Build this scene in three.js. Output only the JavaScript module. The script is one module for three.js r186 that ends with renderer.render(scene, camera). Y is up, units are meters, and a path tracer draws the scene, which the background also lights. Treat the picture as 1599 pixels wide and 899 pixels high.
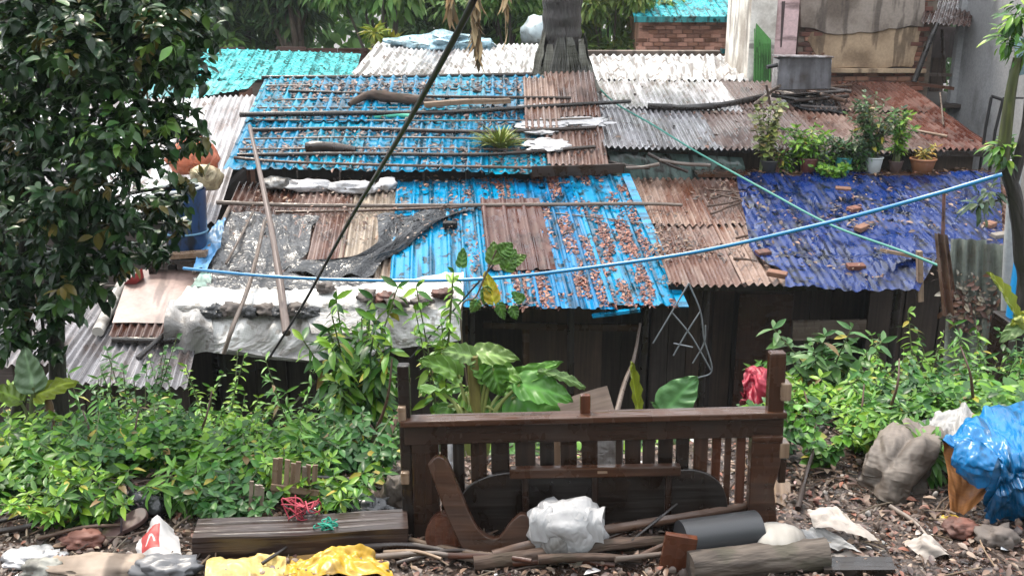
import * as THREE from 'three';
import { mergeGeometries, mergeVertices } from 'three/addons/utils/BufferGeometryUtils.js';
import { RoundedBoxGeometry } from 'three/addons/geometries/RoundedBoxGeometry.js';

// ---------- camera, sky, sun, exposure ----------
const PITCH = 17 * Math.PI / 180, FOV = 32;
const scene = new THREE.Scene();
const camera = new THREE.PerspectiveCamera(FOV, 1024 / 575, 0.1, 600);
camera.position.set(0, 2.4, 0);
camera.rotation.set(-PITCH, 0, 0);
const renderer = new THREE.WebGLRenderer();
renderer.setSize(1024, 575);
renderer.toneMapping = THREE.LinearToneMapping;
renderer.toneMappingExposure = 3.9;
renderer.shadowMap.enabled = true;
const sunDir = new THREE.Vector3(-0.35, 1.0, -0.38).normalize();
{ // overcast rain sky: brighter towards the zenith, a broad glow round the veiled sun
  const W = 256, H = 128, d = new Float32Array(W * H * 4);
  for (let j = 0; j < H; j++) for (let i = 0; i < W; i++) {
    const el = ((j + 0.5) / H - 0.5) * Math.PI;
    const s = Math.max(0, Math.sin(el));
    const k = (0.42 + 0.42 * s);
    const o = (j * W + i) * 4;
    d[o] = k * 0.96; d[o + 1] = k * 1.0; d[o + 2] = k * 1.06; d[o + 3] = 1;
  }
  const t = new THREE.DataTexture(d, W, H, THREE.RGBAFormat, THREE.FloatType);
  t.mapping = THREE.EquirectangularReflectionMapping; t.magFilter = THREE.LinearFilter; t.needsUpdate = true;
  scene.background = t; scene.environment = t;
}
const sun = new THREE.DirectionalLight(0xfff4e4, 1.5);
sun.position.copy(sunDir).multiplyScalar(60).add(new THREE.Vector3(0, 0, -10));
sun.target.position.set(0, 0, -10);
sun.castShadow = true; sun.shadow.radius = 24; sun.shadow.mapSize.set(2048, 2048);
Object.assign(sun.shadow.camera, { left: -30, right: 30, top: 30, bottom: -30, near: 1, far: 140 });
scene.add(sun, sun.target);
scene.fog = new THREE.FogExp2(0xe4ecf2, 0.0007);

// ---------- helpers ----------
const V = (x, y, z) => new THREE.Vector3(x, y, z);
const F = 449.5 / Math.tan(FOV * Math.PI / 360), CP = Math.cos(PITCH), SP = Math.sin(PITCH);
const CAM = V(0, 2.4, 0);
function ray(px, py) { // direction of a sight line of the photograph
  const a = (px - 799.5) / F, b = -(py - 449.5) / F;
  return V(a, b * CP - SP, -CP - b * SP);
}
function P(px, py, D) { const d = ray(px, py); return CAM.clone().addScaledVector(d, D / -d.z); }   // the point D metres north of the viewer
function mpp(p) { return (-p.z * CP - (p.y - 2.4) * SP) / F; } // metres a pixel spans there
let seed = 7;
function rnd() { seed |= 0; seed = seed + 0x6D2B79F5 | 0; let t = Math.imul(seed ^ seed >>> 15, 1 | seed); t = t + Math.imul(t ^ t >>> 7, 61 | t) ^ t; return ((t ^ t >>> 14) >>> 0) / 4294967296; }
const rr = (a, b) => a + (b - a) * rnd();
const pick = a => a[Math.floor(rnd() * a.length)];
const clamp = (x, a, b) => Math.min(b, Math.max(a, x));
const sstep = (a, b, x) => { const t = clamp((x - a) / (b - a), 0, 1); return t * t * (3 - 2 * t); };
const lerp = (a, b, t) => a + (b - a) * t;
function hash(x, y, z) { let h = Math.imul(x, 374761393) + Math.imul(y, 668265263) + Math.imul(z, 1274126177) | 0; h = Math.imul(h ^ h >>> 13, 1274126177); return ((h ^ h >>> 16) >>> 0) / 4294967296; }
function vn(x, y, px, py, s) { // periodic value noise
  const xi = Math.floor(x), yi = Math.floor(y), fx = x - xi, fy = y - yi;
  const u = fx * fx * (3 - 2 * fx), w = fy * fy * (3 - 2 * fy);
  const m = (a, p) => ((a % p) + p) % p;
  const x0 = m(xi, px), x1 = m(xi + 1, px), y0 = m(yi, py), y1 = m(yi + 1, py);
  return lerp(lerp(hash(x0, y0, s), hash(x1, y0, s), u), lerp(hash(x0, y1, s), hash(x1, y1, s), u), w);
}
function fb(u, v, px, py, oct, s) { let a = 0, k = 0.5, t = 0; for (let i = 0; i < oct; i++) { a += k * vn(u * px, v * py, px, py, s + i); t += k; k *= 0.5; px *= 2; py *= 2; } return a / t; }
function n3(x, y, z, s = 0) { // 3-D value noise, -1..1
  const xi = Math.floor(x), yi = Math.floor(y), zi = Math.floor(z); let fx = x - xi, fy = y - yi, fz = z - zi;
  fx = fx * fx * (3 - 2 * fx); fy = fy * fy * (3 - 2 * fy); fz = fz * fz * (3 - 2 * fz);
  const h = (a, b, c) => hash(xi + a, yi + b, (zi + c) * 7 + s * 131);
  return 2 * lerp(lerp(lerp(h(0, 0, 0), h(1, 0, 0), fx), lerp(h(0, 1, 0), h(1, 1, 0), fx), fy), lerp(lerp(h(0, 0, 1), h(1, 0, 1), fx), lerp(h(0, 1, 1), h(1, 1, 1), fx), fy), fz) - 1;
}
const f3 = (x, y, z, s = 0) => n3(x, y, z, s) * 0.57 + n3(x * 2.1, y * 2.1, z * 2.1, s + 1) * 0.28 + n3(x * 4.3, y * 4.3, z * 4.3, s + 2) * 0.15;

// textures: colour is a function of (u, v) in 0..1, tiled
function tex(size, fn, metres, srgb = true) {
  const d = new Uint8Array(size * size * 4);
  for (let j = 0; j < size; j++) for (let i = 0; i < size; i++) {
    const c = fn((i + 0.5) / size, (j + 0.5) / size), o = (j * size + i) * 4;
    d[o] = clamp(c[0], 0, 1) * 255; d[o + 1] = clamp(c[1], 0, 1) * 255; d[o + 2] = clamp(c[2], 0, 1) * 255; d[o + 3] = 255;
  }
  const t = new THREE.DataTexture(d, size, size); t.wrapS = t.wrapT = THREE.RepeatWrapping; t.magFilter = THREE.LinearFilter;
  t.minFilter = THREE.LinearMipmapLinearFilter; t.generateMipmaps = true;
  if (srgb) t.colorSpace = THREE.SRGBColorSpace;
  t.repeat.set(1 / metres, 1 / metres); t.needsUpdate = true; return t;
}
const mixc = (a, b, t) => [lerp(a[0], b[0], t), lerp(a[1], b[1], t), lerp(a[2], b[2], t)];
const grey = g => [g, g, g];
const T = {};
T.wood = tex(512, (u, v) => { const g = fb(u, v, 3, 70, 3, 11), k = fb(u, v, 2, 8, 3, 12), d = fb(u, v, 24, 24, 2, 13); const m = clamp(g * 0.8 + k * 0.5 - 0.15, 0, 1); return mixc([0.42, 0.36, 0.31], [1, 0.95, 0.9], m * 0.85 + d * 0.15); }, 1.2);
T.woodBump = tex(512, (u, v) => grey(fb(u, v, 3, 70, 3, 11) * 0.8 + fb(u, v, 24, 24, 2, 13) * 0.2), 1.2, false);
T.rust = tex(1024, (u, v) => {
  const a = fb(u, v, 5, 3, 5, 21), b = fb(u, v, 30, 4, 4, 22), c = fb(u, v, 60, 60, 3, 23), e = fb(u, v, 9, 9, 4, 24);
  let k = mixc([0.66, 0.58, 0.55], [0.44, 0.27, 0.20], sstep(0.38, 0.62, a * 0.55 + b * 0.45));
  k = mixc(k, [0.24, 0.16, 0.13], sstep(0.5, 0.85, e * 0.6 + c * 0.2 + b * 0.25) * 0.9); k = mixc(k, [0.78, 0.74, 0.72], sstep(0.62, 0.8, b) * 0.6);
  return mixc(k, grey(c), 0.12);
}, 2.4);
T.galv = tex(1024, (u, v) => {
  const a = fb(u, v, 6, 4, 4, 31), b = fb(u, v, 40, 5, 3, 32), c = fb(u, v, 80, 80, 2, 33), e = fb(u, v, 14, 14, 4, 34);
  let k = mixc([0.80, 0.79, 0.80], [0.55, 0.53, 0.53], sstep(0.35, 0.7, a * 0.5 + b * 0.5));
  k = mixc(k, [0.36, 0.27, 0.23], sstep(0.5, 0.8, e * 0.5 + b * 0.3 + c * 0.2) * 0.7); return mixc(k, grey(c), 0.1);
}, 2.4);
T.paint = tex(1024, (u, v) => { // worn coil paint: multiplied with a colour; streaks run down the slope
  const b = fb(u, v, 60, 3, 3, 42), c = fb(u, v, 90, 90, 2, 43), e = fb(u, v, 10, 6, 4, 44), s = fb(u, v, 26, 20, 4, 45), d = fb(u, v, 34, 2, 3, 46);
  let k = mixc([1, 1, 1], [0.80, 0.84, 0.86], b * 0.7); k = mixc(k, [0.50, 0.44, 0.41], sstep(0.47, 0.72, e * 0.45 + s * 0.35 + c * 0.2) * 0.9);
  k = mixc(k, [0.42, 0.38, 0.37], sstep(0.52, 0.72, d) * 0.7); k = mixc(k, [0.34, 0.24, 0.2], sstep(0.64, 0.74, s) * 0.8); return mixc(k, grey(c), 0.07);
}, 2.0);
T.plaster = tex(512, (u, v) => { const a = fb(u, v, 4, 4, 5, 51), b = fb(u, v, 18, 3, 4, 52), c = fb(u, v, 90, 90, 2, 53); let k = mixc([1, 0.98, 0.95], [0.68, 0.64, 0.6], sstep(0.35, 0.7, a)); k = mixc(k, [0.45, 0.42, 0.4], sstep(0.58, 0.75, b) * 0.6); return mixc(k, grey(c), 0.12); }, 2.2);
T.bark = tex(512, (u, v) => { const a = fb(u, v, 6, 26, 4, 61), b = fb(u, v, 5, 5, 4, 62); return mixc(mixc([0.45, 0.40, 0.36], [1, 0.96, 0.9], a), [0.6, 0.62, 0.5], sstep(0.55, 0.7, b) * 0.5); }, 0.7);
T.barkBump = tex(512, (u, v) => grey(fb(u, v, 6, 26, 4, 61)), 0.7, false);
T.soil = tex(1024, (u, v) => { const a = fb(u, v, 6, 6, 5, 71), b = fb(u, v, 40, 40, 3, 72), c = fb(u, v, 120, 120, 2, 73); let k = mixc([0.20, 0.14, 0.11], [0.46, 0.36, 0.29], a * 0.6 + b * 0.4); k = mixc(k, [0.55, 0.44, 0.35], sstep(0.55, 0.8, b * 0.5 + c * 0.5) * 0.7); return mixc(k, mixc(k, grey(c), 0.5), 0.5); }, 2.0);
T.soilBump = tex(512, (u, v) => grey(fb(u, v, 30, 30, 4, 74)), 1.0, false);
T.weave = tex(512, (u, v) => { const w = 0.5 + 0.25 * Math.sin(u * 6.2832 * 64) + 0.25 * Math.sin(v * 6.2832 * 64); const a = fb(u, v, 5, 5, 5, 81), e = fb(u, v, 16, 16, 3, 82); let k = mixc([1, 1, 1], [0.72, 0.71, 0.70], sstep(0.4, 0.75, a)); k = mixc(k, [0.5, 0.46, 0.42], sstep(0.62, 0.76, e) * 0.5); return mixc(k, grey(w), 0.08); }, 1.0);
T.crease = tex(512, (u, v) => { const a = Math.abs(fb(u, v, 7, 7, 4, 85) - 0.5) * 3, b = Math.abs(fb(u, v, 13, 13, 3, 86) - 0.5) * 3; return grey(clamp(Math.min(a, b + 0.2), 0, 1)); }, 0.8, false);
T.wet = tex(512, (u, v) => grey(0.25 + 0.75 * sstep(0.36, 0.64, fb(u, v, 9, 7, 4, 101) * 0.6 + fb(u, v, 30, 12, 3, 102) * 0.4)), 1.3, false);
T.concrete = tex(512, (u, v) => { const a = fb(u, v, 4, 4, 5, 91), c = fb(u, v, 100, 100, 2, 92), s = fb(u, v, 9, 7, 4, 93); return mixc(mixc([1, 1, 1], [0.66, 0.66, 0.65], a * 0.7 + sstep(0.5, 0.8, s) * 0.4), grey(c), 0.12); }, 2.5);

const lin = (r, g, b) => new THREE.Color().setRGB(r, g, b);
const WET = 0.7; // everything is soaked: wet surfaces are darker and shinier than dry ones
const wetc = c => (Array.isArray(c) ? lin(...c) : new THREE.Color(c)).multiplyScalar(WET);
function M(color, rough, o = {}) { return new THREE.MeshStandardMaterial({ color: wetc(color), roughness: rough, metalness: 0, side: THREE.DoubleSide, ...o }); }
function MP(color, rough, o = {}) { return new THREE.MeshPhysicalMaterial({ color: wetc(color), roughness: rough, metalness: 0, side: THREE.DoubleSide, ...o }); }

// objects
const taken = {};
function numbered(n) { const k = taken[n] = (taken[n] ?? -1) + 1; return k ? `${n}_${String(k).padStart(3, '0')}` : n; }
function tag(o, label, category, group, kind) { o.userData.label = label; o.userData.category = category; if (group) o.userData.group = group; if (kind) o.userData.kind = kind; return o; }
function thing(name, label, category, pos = V(0, 0, 0), group) { const g = new THREE.Group(); g.name = numbered(name); g.position.copy(pos); tag(g, label, category, group); scene.add(g); return g; }
function part(parent, name, geo, mat, o = {}) { const m = new THREE.Mesh(geo, mat); m.name = name; if (o.pos) m.position.copy(o.pos); if (o.rot) m.rotation.set(...o.rot); if (o.label) m.userData.label = o.label; if (o.stuff) m.userData.kind = 'stuff'; parent.add(m); return m; }
function solo(name, geo, mat, label, category, o = {}) { // one-mesh thing: recentred on its own base
  geo.computeBoundingBox(); const b = geo.boundingBox, c = V((b.min.x + b.max.x) / 2, b.min.y, (b.min.z + b.max.z) / 2);
  geo.translate(-c.x, -c.y, -c.z); const m = new THREE.Mesh(geo, mat); m.name = numbered(name); m.position.copy(c); if (o.pos) m.position.add(o.pos);
  tag(m, label, category, o.group, o.kind); scene.add(m); return m;
}
function structure(name, geo, mat) { const m = new THREE.Mesh(geo, mat); m.name = numbered(name); m.userData.kind = 'structure'; scene.add(m); return m; }

// geometry
function grid(nu, nv, fn, colFn) { // fn(i/nu, j/nv) -> {p, u, v}
  const pos = [], uv = [], col = [], idx = [];
  for (let j = 0; j <= nv; j++) for (let i = 0; i <= nu; i++) {
    const q = fn(i / nu, j / nv, i, j); pos.push(q.p.x, q.p.y, q.p.z); uv.push(q.u, q.v);
    if (colFn) col.push(...colFn(i / nu, j / nv, q.p));
  }
  for (let j = 0; j < nv; j++) for (let i = 0; i < nu; i++) { const a = j * (nu + 1) + i, b = a + 1, c = a + nu + 1, d = c + 1; idx.push(a, b, d, a, d, c); }
  const g = new THREE.BufferGeometry(); g.setAttribute('position', new THREE.Float32BufferAttribute(pos, 3)); g.setAttribute('uv', new THREE.Float32BufferAttribute(uv, 2));
  if (colFn) g.setAttribute('color', new THREE.Float32BufferAttribute(col, 3));
  g.setIndex(idx); g.computeVertexNormals(); return g;
}
function crom(a, b, c, d, t) { return a.clone().multiplyScalar(-0.5 * t + t * t - 0.5 * t * t * t).addScaledVector(b, 1 - 2.5 * t * t + 1.5 * t * t * t).addScaledVector(c, 0.5 * t + 2 * t * t - 1.5 * t * t * t).addScaledVector(d, -0.5 * t * t + 0.5 * t * t * t); }
function along(pts, t) { const n = pts.length - 1, x = clamp(t, 0, 1) * n, i = Math.min(n - 1, Math.floor(x)); const e = k => k < 0 ? pts[0].clone().multiplyScalar(2).sub(pts[1]) : k > n ? pts[n].clone().multiplyScalar(2).sub(pts[n - 1]) : pts[k]; return crom(e(i - 1), e(i), e(i + 1), e(i + 2), x - i); }
function cloth(rows, nu, nv, bump, s = 1) { // rows: lattice of points; bump(u, v, p) metres along the surface normal
  const at = (u, v) => along(rows.map(r => along(r, u)), v);
  const W = rows[0][0].distanceTo(rows[0][rows[0].length - 1]), H = rows[0][0].distanceTo(rows[rows.length - 1][0]);
  return grid(nu, nv, (u, v) => {
    const p = at(u, v); let n = V(0, 1, 0);
    if (bump) { const e = 0.02; const a = at(Math.min(1, u + e), v).sub(at(Math.max(0, u - e), v)), b = at(u, Math.min(1, v + e)).sub(at(u, Math.max(0, v - e))); n.crossVectors(a, b).normalize(); if (n.y < -0.2 || (Math.abs(n.y) <= 0.2 && n.z < 0)) n.negate(); p.addScaledVector(n, bump(u, v, p)); }
    return { p, u: u * W + s, v: v * H + s * 0.7 };
  });
}
function tube(pts, r, o = {}) { // tapered, knobbly, capped; r: number or (t) => radius
  const seg = o.seg ?? Math.max(2, (pts.length - 1) * 3), rad = o.rad ?? 7, kn = o.knob ?? 0, s = o.s ?? 0, R = typeof r === 'function' ? r : () => r;
  const pos = [], uv = [], idx = []; let len = 0, prev = null, up = null; const C = [];
  for (let i = 0; i <= seg; i++) C.push(along(pts, i / seg));
  for (let i = 0; i <= seg; i++) {
    const t = i / seg, c = C[i], d = C[Math.min(seg, i + 1)].clone().sub(C[Math.max(0, i - 1)]).normalize();
    if (!up) up = Math.abs(d.y) < 0.9 ? V(0, 1, 0) : V(1, 0, 0);
    const x = up.clone().addScaledVector(d, -up.dot(d)).normalize(); up = x; const y = V().crossVectors(d, x);
    if (prev) len += c.distanceTo(prev); prev = c;
    for (let k = 0; k <= rad; k++) {
      const a = (k % rad) / rad * Math.PI * 2; let q = R(t); if (kn) q *= 1 + kn * n3(t * seg * 0.7 + s, Math.cos(a) * 1.3, Math.sin(a) * 1.3 + s, 3);
      const ax = o.flat ?? 1; pos.push(c.x + (x.x * Math.cos(a) + y.x * Math.sin(a) * ax) * q, c.y + (x.y * Math.cos(a) + y.y * Math.sin(a) * ax) * q, c.z + (x.z * Math.cos(a) + y.z * Math.sin(a) * ax) * q); uv.push(len + s, k / rad * R(0) * 6.28);
    }
  }
  for (let i = 0; i < seg; i++) for (let k = 0; k < rad; k++) { const a = i * (rad + 1) + k, b = a + 1, c = a + rad + 1, d = c + 1; idx.push(a, c, d, a, d, b); }
  for (const [i, f] of [[0, 1], [seg, -1]]) {
    const c = C[i], n0 = pos.length / 3; pos.push(c.x, c.y, c.z); uv.push(0, 0);
    for (let k = 0; k < rad; k++) { const o3 = (i * (rad + 1) + k) * 3; pos.push(pos[o3], pos[o3 + 1], pos[o3 + 2]); uv.push(Math.cos(k) * 0.03, Math.sin(k) * 0.03); }
    for (let k = 0; k < rad; k++) { const a = n0 + 1 + k, b = n0 + 1 + (k + 1) % rad; f > 0 ? idx.push(n0, a, b) : idx.push(n0, b, a); }
  }
  const g = new THREE.BufferGeometry(); g.setAttribute('position', new THREE.Float32BufferAttribute(pos, 3)); g.setAttribute('uv', new THREE.Float32BufferAttribute(uv, 2)); g.setIndex(idx); g.computeVertexNormals(); return g;
}
function boxUV(g) { const p = g.attributes.position, n = g.attributes.normal, uv = []; for (let i = 0; i < p.count; i++) { const x = p.getX(i), y = p.getY(i), z = p.getZ(i), a = Math.abs(n.getX(i)), b = Math.abs(n.getY(i)), c = Math.abs(n.getZ(i)); if (a > b && a > c) uv.push(y, z); else if (b > c) uv.push(x, z); else uv.push(x, y); } g.setAttribute('uv', new THREE.Float32BufferAttribute(uv, 2)); return g; }
function box(w, h, d, r = 0.006, jit = 0, s = 0) { // rounded box with uneven corners; grain of the wood map runs along the longest side
  const g = boxUV(new RoundedBoxGeometry(w, h, d, 1, Math.min(r, w / 3, h / 3, d / 3)));
  if (w < h && h >= d) { const u = g.attributes.uv; for (let i = 0; i < u.count; i++) u.setXY(i, u.getY(i), u.getX(i)); }
  const u = g.attributes.uv, ox = s * 0.37, oy = s * 0.71; for (let i = 0; i < u.count; i++) u.setXY(i, u.getX(i) + ox, u.getY(i) + oy);
  if (jit) { const p = g.attributes.position; for (let i = 0; i < p.count; i++) { const x = p.getX(i), y = p.getY(i), z = p.getZ(i); p.setXYZ(i, x + jit * n3(x * 3 + s, y * 3, z * 3, 5), y + jit * n3(x * 3, y * 3 + s, z * 3, 6), z + jit * n3(x * 3, y * 3, z * 3 + s, 7)); } g.computeVertexNormals(); }
  return g;
}
function plank(a, b, w, t, o = {}) { // a long board from a to b, w wide (roughly across), t thick, gently warped
  const L = a.distanceTo(b), nx = o.seg ?? 6, s = o.s ?? rnd() * 50; const g = new THREE.BoxGeometry(L, t, w, nx, 1, 1); const p = g.attributes.position;
  for (let i = 0; i < p.count; i++) { const x = p.getX(i), y = p.getY(i), z = p.getZ(i), k = o.warp ?? 0.008; p.setXYZ(i, x + (Math.abs(x) > L / 2 - 0.001 ? 0.012 * n3(z * 30, y * 30, s, 8) : 0), y + k * n3(x * 2 + s, z * 2, 0, 9), z * (1 + 0.10 * n3(x * 3 + s, Math.sign(z), 1, 4)) + k * n3(x * 1.5, s, 0, 10)); }
  boxUV(g); const u = g.attributes.uv; for (let i = 0; i < u.count; i++) u.setXY(i, u.getX(i) + s, u.getY(i) + s * 0.3);
  const d = b.clone().sub(a).normalize(), up = (o.up ?? V(0, 1, 0)).clone().addScaledVector(d, -(o.up ?? V(0, 1, 0)).dot(d)).normalize(), z = V().crossVectors(d, up);
  g.applyMatrix4(new THREE.Matrix4().makeBasis(d, up, z)); g.translate((a.x + b.x) / 2, (a.y + b.y) / 2, (a.z + b.z) / 2); g.computeVertexNormals(); return g;
}
function blob(rx, ry, rz, amp, freq, s, detail = 4, o = {}) { // stuffed or crumpled lump sitting on y = 0
  let g = new THREE.IcosahedronGeometry(1, detail); g.deleteAttribute('uv'); g.deleteAttribute('normal'); g = mergeVertices(g, 1e-4); const p = g.attributes.position, uv = [];
  for (let i = 0; i < p.count; i++) {
    const v = V().fromBufferAttribute(p, i); let k = 1 + amp * f3(v.x * freq + s, v.y * freq, v.z * freq, s | 0);
    if (o.ridge) k += o.ridge * (0.5 - Math.abs(n3(v.x * freq * 1.4 + s * 2, v.y * freq * 1.4, v.z * freq * 1.4, 17)));
    v.multiplyScalar(k); if (o.pow) { v.x = Math.sign(v.x) * Math.abs(v.x) ** o.pow; v.z = Math.sign(v.z) * Math.abs(v.z) ** o.pow; }
    const yy = Math.max(v.y, o.floor ?? -0.7); p.setXYZ(i, v.x * rx, (yy - (o.floor ?? -0.7)) * ry, v.z * rz); uv.push(v.x * rx + s, v.z * rz + v.y * ry);
  }
  g.setAttribute('uv', new THREE.Float32BufferAttribute(uv, 2)); g.computeVertexNormals(); return g;
}
// leaves: pointed, folded along the midrib, bent
function leafTemplate(w, fold, bend, wid = 0.42) {
  const rows = [[0, 0.02], [0.22, wid * 0.72 * w / 0.42], [0.5, w], [0.78, w * 0.62], [1, 0]], pos = [], idx = []; const n = rows.length;
  rows.forEach(([t, h]) => { const y = t, z = -bend * t * t; pos.push([-h, y, z + fold * h], [0, y, z], [h, y, z + fold * h]); });
  for (let i = 0; i < n - 1; i++) { const a = i * 3; if (i < n - 2) idx.push(a, a + 1, a + 4, a, a + 4, a + 3, a + 1, a + 2, a + 5, a + 1, a + 5, a + 4); else idx.push(a, a + 1, a + 4, a + 1, a + 2, a + 4); }
  return { pos, idx };
}
const LT = { lance: leafTemplate(0.17, 0.35, 0.28), oval: leafTemplate(0.26, 0.3, 0.3), slim: leafTemplate(0.11, 0.4, 0.35), round: leafTemplate(0.36, 0.2, 0.2), grass: leafTemplate(0.045, 0.4, 0.5) };
class Leaves {
  constructor() { this.pos = []; this.col = []; this.idx = []; }
  add(tpl, base, dir, up, len, col) { // dir: where the leaf points; up: the side its face turns to
    const y = dir.clone().normalize(), z = up.clone().addScaledVector(y, -up.dot(y)); if (z.lengthSq() < 1e-4) z.set(y.z, y.x, -y.y).addScaledVector(y, -y.dot(V(y.z, y.x, -y.y))); z.normalize(); const x = V().crossVectors(y, z), o = this.pos.length / 3;
    for (const [a, b, c] of tpl.pos) { this.pos.push(base.x + (x.x * a + y.x * b + z.x * c) * len, base.y + (x.y * a + y.y * b + z.y * c) * len, base.z + (x.z * a + y.z * b + z.z * c) * len); this.col.push(...col); }
    for (const i of tpl.idx) this.idx.push(o + i);
  }
  geo() { const g = new THREE.BufferGeometry(); g.setAttribute('position', new THREE.Float32BufferAttribute(this.pos, 3)); g.setAttribute('color', new THREE.Float32BufferAttribute(this.col, 3)); g.setIndex(this.idx); g.computeVertexNormals(); return g; }
}
const rdir = () => { const z = rr(-1, 1), a = rr(0, 6.283), s = Math.sqrt(1 - z * z); return V(s * Math.cos(a), z, s * Math.sin(a)); };
const vary = (c, k = 0.25) => { const f = 1 + rr(-k, k), h = rr(-0.12, 0.12); return [c[0] * f * (1 + h), c[1] * f, c[2] * f * (1 - h)]; };
const leafMat = (rough = 0.45, tr = 0.38, cc = 0.1) => MP(0xffffff, rough, { vertexColors: true, transmission: tr, thickness: 0, clearcoat: cc, clearcoatRoughness: 0.25, specularIntensity: 0.5 });
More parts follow.
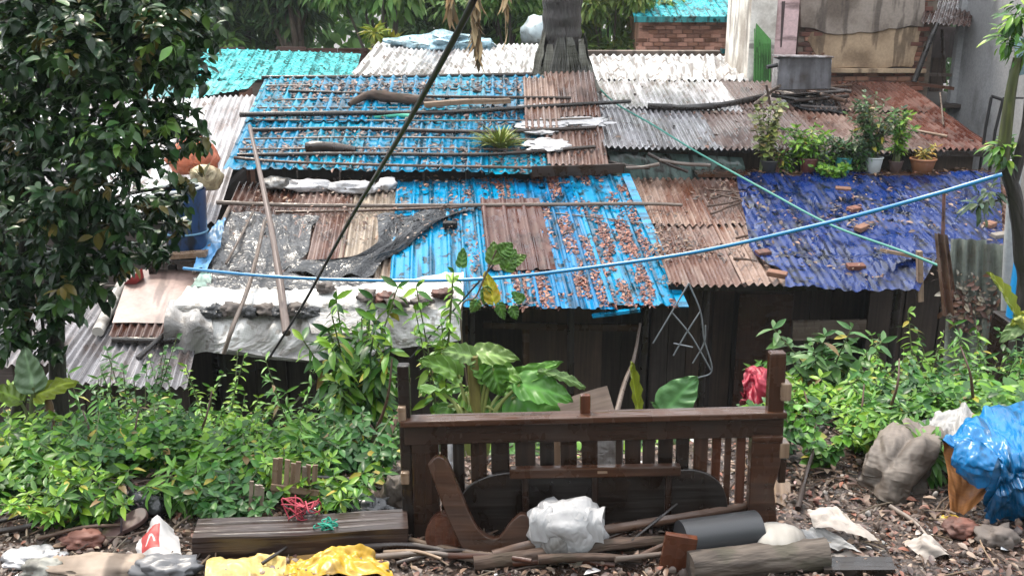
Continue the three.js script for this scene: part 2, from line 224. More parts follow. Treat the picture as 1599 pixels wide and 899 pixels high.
// ---------- materials ----------
const metal = (c, rough = 0.34, o = {}) => M(c, rough * 1.5, { roughnessMap: T.wet, ...o });
const m = {
  blue: metal([0.0, 0.31, 0.60], 0.24, { map: T.paint }), blueDeep: metal([0.0, 0.23, 0.52], 0.25, { map: T.paint }), blueTile: metal([0.0, 0.25, 0.46], 0.22, { map: T.paint }), blueTilePale: metal([0.0, 0.33, 0.52], 0.22, { map: T.paint }),
  rust: metal([0.62, 0.54, 0.51], 0.34, { map: T.rust }), rustRed: metal([0.36, 0.185, 0.15], 0.3, { map: T.rust }), rustDark: metal([0.36, 0.29, 0.27], 0.33, { map: T.rust }), rustPale: metal([0.85, 0.76, 0.68], 0.4, { map: T.rust }), brownSheet: metal([0.30, 0.17, 0.15], 0.38, { map: T.rust }),
  galvDull: metal([0.55, 0.55, 0.57], 0.26, { map: T.galv, metalness: 0.35 }), galv: metal([0.80, 0.80, 0.82], 0.3, { map: T.galv, metalness: 0.25 }), galvWhite: metal([1.25, 1.25, 1.25], 0.28, { map: T.galv, metalness: 0.1 }), beige: metal([0.80, 0.68, 0.52], 0.5, { map: T.galv }), greenish: metal([0.62, 0.70, 0.60], 0.42, { map: T.galv }),
  white: M([1.12, 1.12, 1.12], 0.35, { map: T.paint }), cyan: metal([0.22, 1.0, 1.06], 0.24, { map: T.paint }), teal: metal([0.05, 0.42, 0.44], 0.3, { map: T.paint }), turq: metal([0.06, 0.62, 0.74], 0.35, { map: T.paint }),
  wood: M([0.23, 0.15, 0.115], 0.74, { map: T.wood, roughnessMap: T.wet, bumpMap: T.woodBump, bumpScale: 0.004 }), woodPale: M([0.52, 0.42, 0.33], 0.81, { map: T.wood, roughnessMap: T.wet, bumpMap: T.woodBump, bumpScale: 0.004 }), woodGrey: M([0.36, 0.33, 0.32], 0.68, { map: T.wood, roughnessMap: T.wet, bumpMap: T.woodBump, bumpScale: 0.004 }), woodDark: M([0.062, 0.038, 0.029], 0.57, { map: T.wood, roughnessMap: T.wet, bumpMap: T.woodBump, bumpScale: 0.003 }), woodRed: M([0.20, 0.078, 0.045], 0.54, { map: T.wood, roughnessMap: T.wet, bumpMap: T.woodBump, bumpScale: 0.003 }), woodBrown: M([0.125, 0.062, 0.038], 0.51, { map: T.wood, roughnessMap: T.wet, bumpMap: T.woodBump, bumpScale: 0.003 }), woodBlack: M([0.035, 0.028, 0.026], 0.54, { map: T.wood, roughnessMap: T.wet, bumpMap: T.woodBump, bumpScale: 0.004 }),
  bark: M([0.15, 0.10, 0.078], 0.75, { map: T.bark, bumpMap: T.barkBump, bumpScale: 0.012 }), barkGrey: M([0.20, 0.18, 0.17], 0.75, { map: T.bark, bumpMap: T.barkBump, bumpScale: 0.012 }), barkDark: M([0.06, 0.055, 0.055], 0.6, { map: T.bark, bumpMap: T.barkBump, bumpScale: 0.015 }),
  wallDark: M([0.15, 0.135, 0.135], 0.7, { map: T.wood }), wallBrown: M([0.16, 0.115, 0.09], 0.7, { map: T.wood }), wallBlack: M([0.10, 0.08, 0.07], 0.75, { map: T.wood }),
  black: M([0.02, 0.021, 0.024], 0.22, { bumpMap: T.crease, bumpScale: 0.012 }), blackSoft: M([0.05, 0.05, 0.053], 0.3, { bumpMap: T.crease, bumpScale: 0.015 }),
  tarpWhite: M([0.92, 0.91, 0.88], 0.68, { map: T.weave, bumpMap: T.crease, bumpScale: 0.010 }), tarpGrey: M([0.42, 0.41, 0.40], 0.5, { map: T.weave, bumpMap: T.crease, bumpScale: 0.010 }), indigo: M([0.010, 0.036, 0.19], 0.4, { map: T.paint, roughnessMap: T.wet }), blueTarp: M([0.0, 0.20, 0.52], 0.3, { map: T.weave, bumpMap: T.crease, bumpScale: 0.012 }), orange: M([0.85, 0.36, 0.12], 0.5, { map: T.weave }), yellowTarp: M([0.66, 0.40, 0.03], 0.38, { map: T.weave, bumpMap: T.crease, bumpScale: 0.006 }),
  bag: M([0.56, 0.55, 0.56], 0.3, { bumpMap: T.crease, bumpScale: 0.01 }), sack: M([0.66, 0.65, 0.66], 0.5, { map: T.weave, bumpMap: T.crease, bumpScale: 0.006 }), sackBrown: M([0.22, 0.18, 0.15], 0.6, { map: T.weave, bumpMap: T.crease, bumpScale: 0.012 }),
  brick: M([0.40, 0.16, 0.11], 0.7, { map: T.plaster }), brickPale: M([0.50, 0.26, 0.18], 0.7, { map: T.plaster }), brickDark: M([0.26, 0.11, 0.085], 0.65, { map: T.plaster }), mortar: M([0.30, 0.25, 0.21], 0.85, { map: T.plaster }),
  plasterGrey: M([0.50, 0.44, 0.40], 0.8, { map: T.plaster }), plasterBeige: M([0.70, 0.53, 0.37], 0.8, { map: T.plaster }), concrete: M([0.66, 0.67, 0.69], 0.75, { map: T.concrete }), pink: M([1.0, 0.74, 0.80], 0.7, { map: T.plaster }), whitewash: M([1.14, 1.14, 1.12], 0.7, { map: T.plaster }), green: M([0.14, 0.46, 0.12], 0.6, { map: T.plaster }), brickWall: M([0.85, 0.48, 0.38], 0.75, { map: T.plaster }),
  pipeBlue: M([0.03, 0.24, 0.52], 0.3), pvc: M([0.72, 0.71, 0.69], 0.4, { map: T.plaster }), ropeGreen: M([0.06, 0.30, 0.24], 0.5), cable: M([0.012, 0.012, 0.013], 0.35), rod: M([0.30, 0.32, 0.34], 0.4, { metalness: 0.4 }), foam: M([0.52, 0.51, 0.49], 0.6, { map: T.plaster }), paper: M([0.52, 0.48, 0.46], 0.6, { map: T.plaster, bumpMap: T.crease, bumpScale: 0.008 }),
  drum: M([0.012, 0.055, 0.16], 0.3, { map: T.paint }), stone: M([0.22, 0.18, 0.16], 0.7, { map: T.concrete }),
};

const brickShapes = {};
function BRK(w, h, k) { const K = `${w}_${h}_${k}`; return brickShapes[K] ??= box(w * 0.93, h * 0.86, 0.05, 0.008, 0.006, k * 3.3); }

// ---------- ground ----------
function ground(x, D) {
  const k = 4.55 + 0.55 * sstep(0.6, 1.8, x), e = 8.4 + 0.5 * sstep(0.6, 2, x);
  let y = -2.9 * sstep(k, e, D) + 1.6 * sstep(24, 60, D);
  if (D < 12) y += 0.035 * f3(x * 2.2, D * 2.2, 0, 2) + 0.012 * n3(x * 11, D * 11, 0, 4) + 0.07 * sstep(1.2, 2.4, x) * (1 - sstep(6, 8, D));
  return y;
}
{
  const xs = [], zs = [];
  for (let x = -4.5; x <= 4.5001; x += 0.06) xs.push(x); for (let x = 4.8; x < 200; x *= 1.18) { xs.push(x); xs.unshift(-x); }
  for (let D = 2.6; D <= 9; D += 0.06) zs.push(D); for (let D = 9.4; D < 420; D *= 1.13) zs.push(D); for (let k = 0, D = 2.4; k < 14; k++, D -= 0.5 * 1.4 ** k) zs.unshift(D);
  structure('ground', grid(xs.length - 1, zs.length - 1, (a, b, i, j) => ({ p: V(xs[i], ground(xs[i], zs[j]), -zs[j]), u: xs[i], v: zs[j] })), M([0.44, 0.40, 0.385], 0.7, { map: T.soil, roughnessMap: T.wet, bumpMap: T.soilBump, bumpScale: 0.02 }));
}
function G(px, py) { const d = ray(px, py); let t = 2; for (; t < 60; t += 0.02) { const p = CAM.clone().addScaledVector(d, t); if (p.y <= ground(p.x, -p.z)) return p; } return CAM.clone().addScaledVector(d, t); }
const onGround = (x, D, up = 0) => V(x, ground(x, D) + up, -D);

// ---------- sheet roofs ----------
class Roof {
  constructor(bl, br, tl, tr) { Object.assign(this, { bl, br, tl, tr }); this.n = V().crossVectors(br.clone().sub(bl), tl.clone().sub(bl)).normalize(); if (this.n.y < 0) this.n.negate(); this.W = bl.distanceTo(br); this.H = bl.distanceTo(tl); }
  at(u, v, off = 0) { const a = this.bl.clone().lerp(this.br, u), b = this.tl.clone().lerp(this.tr, u); return a.lerp(b, v).addScaledVector(this.n, off); }
  hit(px, py, off = 0) { const d = ray(px, py), o = this.bl.clone().addScaledVector(this.n, off); const t = o.sub(CAM).dot(this.n) / d.dot(this.n); return CAM.clone().addScaledVector(d, t); }
}
const PROF = {
  sine: { pitch: 0.078, n: 6, f: x => 0.019 * Math.sin(x * 6.2832) },
  wide: { pitch: 0.12, n: 6, f: x => 0.024 * Math.sin(x * 6.2832) },
  trap: { pitch: 0.205, n: 16, f: x => { x -= Math.floor(x); return 0.024 * (x < 0.07 ? x / 0.07 : x < 0.19 ? 1 : x < 0.26 ? (0.26 - x) / 0.07 : 0) + (x > 0.55 && x < 0.7 ? 0.005 : 0); } },
  tile: { pitch: 0.16, n: 8, f: x => { x -= Math.floor(x); return 0.034 * Math.max(0, Math.cos((x - 0.5) * 8)); } },
};
function sheet(roof, u0, u1, v0, v1, kind, lift, s, o = {}) {
  const pr = PROF[kind], w = (u1 - u0) * roof.W, waves = Math.max(2, Math.round(w / pr.pitch)), nu = waves * pr.n, vs = [], L = (v1 - v0) * roof.H;
  if (kind === 'tile') { const st = 0.34; for (let k = 0; k * st < L; k++) { vs.push([k * st / L, 0.014], [Math.min(1, (k * st + st * 0.5) / L), 0.007], [Math.min(1, ((k + 1) * st - 0.004) / L), 0]); } }
  else { const n = o.nv ?? 10; for (let k = 0; k <= n; k++) vs.push([k / n, 0]); }
  const bend = o.bend ?? 0.017, skew = o.skew ?? 0;
  return grid(nu, vs.length - 1, (a, b, i, j) => {
    const [t, st] = vs[j], rag = (t === 0 ? 1 : 0) * 0.012 * n3(a * waves * 0.35, s, 0, 12) / L;
    const off = lift + pr.f(a * waves) + st + bend * f3(a * w * 1.4 + s, t * L * 1.1, s, 20) + 0.6 * bend * (1 - t) ** 6 * n3(a * w * 3, s, 0, 22) - (o.sag ?? 0) * Math.sin(t * 3.1416);
    return { p: roof.at(lerp(u0, u1, a) + skew * (t - 0.5), lerp(v0, v1, clamp(t + rag, -0.02, 1)), off), u: a * w + s * 1.37, v: t * L + s * 0.73 };
  });
}
function boards(parent, name, a, b, y0, y1, n, mats, t = 0.02, o = {}) { // upright boards side by side from a to b
  const dx = b.clone().sub(a), L = Math.hypot(dx.x, dx.z), w = L / n, ang = Math.atan2(-dx.z, dx.x);
  for (let i = 0; i < n; i++) {
    const f = (i + 0.5) / n, hgt = y1 - y0 - (o.rag ? rr(0, o.rag) : 0), g = box(w * (o.fill ?? 0.97), hgt, t, 0.004, 0.006, rnd() * 30);
    part(parent, name, g, pick(mats), { pos: V(a.x + dx.x * f, y0 + hgt / 2, a.z + dx.z * f + rr(-0.008, 0.008)), rot: [0, ang, rr(-0.006, 0.006)] });
  }
}

// front house: blue ribbed sheets, older sheets to the left
const roofA = new Roof(P(285, 484, 9.0), P(1065, 480, 9.0), P(372, 286, 12.1), P(975, 275, 12.1));
{
  const h = thing('tin_roof_house', 'low house under ribbed bright blue roof sheets strewn with red-brown leaves', 'house', V(-0.8, -2.9, -10.4)); const o = h.position;
  const add = (n, g, mt, l) => { g.translate(-o.x, -o.y, -o.z); return part(h, n, g, mt, { label: l }); };
  const U = [[0, 0.17, 'sine', m.rustDark], [0.16, 0.305, 'sine', m.rust], [0.29, 0.425, 'sine', m.beige], [0.41, 0.575, 'trap', m.blue], [0.565, 0.72, 'trap', m.blue], [0.71, 0.865, 'trap', m.blueDeep], [0.855, 1.005, 'trap', m.blue]];
  U.forEach(([a, b, k, mt], i) => add('roof_sheet', sheet(roofA, a, b, i > 2 ? [-0.0, 0.01, -0.008, 0.012][i - 3] : 0, 1.0 - (i % 2) * 0.02, k, i % 2 * 0.006, i * 3.1 + 1), mt, ['dark rusted corrugated sheet', 'rusty corrugated sheet', 'sun-bleached beige corrugated sheet', 'bright blue ribbed sheet beside the black plastic', 'bright blue ribbed sheet', 'deeper blue ribbed sheet', 'blue ribbed sheet at the right verge'][i]));
  add('roof_sheet', sheet(roofA, 0.62, 0.765, 0.22, 0.78, 'trap', 0.036, 40, { bend: 0.006 }), m.brownSheet, 'brown rusted sheet laid over the blue ones');
  add('verge_trim', plank(roofA.at(1.003, -0.01, 0.025), roofA.at(1.003, 1, 0.025), 0.10, 0.01), m.blue);
  add('gutter', plank(P(1000, 484, 8.98), P(925, 494, 8.98), 0.06, 0.03), m.blue);
  for (const [v, d] of [[0.04, 0.05], [0.5, 0.05], [0.96, 0.05]]) add('rafter', plank(roofA.at(0.01, v, -d), roofA.at(0.99, v, -d), 0.05, 0.05), m.woodBlack);
  const wl = [V(-3.0, 0, -9.75), V(1.38, 0, -9.75)];
  const q = new THREE.Group(); const fw = (x0, x1, D, n, mats) => boards(h, 'wall_board', V(x0 - o.x, 0, -D - o.z), V(x1 - o.x, 0, -D - o.z), 0, 2.42, n, mats, 0.025);
  fw(-3.0, -2.35, 9.75, 2, [m.wallDark]); fw(-2.35, -1.6, 9.82, 2, [m.wallDark, m.wallBrown]); fw(-1.6, -0.45, 9.9, 3, [m.wallDark]); fw(-0.45, 0.15, 10.2, 2, [m.wallBlack]); fw(0.15, 0.95, 9.85, 1, [m.wallBrown]); fw(0.95, 1.38, 10.1, 2, [m.wallBlack]);
  add('door_frame', plank(V(-0.45, -2.9, -9.86), V(-0.45, -0.6, -9.86), 0.07, 0.06, { up: V(0, 0, 1) }), m.wood); add('door_frame', plank(V(0.15, -2.9, -9.86), V(0.15, -0.6, -9.86), 0.07, 0.06, { up: V(0, 0, 1) }), m.wood); add('wall_rail', plank(V(-0.3, -1.0, -9.8), V(1.3, -1.02, -9.8), 0.07, 0.04, { up: V(0, 0, 1) }), m.woodBrown); add('wall_rail', plank(V(-2.9, -1.25, -9.72), V(-1.6, -1.3, -9.76), 0.06, 0.04, { up: V(0, 0, 1) }), m.woodGrey);
  boards(h, 'wall_board', V(1.38 - o.x, 0, -9.8 - o.z), V(1.38 - o.x, 0, -12 - o.z), 0, 2.5, 5, [m.wallBlack, m.wallBrown], 0.025);
  boards(h, 'wall_board', V(-3.0 - o.x, 0, -12 - o.z), V(-3.0 - o.x, 0, -9.8 - o.z), 0, 2.5, 5, [m.wallBlack, m.wallDark], 0.025);
  boards(h, 'wall_board', V(1.38 - o.x, 0, -12.0 - o.z), V(-3.0 - o.x, 0, -12.0 - o.z), 0, 2.75, 6, [m.wallBlack], 0.025);
  for (const x of [-2.9, -1.95, -0.4, 0.6, 1.3]) add('post', tube([V(x, -2.9, -9.3), V(x + rr(-0.05, 0.05), -0.62, -9.3)], 0.035, { knob: 0.15, s: x }), m.woodBlack);
}
// upper house behind: blue tile-profile sheets, rusty corrugated at its right
const roofB = new Roof(P(350, 266, 11.9), P(952, 273, 11.9), P(415, 124, 14.5), P(926, 119, 14.5));
{
  const h = thing('tile_roof_house', 'house behind with blue tile-profile metal roof weighed down by poles', 'house', V(-1.1, -2.9, -13.2)); const o = h.position;
  const add = (n, g, mt, l) => { g.translate(-o.x, -o.y, -o.z); return part(h, n, g, mt, { label: l }); };
  const cuts = [0, 0.17, 0.34, 0.51, 0.68, 0.845];
  for (let i = 0; i < 5; i++) for (let k = 0; k < 2; k++) add('roof_sheet', sheet(roofB, cuts[i] - 0.003, cuts[i + 1] + 0.004, k ? 0.47 : (i === 4 ? -0.012 : 0), k ? 1 : 0.5, 'tile', i % 2 * 0.004 + k * 0.008, i * 7.3 + k * 3), (i + k) % 3 === 1 ? m.blueTilePale : m.blueTile, 'blue tile-profile roof sheet');
  add('roof_sheet', sheet(roofB, 0.785, 0.885, 0.36, 0.93, 'sine', 0.085, 61), m.rustPale, 'pale weathered corrugated sheet'); add('roof_sheet', sheet(roofB, 0.84, 1.0, 0.04, 0.56, 'sine', 0.05, 62), m.rust, 'rusty pink corrugated sheet'); add('roof_sheet', sheet(roofB, 0.85, 1.0, 0.5, 1, 'sine', 0.075, 63), m.rust, 'rusty corrugated sheet with pale patches');
  add('fascia', plank(P(830, 268, 11.85), P(975, 262, 11.85), 0.12, 0.045, { up: V(0, 0, 1) }), m.woodDark);
  boards(h, 'wall_board', V(-3.2 - o.x, 0, -12.35 - o.z), V(1.0 - o.x, 0, -12.35 - o.z), 0, 3.12, 8, [m.wallBlack, m.wallDark], 0.025);
  boards(h, 'wall_board', V(-3.2 - o.x, 0, -14.5 - o.z), V(-3.2 - o.x, 0, -12.4 - o.z), 0, 3.25, 6, [m.wallBlack, m.wallDark], 0.025);
  boards(h, 'wall_board', V(1.0 - o.x, 0, -12.4 - o.z), V(1.0 - o.x, 0, -14.5 - o.z), 0, 3.25, 5, [m.wallBlack], 0.025);
  add('ridge_beam', tube([P(408, 121, 14.5), P(600, 120, 14.5), P(832, 116, 14.5)], 0.03, { knob: 0.1 }), m.woodBlack);
  for (const v of [0.06, 0.5, 0.95]) add('rafter', plank(roofB.at(0.01, v, -0.04), roofB.at(0.99, v, -0.04), 0.05, 0.05), m.woodBlack);
}
// right house: rusty corrugated roof partly under a blue sheet
const roofC = new Roof(P(1058, 447, 9.2), P(1760, 447, 9.2), P(988, 281, 12.3), P(1560, 281, 12.3));
{
  roofC.bl.x = 1.47; roofC.br.x = 6.0; roofC.tl.x = 1.47; roofC.tr.x = 6.0; roofC.W = 4.53;
  const h = thing('corrugated_house', 'dark low house on the right under a rusty corrugated roof', 'house', V(3.6, -2.9, -10.8)); const o = h.position;
  const add = (n, g, mt, l) => { g.translate(-o.x, -o.y, -o.z); return part(h, n, g, mt, { label: l }); };
  const W = 4.53, xs = [0.05, 0.75, 1.45, 2.15]; const mm = [m.rust, m.rustPale, m.rust, m.rustDark];
  xs.forEach((x, i) => { const a = x / W, b = Math.min(0.54, (x + 0.74) / W); add('roof_sheet', sheet(roofC, a, b, rr(-0.01, 0.01), 0.55, 'sine', 0.004 * (i % 2), 80 + i), mm[i], i < 2 ? 'rusty pinkish corrugated sheet at the eave' : undefined); add('roof_sheet', sheet(roofC, a - 0.01, b - 0.005, 0.5, 1, 'sine', 0.016 + 0.004 * (i % 2), 90 + i), mm[(i + 1) % 4]); });
  for (let i = 0; i < 3; i++) add('roof_sheet', sheet(roofC, 0.53 + i * 0.157, Math.min(1, 0.70 + i * 0.157), 0.34, 1, 'sine', 0.01 + 0.004 * (i % 2), 96 + i), mm[i]);
  add('roof_sheet', sheet(roofC, 0.473, 0.525, -0.03, 0.10, 'wide', 0.03, 130), m.beige, 'small yellowish sheet patch at the eave corner');
  for (const v of [0.03, 0.5, 0.97]) add('rafter', plank(roofC.at(0.01, v, -0.05), roofC.at(v < 0.3 ? 0.53 : 0.99, v, -0.05), 0.05, 0.06), m.woodBlack);
  boards(h, 'wall_board', V(1.5 - o.x, 0, -10.3 - o.z), V(2.1 - o.x, 0, -10.3 - o.z), 0, 2.35, 3, [m.wallBrown, m.wallDark], 0.025); boards(h, 'wall_board', V(2.1 - o.x, 0, -11.0 - o.z), V(3.25 - o.x, 0, -11.0 - o.z), 0, 2.5, 5, [m.wallBrown, m.wallBlack], 0.025);
  boards(h, 'wall_board', V(3.25 - o.x, 0, -11.2 - o.z), V(4.0 - o.x, 0, -11.2 - o.z), 0, 2.5, 3, [m.wallBlack], 0.025);
  boards(h, 'wall_board', V(4.0 - o.x, 0, -10.7 - o.z), V(6.0 - o.x, 0, -10.7 - o.z), 0, 2.5, 5, [m.wallBlack], 0.025);
  boards(h, 'wall_board', V(1.5 - o.x, 0, -12.25 - o.z), V(1.5 - o.x, 0, -10.15 - o.z), 0, 2.6, 4, [m.wallBlack], 0.025);
  boards(h, 'wall_board', V(6 - o.x, 0, -10.75 - o.z), V(6 - o.x, 0, -12.2 - o.z), 0, 2.6, 3, [m.wallBlack], 0.025);
  boards(h, 'wall_board', V(6 - o.x, 0, -12.2 - o.z), V(1.5 - o.x, 0, -12.2 - o.z), 0, 2.75, 6, [m.wallBlack], 0.025);
  add('door_lintel', plank(P(1238, 516, 9.7), P(1352, 514, 9.7), 0.2, 0.03, { up: V(0, 0, 1) }), m.woodGrey, 'pale grey board above the dark doorway');
  add('door', box(0.62, 1.9, 0.03, 0.004, 0, 5).translate(2.9, -1.95, -10.9), m.woodBrown);
  for (const [x, yb] of [[1.9, -9.35], [3.75, -9.3]]) add('post', tube([V(x, -2.9, yb), V(x, -0.45, yb)], 0.04, { knob: 0.1, s: x }), m.woodBlack);
  add('post', plank(P(1437, 470, 9.12), P(1436, 392, 9.15), 0.05, 0.05, { up: V(0, 0, 1) }), m.woodPale, 'pale post stub at the eave corner');
  add('eave_board', plank(P(1380, 392, 9.4), P(1462, 408, 9.7), 0.10, 0.03), m.woodPale);
}
// upper right house: grey corrugated roof turning rusty red
const roofD = new Roof(P(946, 229, 12.4), P(1540, 240, 12.4), P(915, 127, 15.8), P(1445, 131, 15.8));
{
  roofD.bl.x = 1.16; roofD.tl.x = 1.16; roofD.br.x = 6.05; roofD.tr.x = 6.05; roofD.W = 4.89;
  const h = thing('long_corrugated_house', 'upper right house under a long grey corrugated roof that turns rusty red', 'house', V(3.6, -2.9, -14.1)); const o = h.position;
  const add = (n, g, mt, l) => { g.translate(-o.x, -o.y, -o.z); return part(h, n, g, mt, { label: l }); };
  const mm = [m.galv, m.galvWhite, m.galv, m.galv, m.rust, m.rustDark, m.rustRed], n = 7;
  for (let i = 0; i < n; i++) { const a = i / n - 0.004, b = (i + 1) / n + 0.012, r = i === 6 ? 0.05 : i === 5 ? 0.02 : 0; add('roof_sheet', sheet(roofD, a, b, r + rr(-0.012, 0.006), 0.56, 'sine', 0.004 * (i % 2), 140 + i), i > 3 ? mm[i] : [m.galv, m.galv, m.rust, m.rust][i], ['grey corrugated sheet', 'grey corrugated sheet', 'stained grey corrugated sheet', 'rust-streaked corrugated sheet', 'rusting corrugated sheet', 'brown rusted corrugated sheet', 'rusty red corrugated sheet at the end'][i]); add('roof_sheet', sheet(roofD, a, b, 0.52, 1, 'sine', 0.016 + 0.004 * (i % 2), 150 + i), i < 3 ? m.galvWhite : i === 3 ? m.rustDark : mm[i]); }
  boards(h, 'wall_board', V(1.2 - o.x, 0, -12.75 - o.z), V(5.9 - o.x, 0, -12.75 - o.z), 0, 3.28, 9, [m.wallDark, m.wallBrown, m.wallDark], 0.03);
  boards(h, 'wall_board', V(5.9 - o.x, 0, -12.8 - o.z), V(5.9 - o.x, 0, -15.7 - o.z), 0, 3.35, 5, [m.wallDark, m.wallBlack], 0.03);
  boards(h, 'wall_board', V(1.2 - o.x, 0, -15.7 - o.z), V(1.2 - o.x, 0, -12.8 - o.z), 0, 3.35, 5, [m.wallBlack], 0.03);
  boards(h, 'wall_board', V(5.9 - o.x, 0, -15.7 - o.z), V(1.2 - o.x, 0, -15.7 - o.z), 0, 3.75, 7, [m.wallBlack], 0.03);
  add('ledge_board', plank(V(2.3, 0.10, -12.42), V(6.0, 0.10, -12.42), 0.34, 0.04, { s: 3 }), m.woodBrown, 'brown plank ledge that carries the pots');
  for (const x of [2.5, 3.4, 4.3, 5.2, 5.9]) add('ledge_bracket', box(0.05, 3, 0.05, 0.004).translate(x, -1.41, -12.5), m.woodBlack);
  add('wall_sheet', cloth([[P(950, 236, 12.66), P(1060, 240, 12.66), P(1160, 246, 12.66)], [P(960, 280, 12.6), P(1070, 292, 12.55), P(1170, 290, 12.6)]], 24, 6, (u, v) => 0.01 * Math.sin(u * 60) + 0.03 * f3(u * 4, v * 3, 0)), m.teal.clone(), 'dull green sheet patch on the wall'); h.children[h.children.length - 1].material.color.setRGB(0.13, 0.19, 0.17);
  for (const v of [0.04, 0.5, 0.96]) add('rafter', plank(roofD.at(0.01, v, -0.05), roofD.at(0.99, v, -0.05), 0.06, 0.07), m.woodBlack);
}
// small roofs at the left
{
  const R1 = new Roof(P(60, 600, 8.0), P(292, 600, 8.0), P(120, 520, 9.0), P(310, 520, 9.0));
  const h = thing('lean_to_shed', 'low shed at the left under grey corrugated sheets and a reddish board', 'shed', V(-3.6, -2.9, -8.9)); const o = h.position;
  const add = (n, g, mt, l) => { g.translate(-o.x, -o.y, -o.z); return part(h, n, g, mt, { label: l }); };
  add('roof_sheet', sheet(R1, 0.0, 0.36, 0.02, 1.2, 'sine', 0, 170), m.galvDull); add('roof_sheet', sheet(R1, 0.32, 0.66, 0.0, 1.12, 'sine', 0.006, 171), m.galv); add('roof_sheet', sheet(R1, 0.64, 1.0, -0.05, 0.98, 'sine', 0.0, 172), m.galvDull);
  const R2 = new Roof(P(170, 536, 8.75), P(285, 536, 8.75), P(205, 432, 10.0), P(320, 432, 10.0));
  add('roof_sheet', sheet(R2, 0, 1, 0, 0.3, 'sine', 0.06, 173), m.rustDark, 'short dark corrugated sheet'); add('roof_board', cloth([[R2.at(0, 0.18, 0.085), R2.at(1, 0.18, 0.085)], [R2.at(0, 1, 0.085), R2.at(1, 1, 0.085)]], 10, 8, (u, v) => 0.012 * f3(u * 3, v * 3, 2)), M([0.46, 0.34, 0.32], 0.4, { map: T.plaster }), 'flat reddish board covering');
  add('roof_sheet', sheet(new Roof(P(-90, 575, 8.4), P(130, 565, 8.6), P(0, 470, 9.9), P(190, 470, 9.9)), 0, 1, 0, 1, 'sine', 0.0, 174), m.galv);
  add('edge_pole', tube([P(175, 531, 8.7), P(240, 532, 8.7), P(292, 529, 8.7)], 0.03, { knob: 0.2 }), m.woodBlack); add('edge_pole', tube([P(215, 560, 8.4), P(258, 520, 8.75)], 0.025, { knob: 0.2 }), m.woodBlack);
  add('drain_pipe', tube([P(152, 518, 8.9), P(200, 424, 10.0)], 0.055, { rad: 12 }), m.pvc, 'grey plastic pipe lying down the roof edge');
  boards(h, 'wall_board', V(-4.6 - o.x, 0, -8.6 - o.z), V(-3.0 - o.x, 0, -8.6 - o.z), 0, 1.95, 5, [m.wallBlack, m.wallDark], 0.025);
  boards(h, 'wall_board', V(-4.6 - o.x, 0, -9.9 - o.z), V(-3.1 - o.x, 0, -9.9 - o.z), 0, 2.3, 4, [m.wallBlack], 0.025);
  boards(h, 'wall_board', V(-4.6 - o.x, 0, -8.65 - o.z), V(-4.6 - o.x, 0, -9.85 - o.z), 0, 1.9, 3, [m.wallBlack], 0.025);
}
// pale roofs behind the left tree
function plainHouse(name, label, corners, parts, wallMat, o = {}) {
  const R = new Roof(...corners), c = R.at(0.5, 0.5), h = thing(name, label, o.cat ?? 'house', V(c.x, -2.9, c.z)); const p = h.position; const n = parts.length;
  parts.forEach(([mt, kind, lab], i) => { const g = sheet(R, i / n - 0.004, (i + 1) / n + 0.006, rr(-0.01, 0.01), 1, kind, 0.006 * (i % 2), rnd() * 90, { nv: 8, bend: 0.012 }); g.translate(-p.x, -p.y, -p.z); part(h, 'roof_sheet', g, mt, { label: lab }); });
  const ins = 0.06, A = R.at(ins, ins), B = R.at(1 - ins, ins), C = R.at(1 - ins, 1 - ins), E = R.at(ins, 1 - ins);
  for (const [a, b] of [[A, B], [B, C], [C, E], [E, A]]) { const L = Math.hypot(b.x - a.x, b.z - a.z), y = Math.min(a.y, b.y) - 0.05 + 2.9; const w = box(L, y, 0.08, 0.004, 0, rnd() * 9); part(h, 'wall', w, wallMat, { pos: V((a.x + b.x) / 2 - p.x, y / 2, (a.z + b.z) / 2 - p.z), rot: [0, Math.atan2(-(b.z - a.z), b.x - a.x), 0] }); }
  return h;
}
plainHouse('pale_roof_house', 'house with a white wet roof seen through the left tree', [P(-160, 350, 11.4), P(335, 345, 11.4), P(10, 160, 15.0), P(398, 150, 15.0)], Array.from({ length: 6 }, (_, i) => [i % 3 === 2 ? m.galvWhite : m.white, 'sine']), m.wallDark);
plainHouse('cyan_roof_house', 'house with a bright cyan sheet roof left of the pale roofs', [P(285, 127, 16.0), P(552, 121, 16.0), P(320, 76, 19.5), P(562, 84, 19.5)], Array.from({ length: 5 }, (_, i) => [m.cyan, 'trap']), m.plasterGrey);
plainHouse('teal_roof_shed', 'small shed with a pale teal roof below the cyan roof', [P(210, 172, 15.1), P(386, 138, 15.1), P(225, 131, 15.9), P(400, 124, 15.9)], [[m.teal, 'trap'], [m.cyan, 'trap']], m.brickPale, { cat: 'shed' });
plainHouse('white_roof_house', 'house with a wide white wet roof left of the palm trunk', [P(548, 117, 15.0), P(838, 117, 15.0), P(590, 66, 19), P(850, 70, 19)], Array.from({ length: 6 }, (_, i) => [i === 2 ? m.galvWhite : m.white, 'sine']), m.plasterGrey);
plainHouse('low_white_roof_house', 'house with a flat white roof right of the palm trunk', [P(905, 126, 16.1), P(1168, 126, 16.1), P(890, 86, 19), P(1166, 86, 19)], Array.from({ length: 5 }, (_, i) => [m.white, 'wide']), m.plasterGrey);
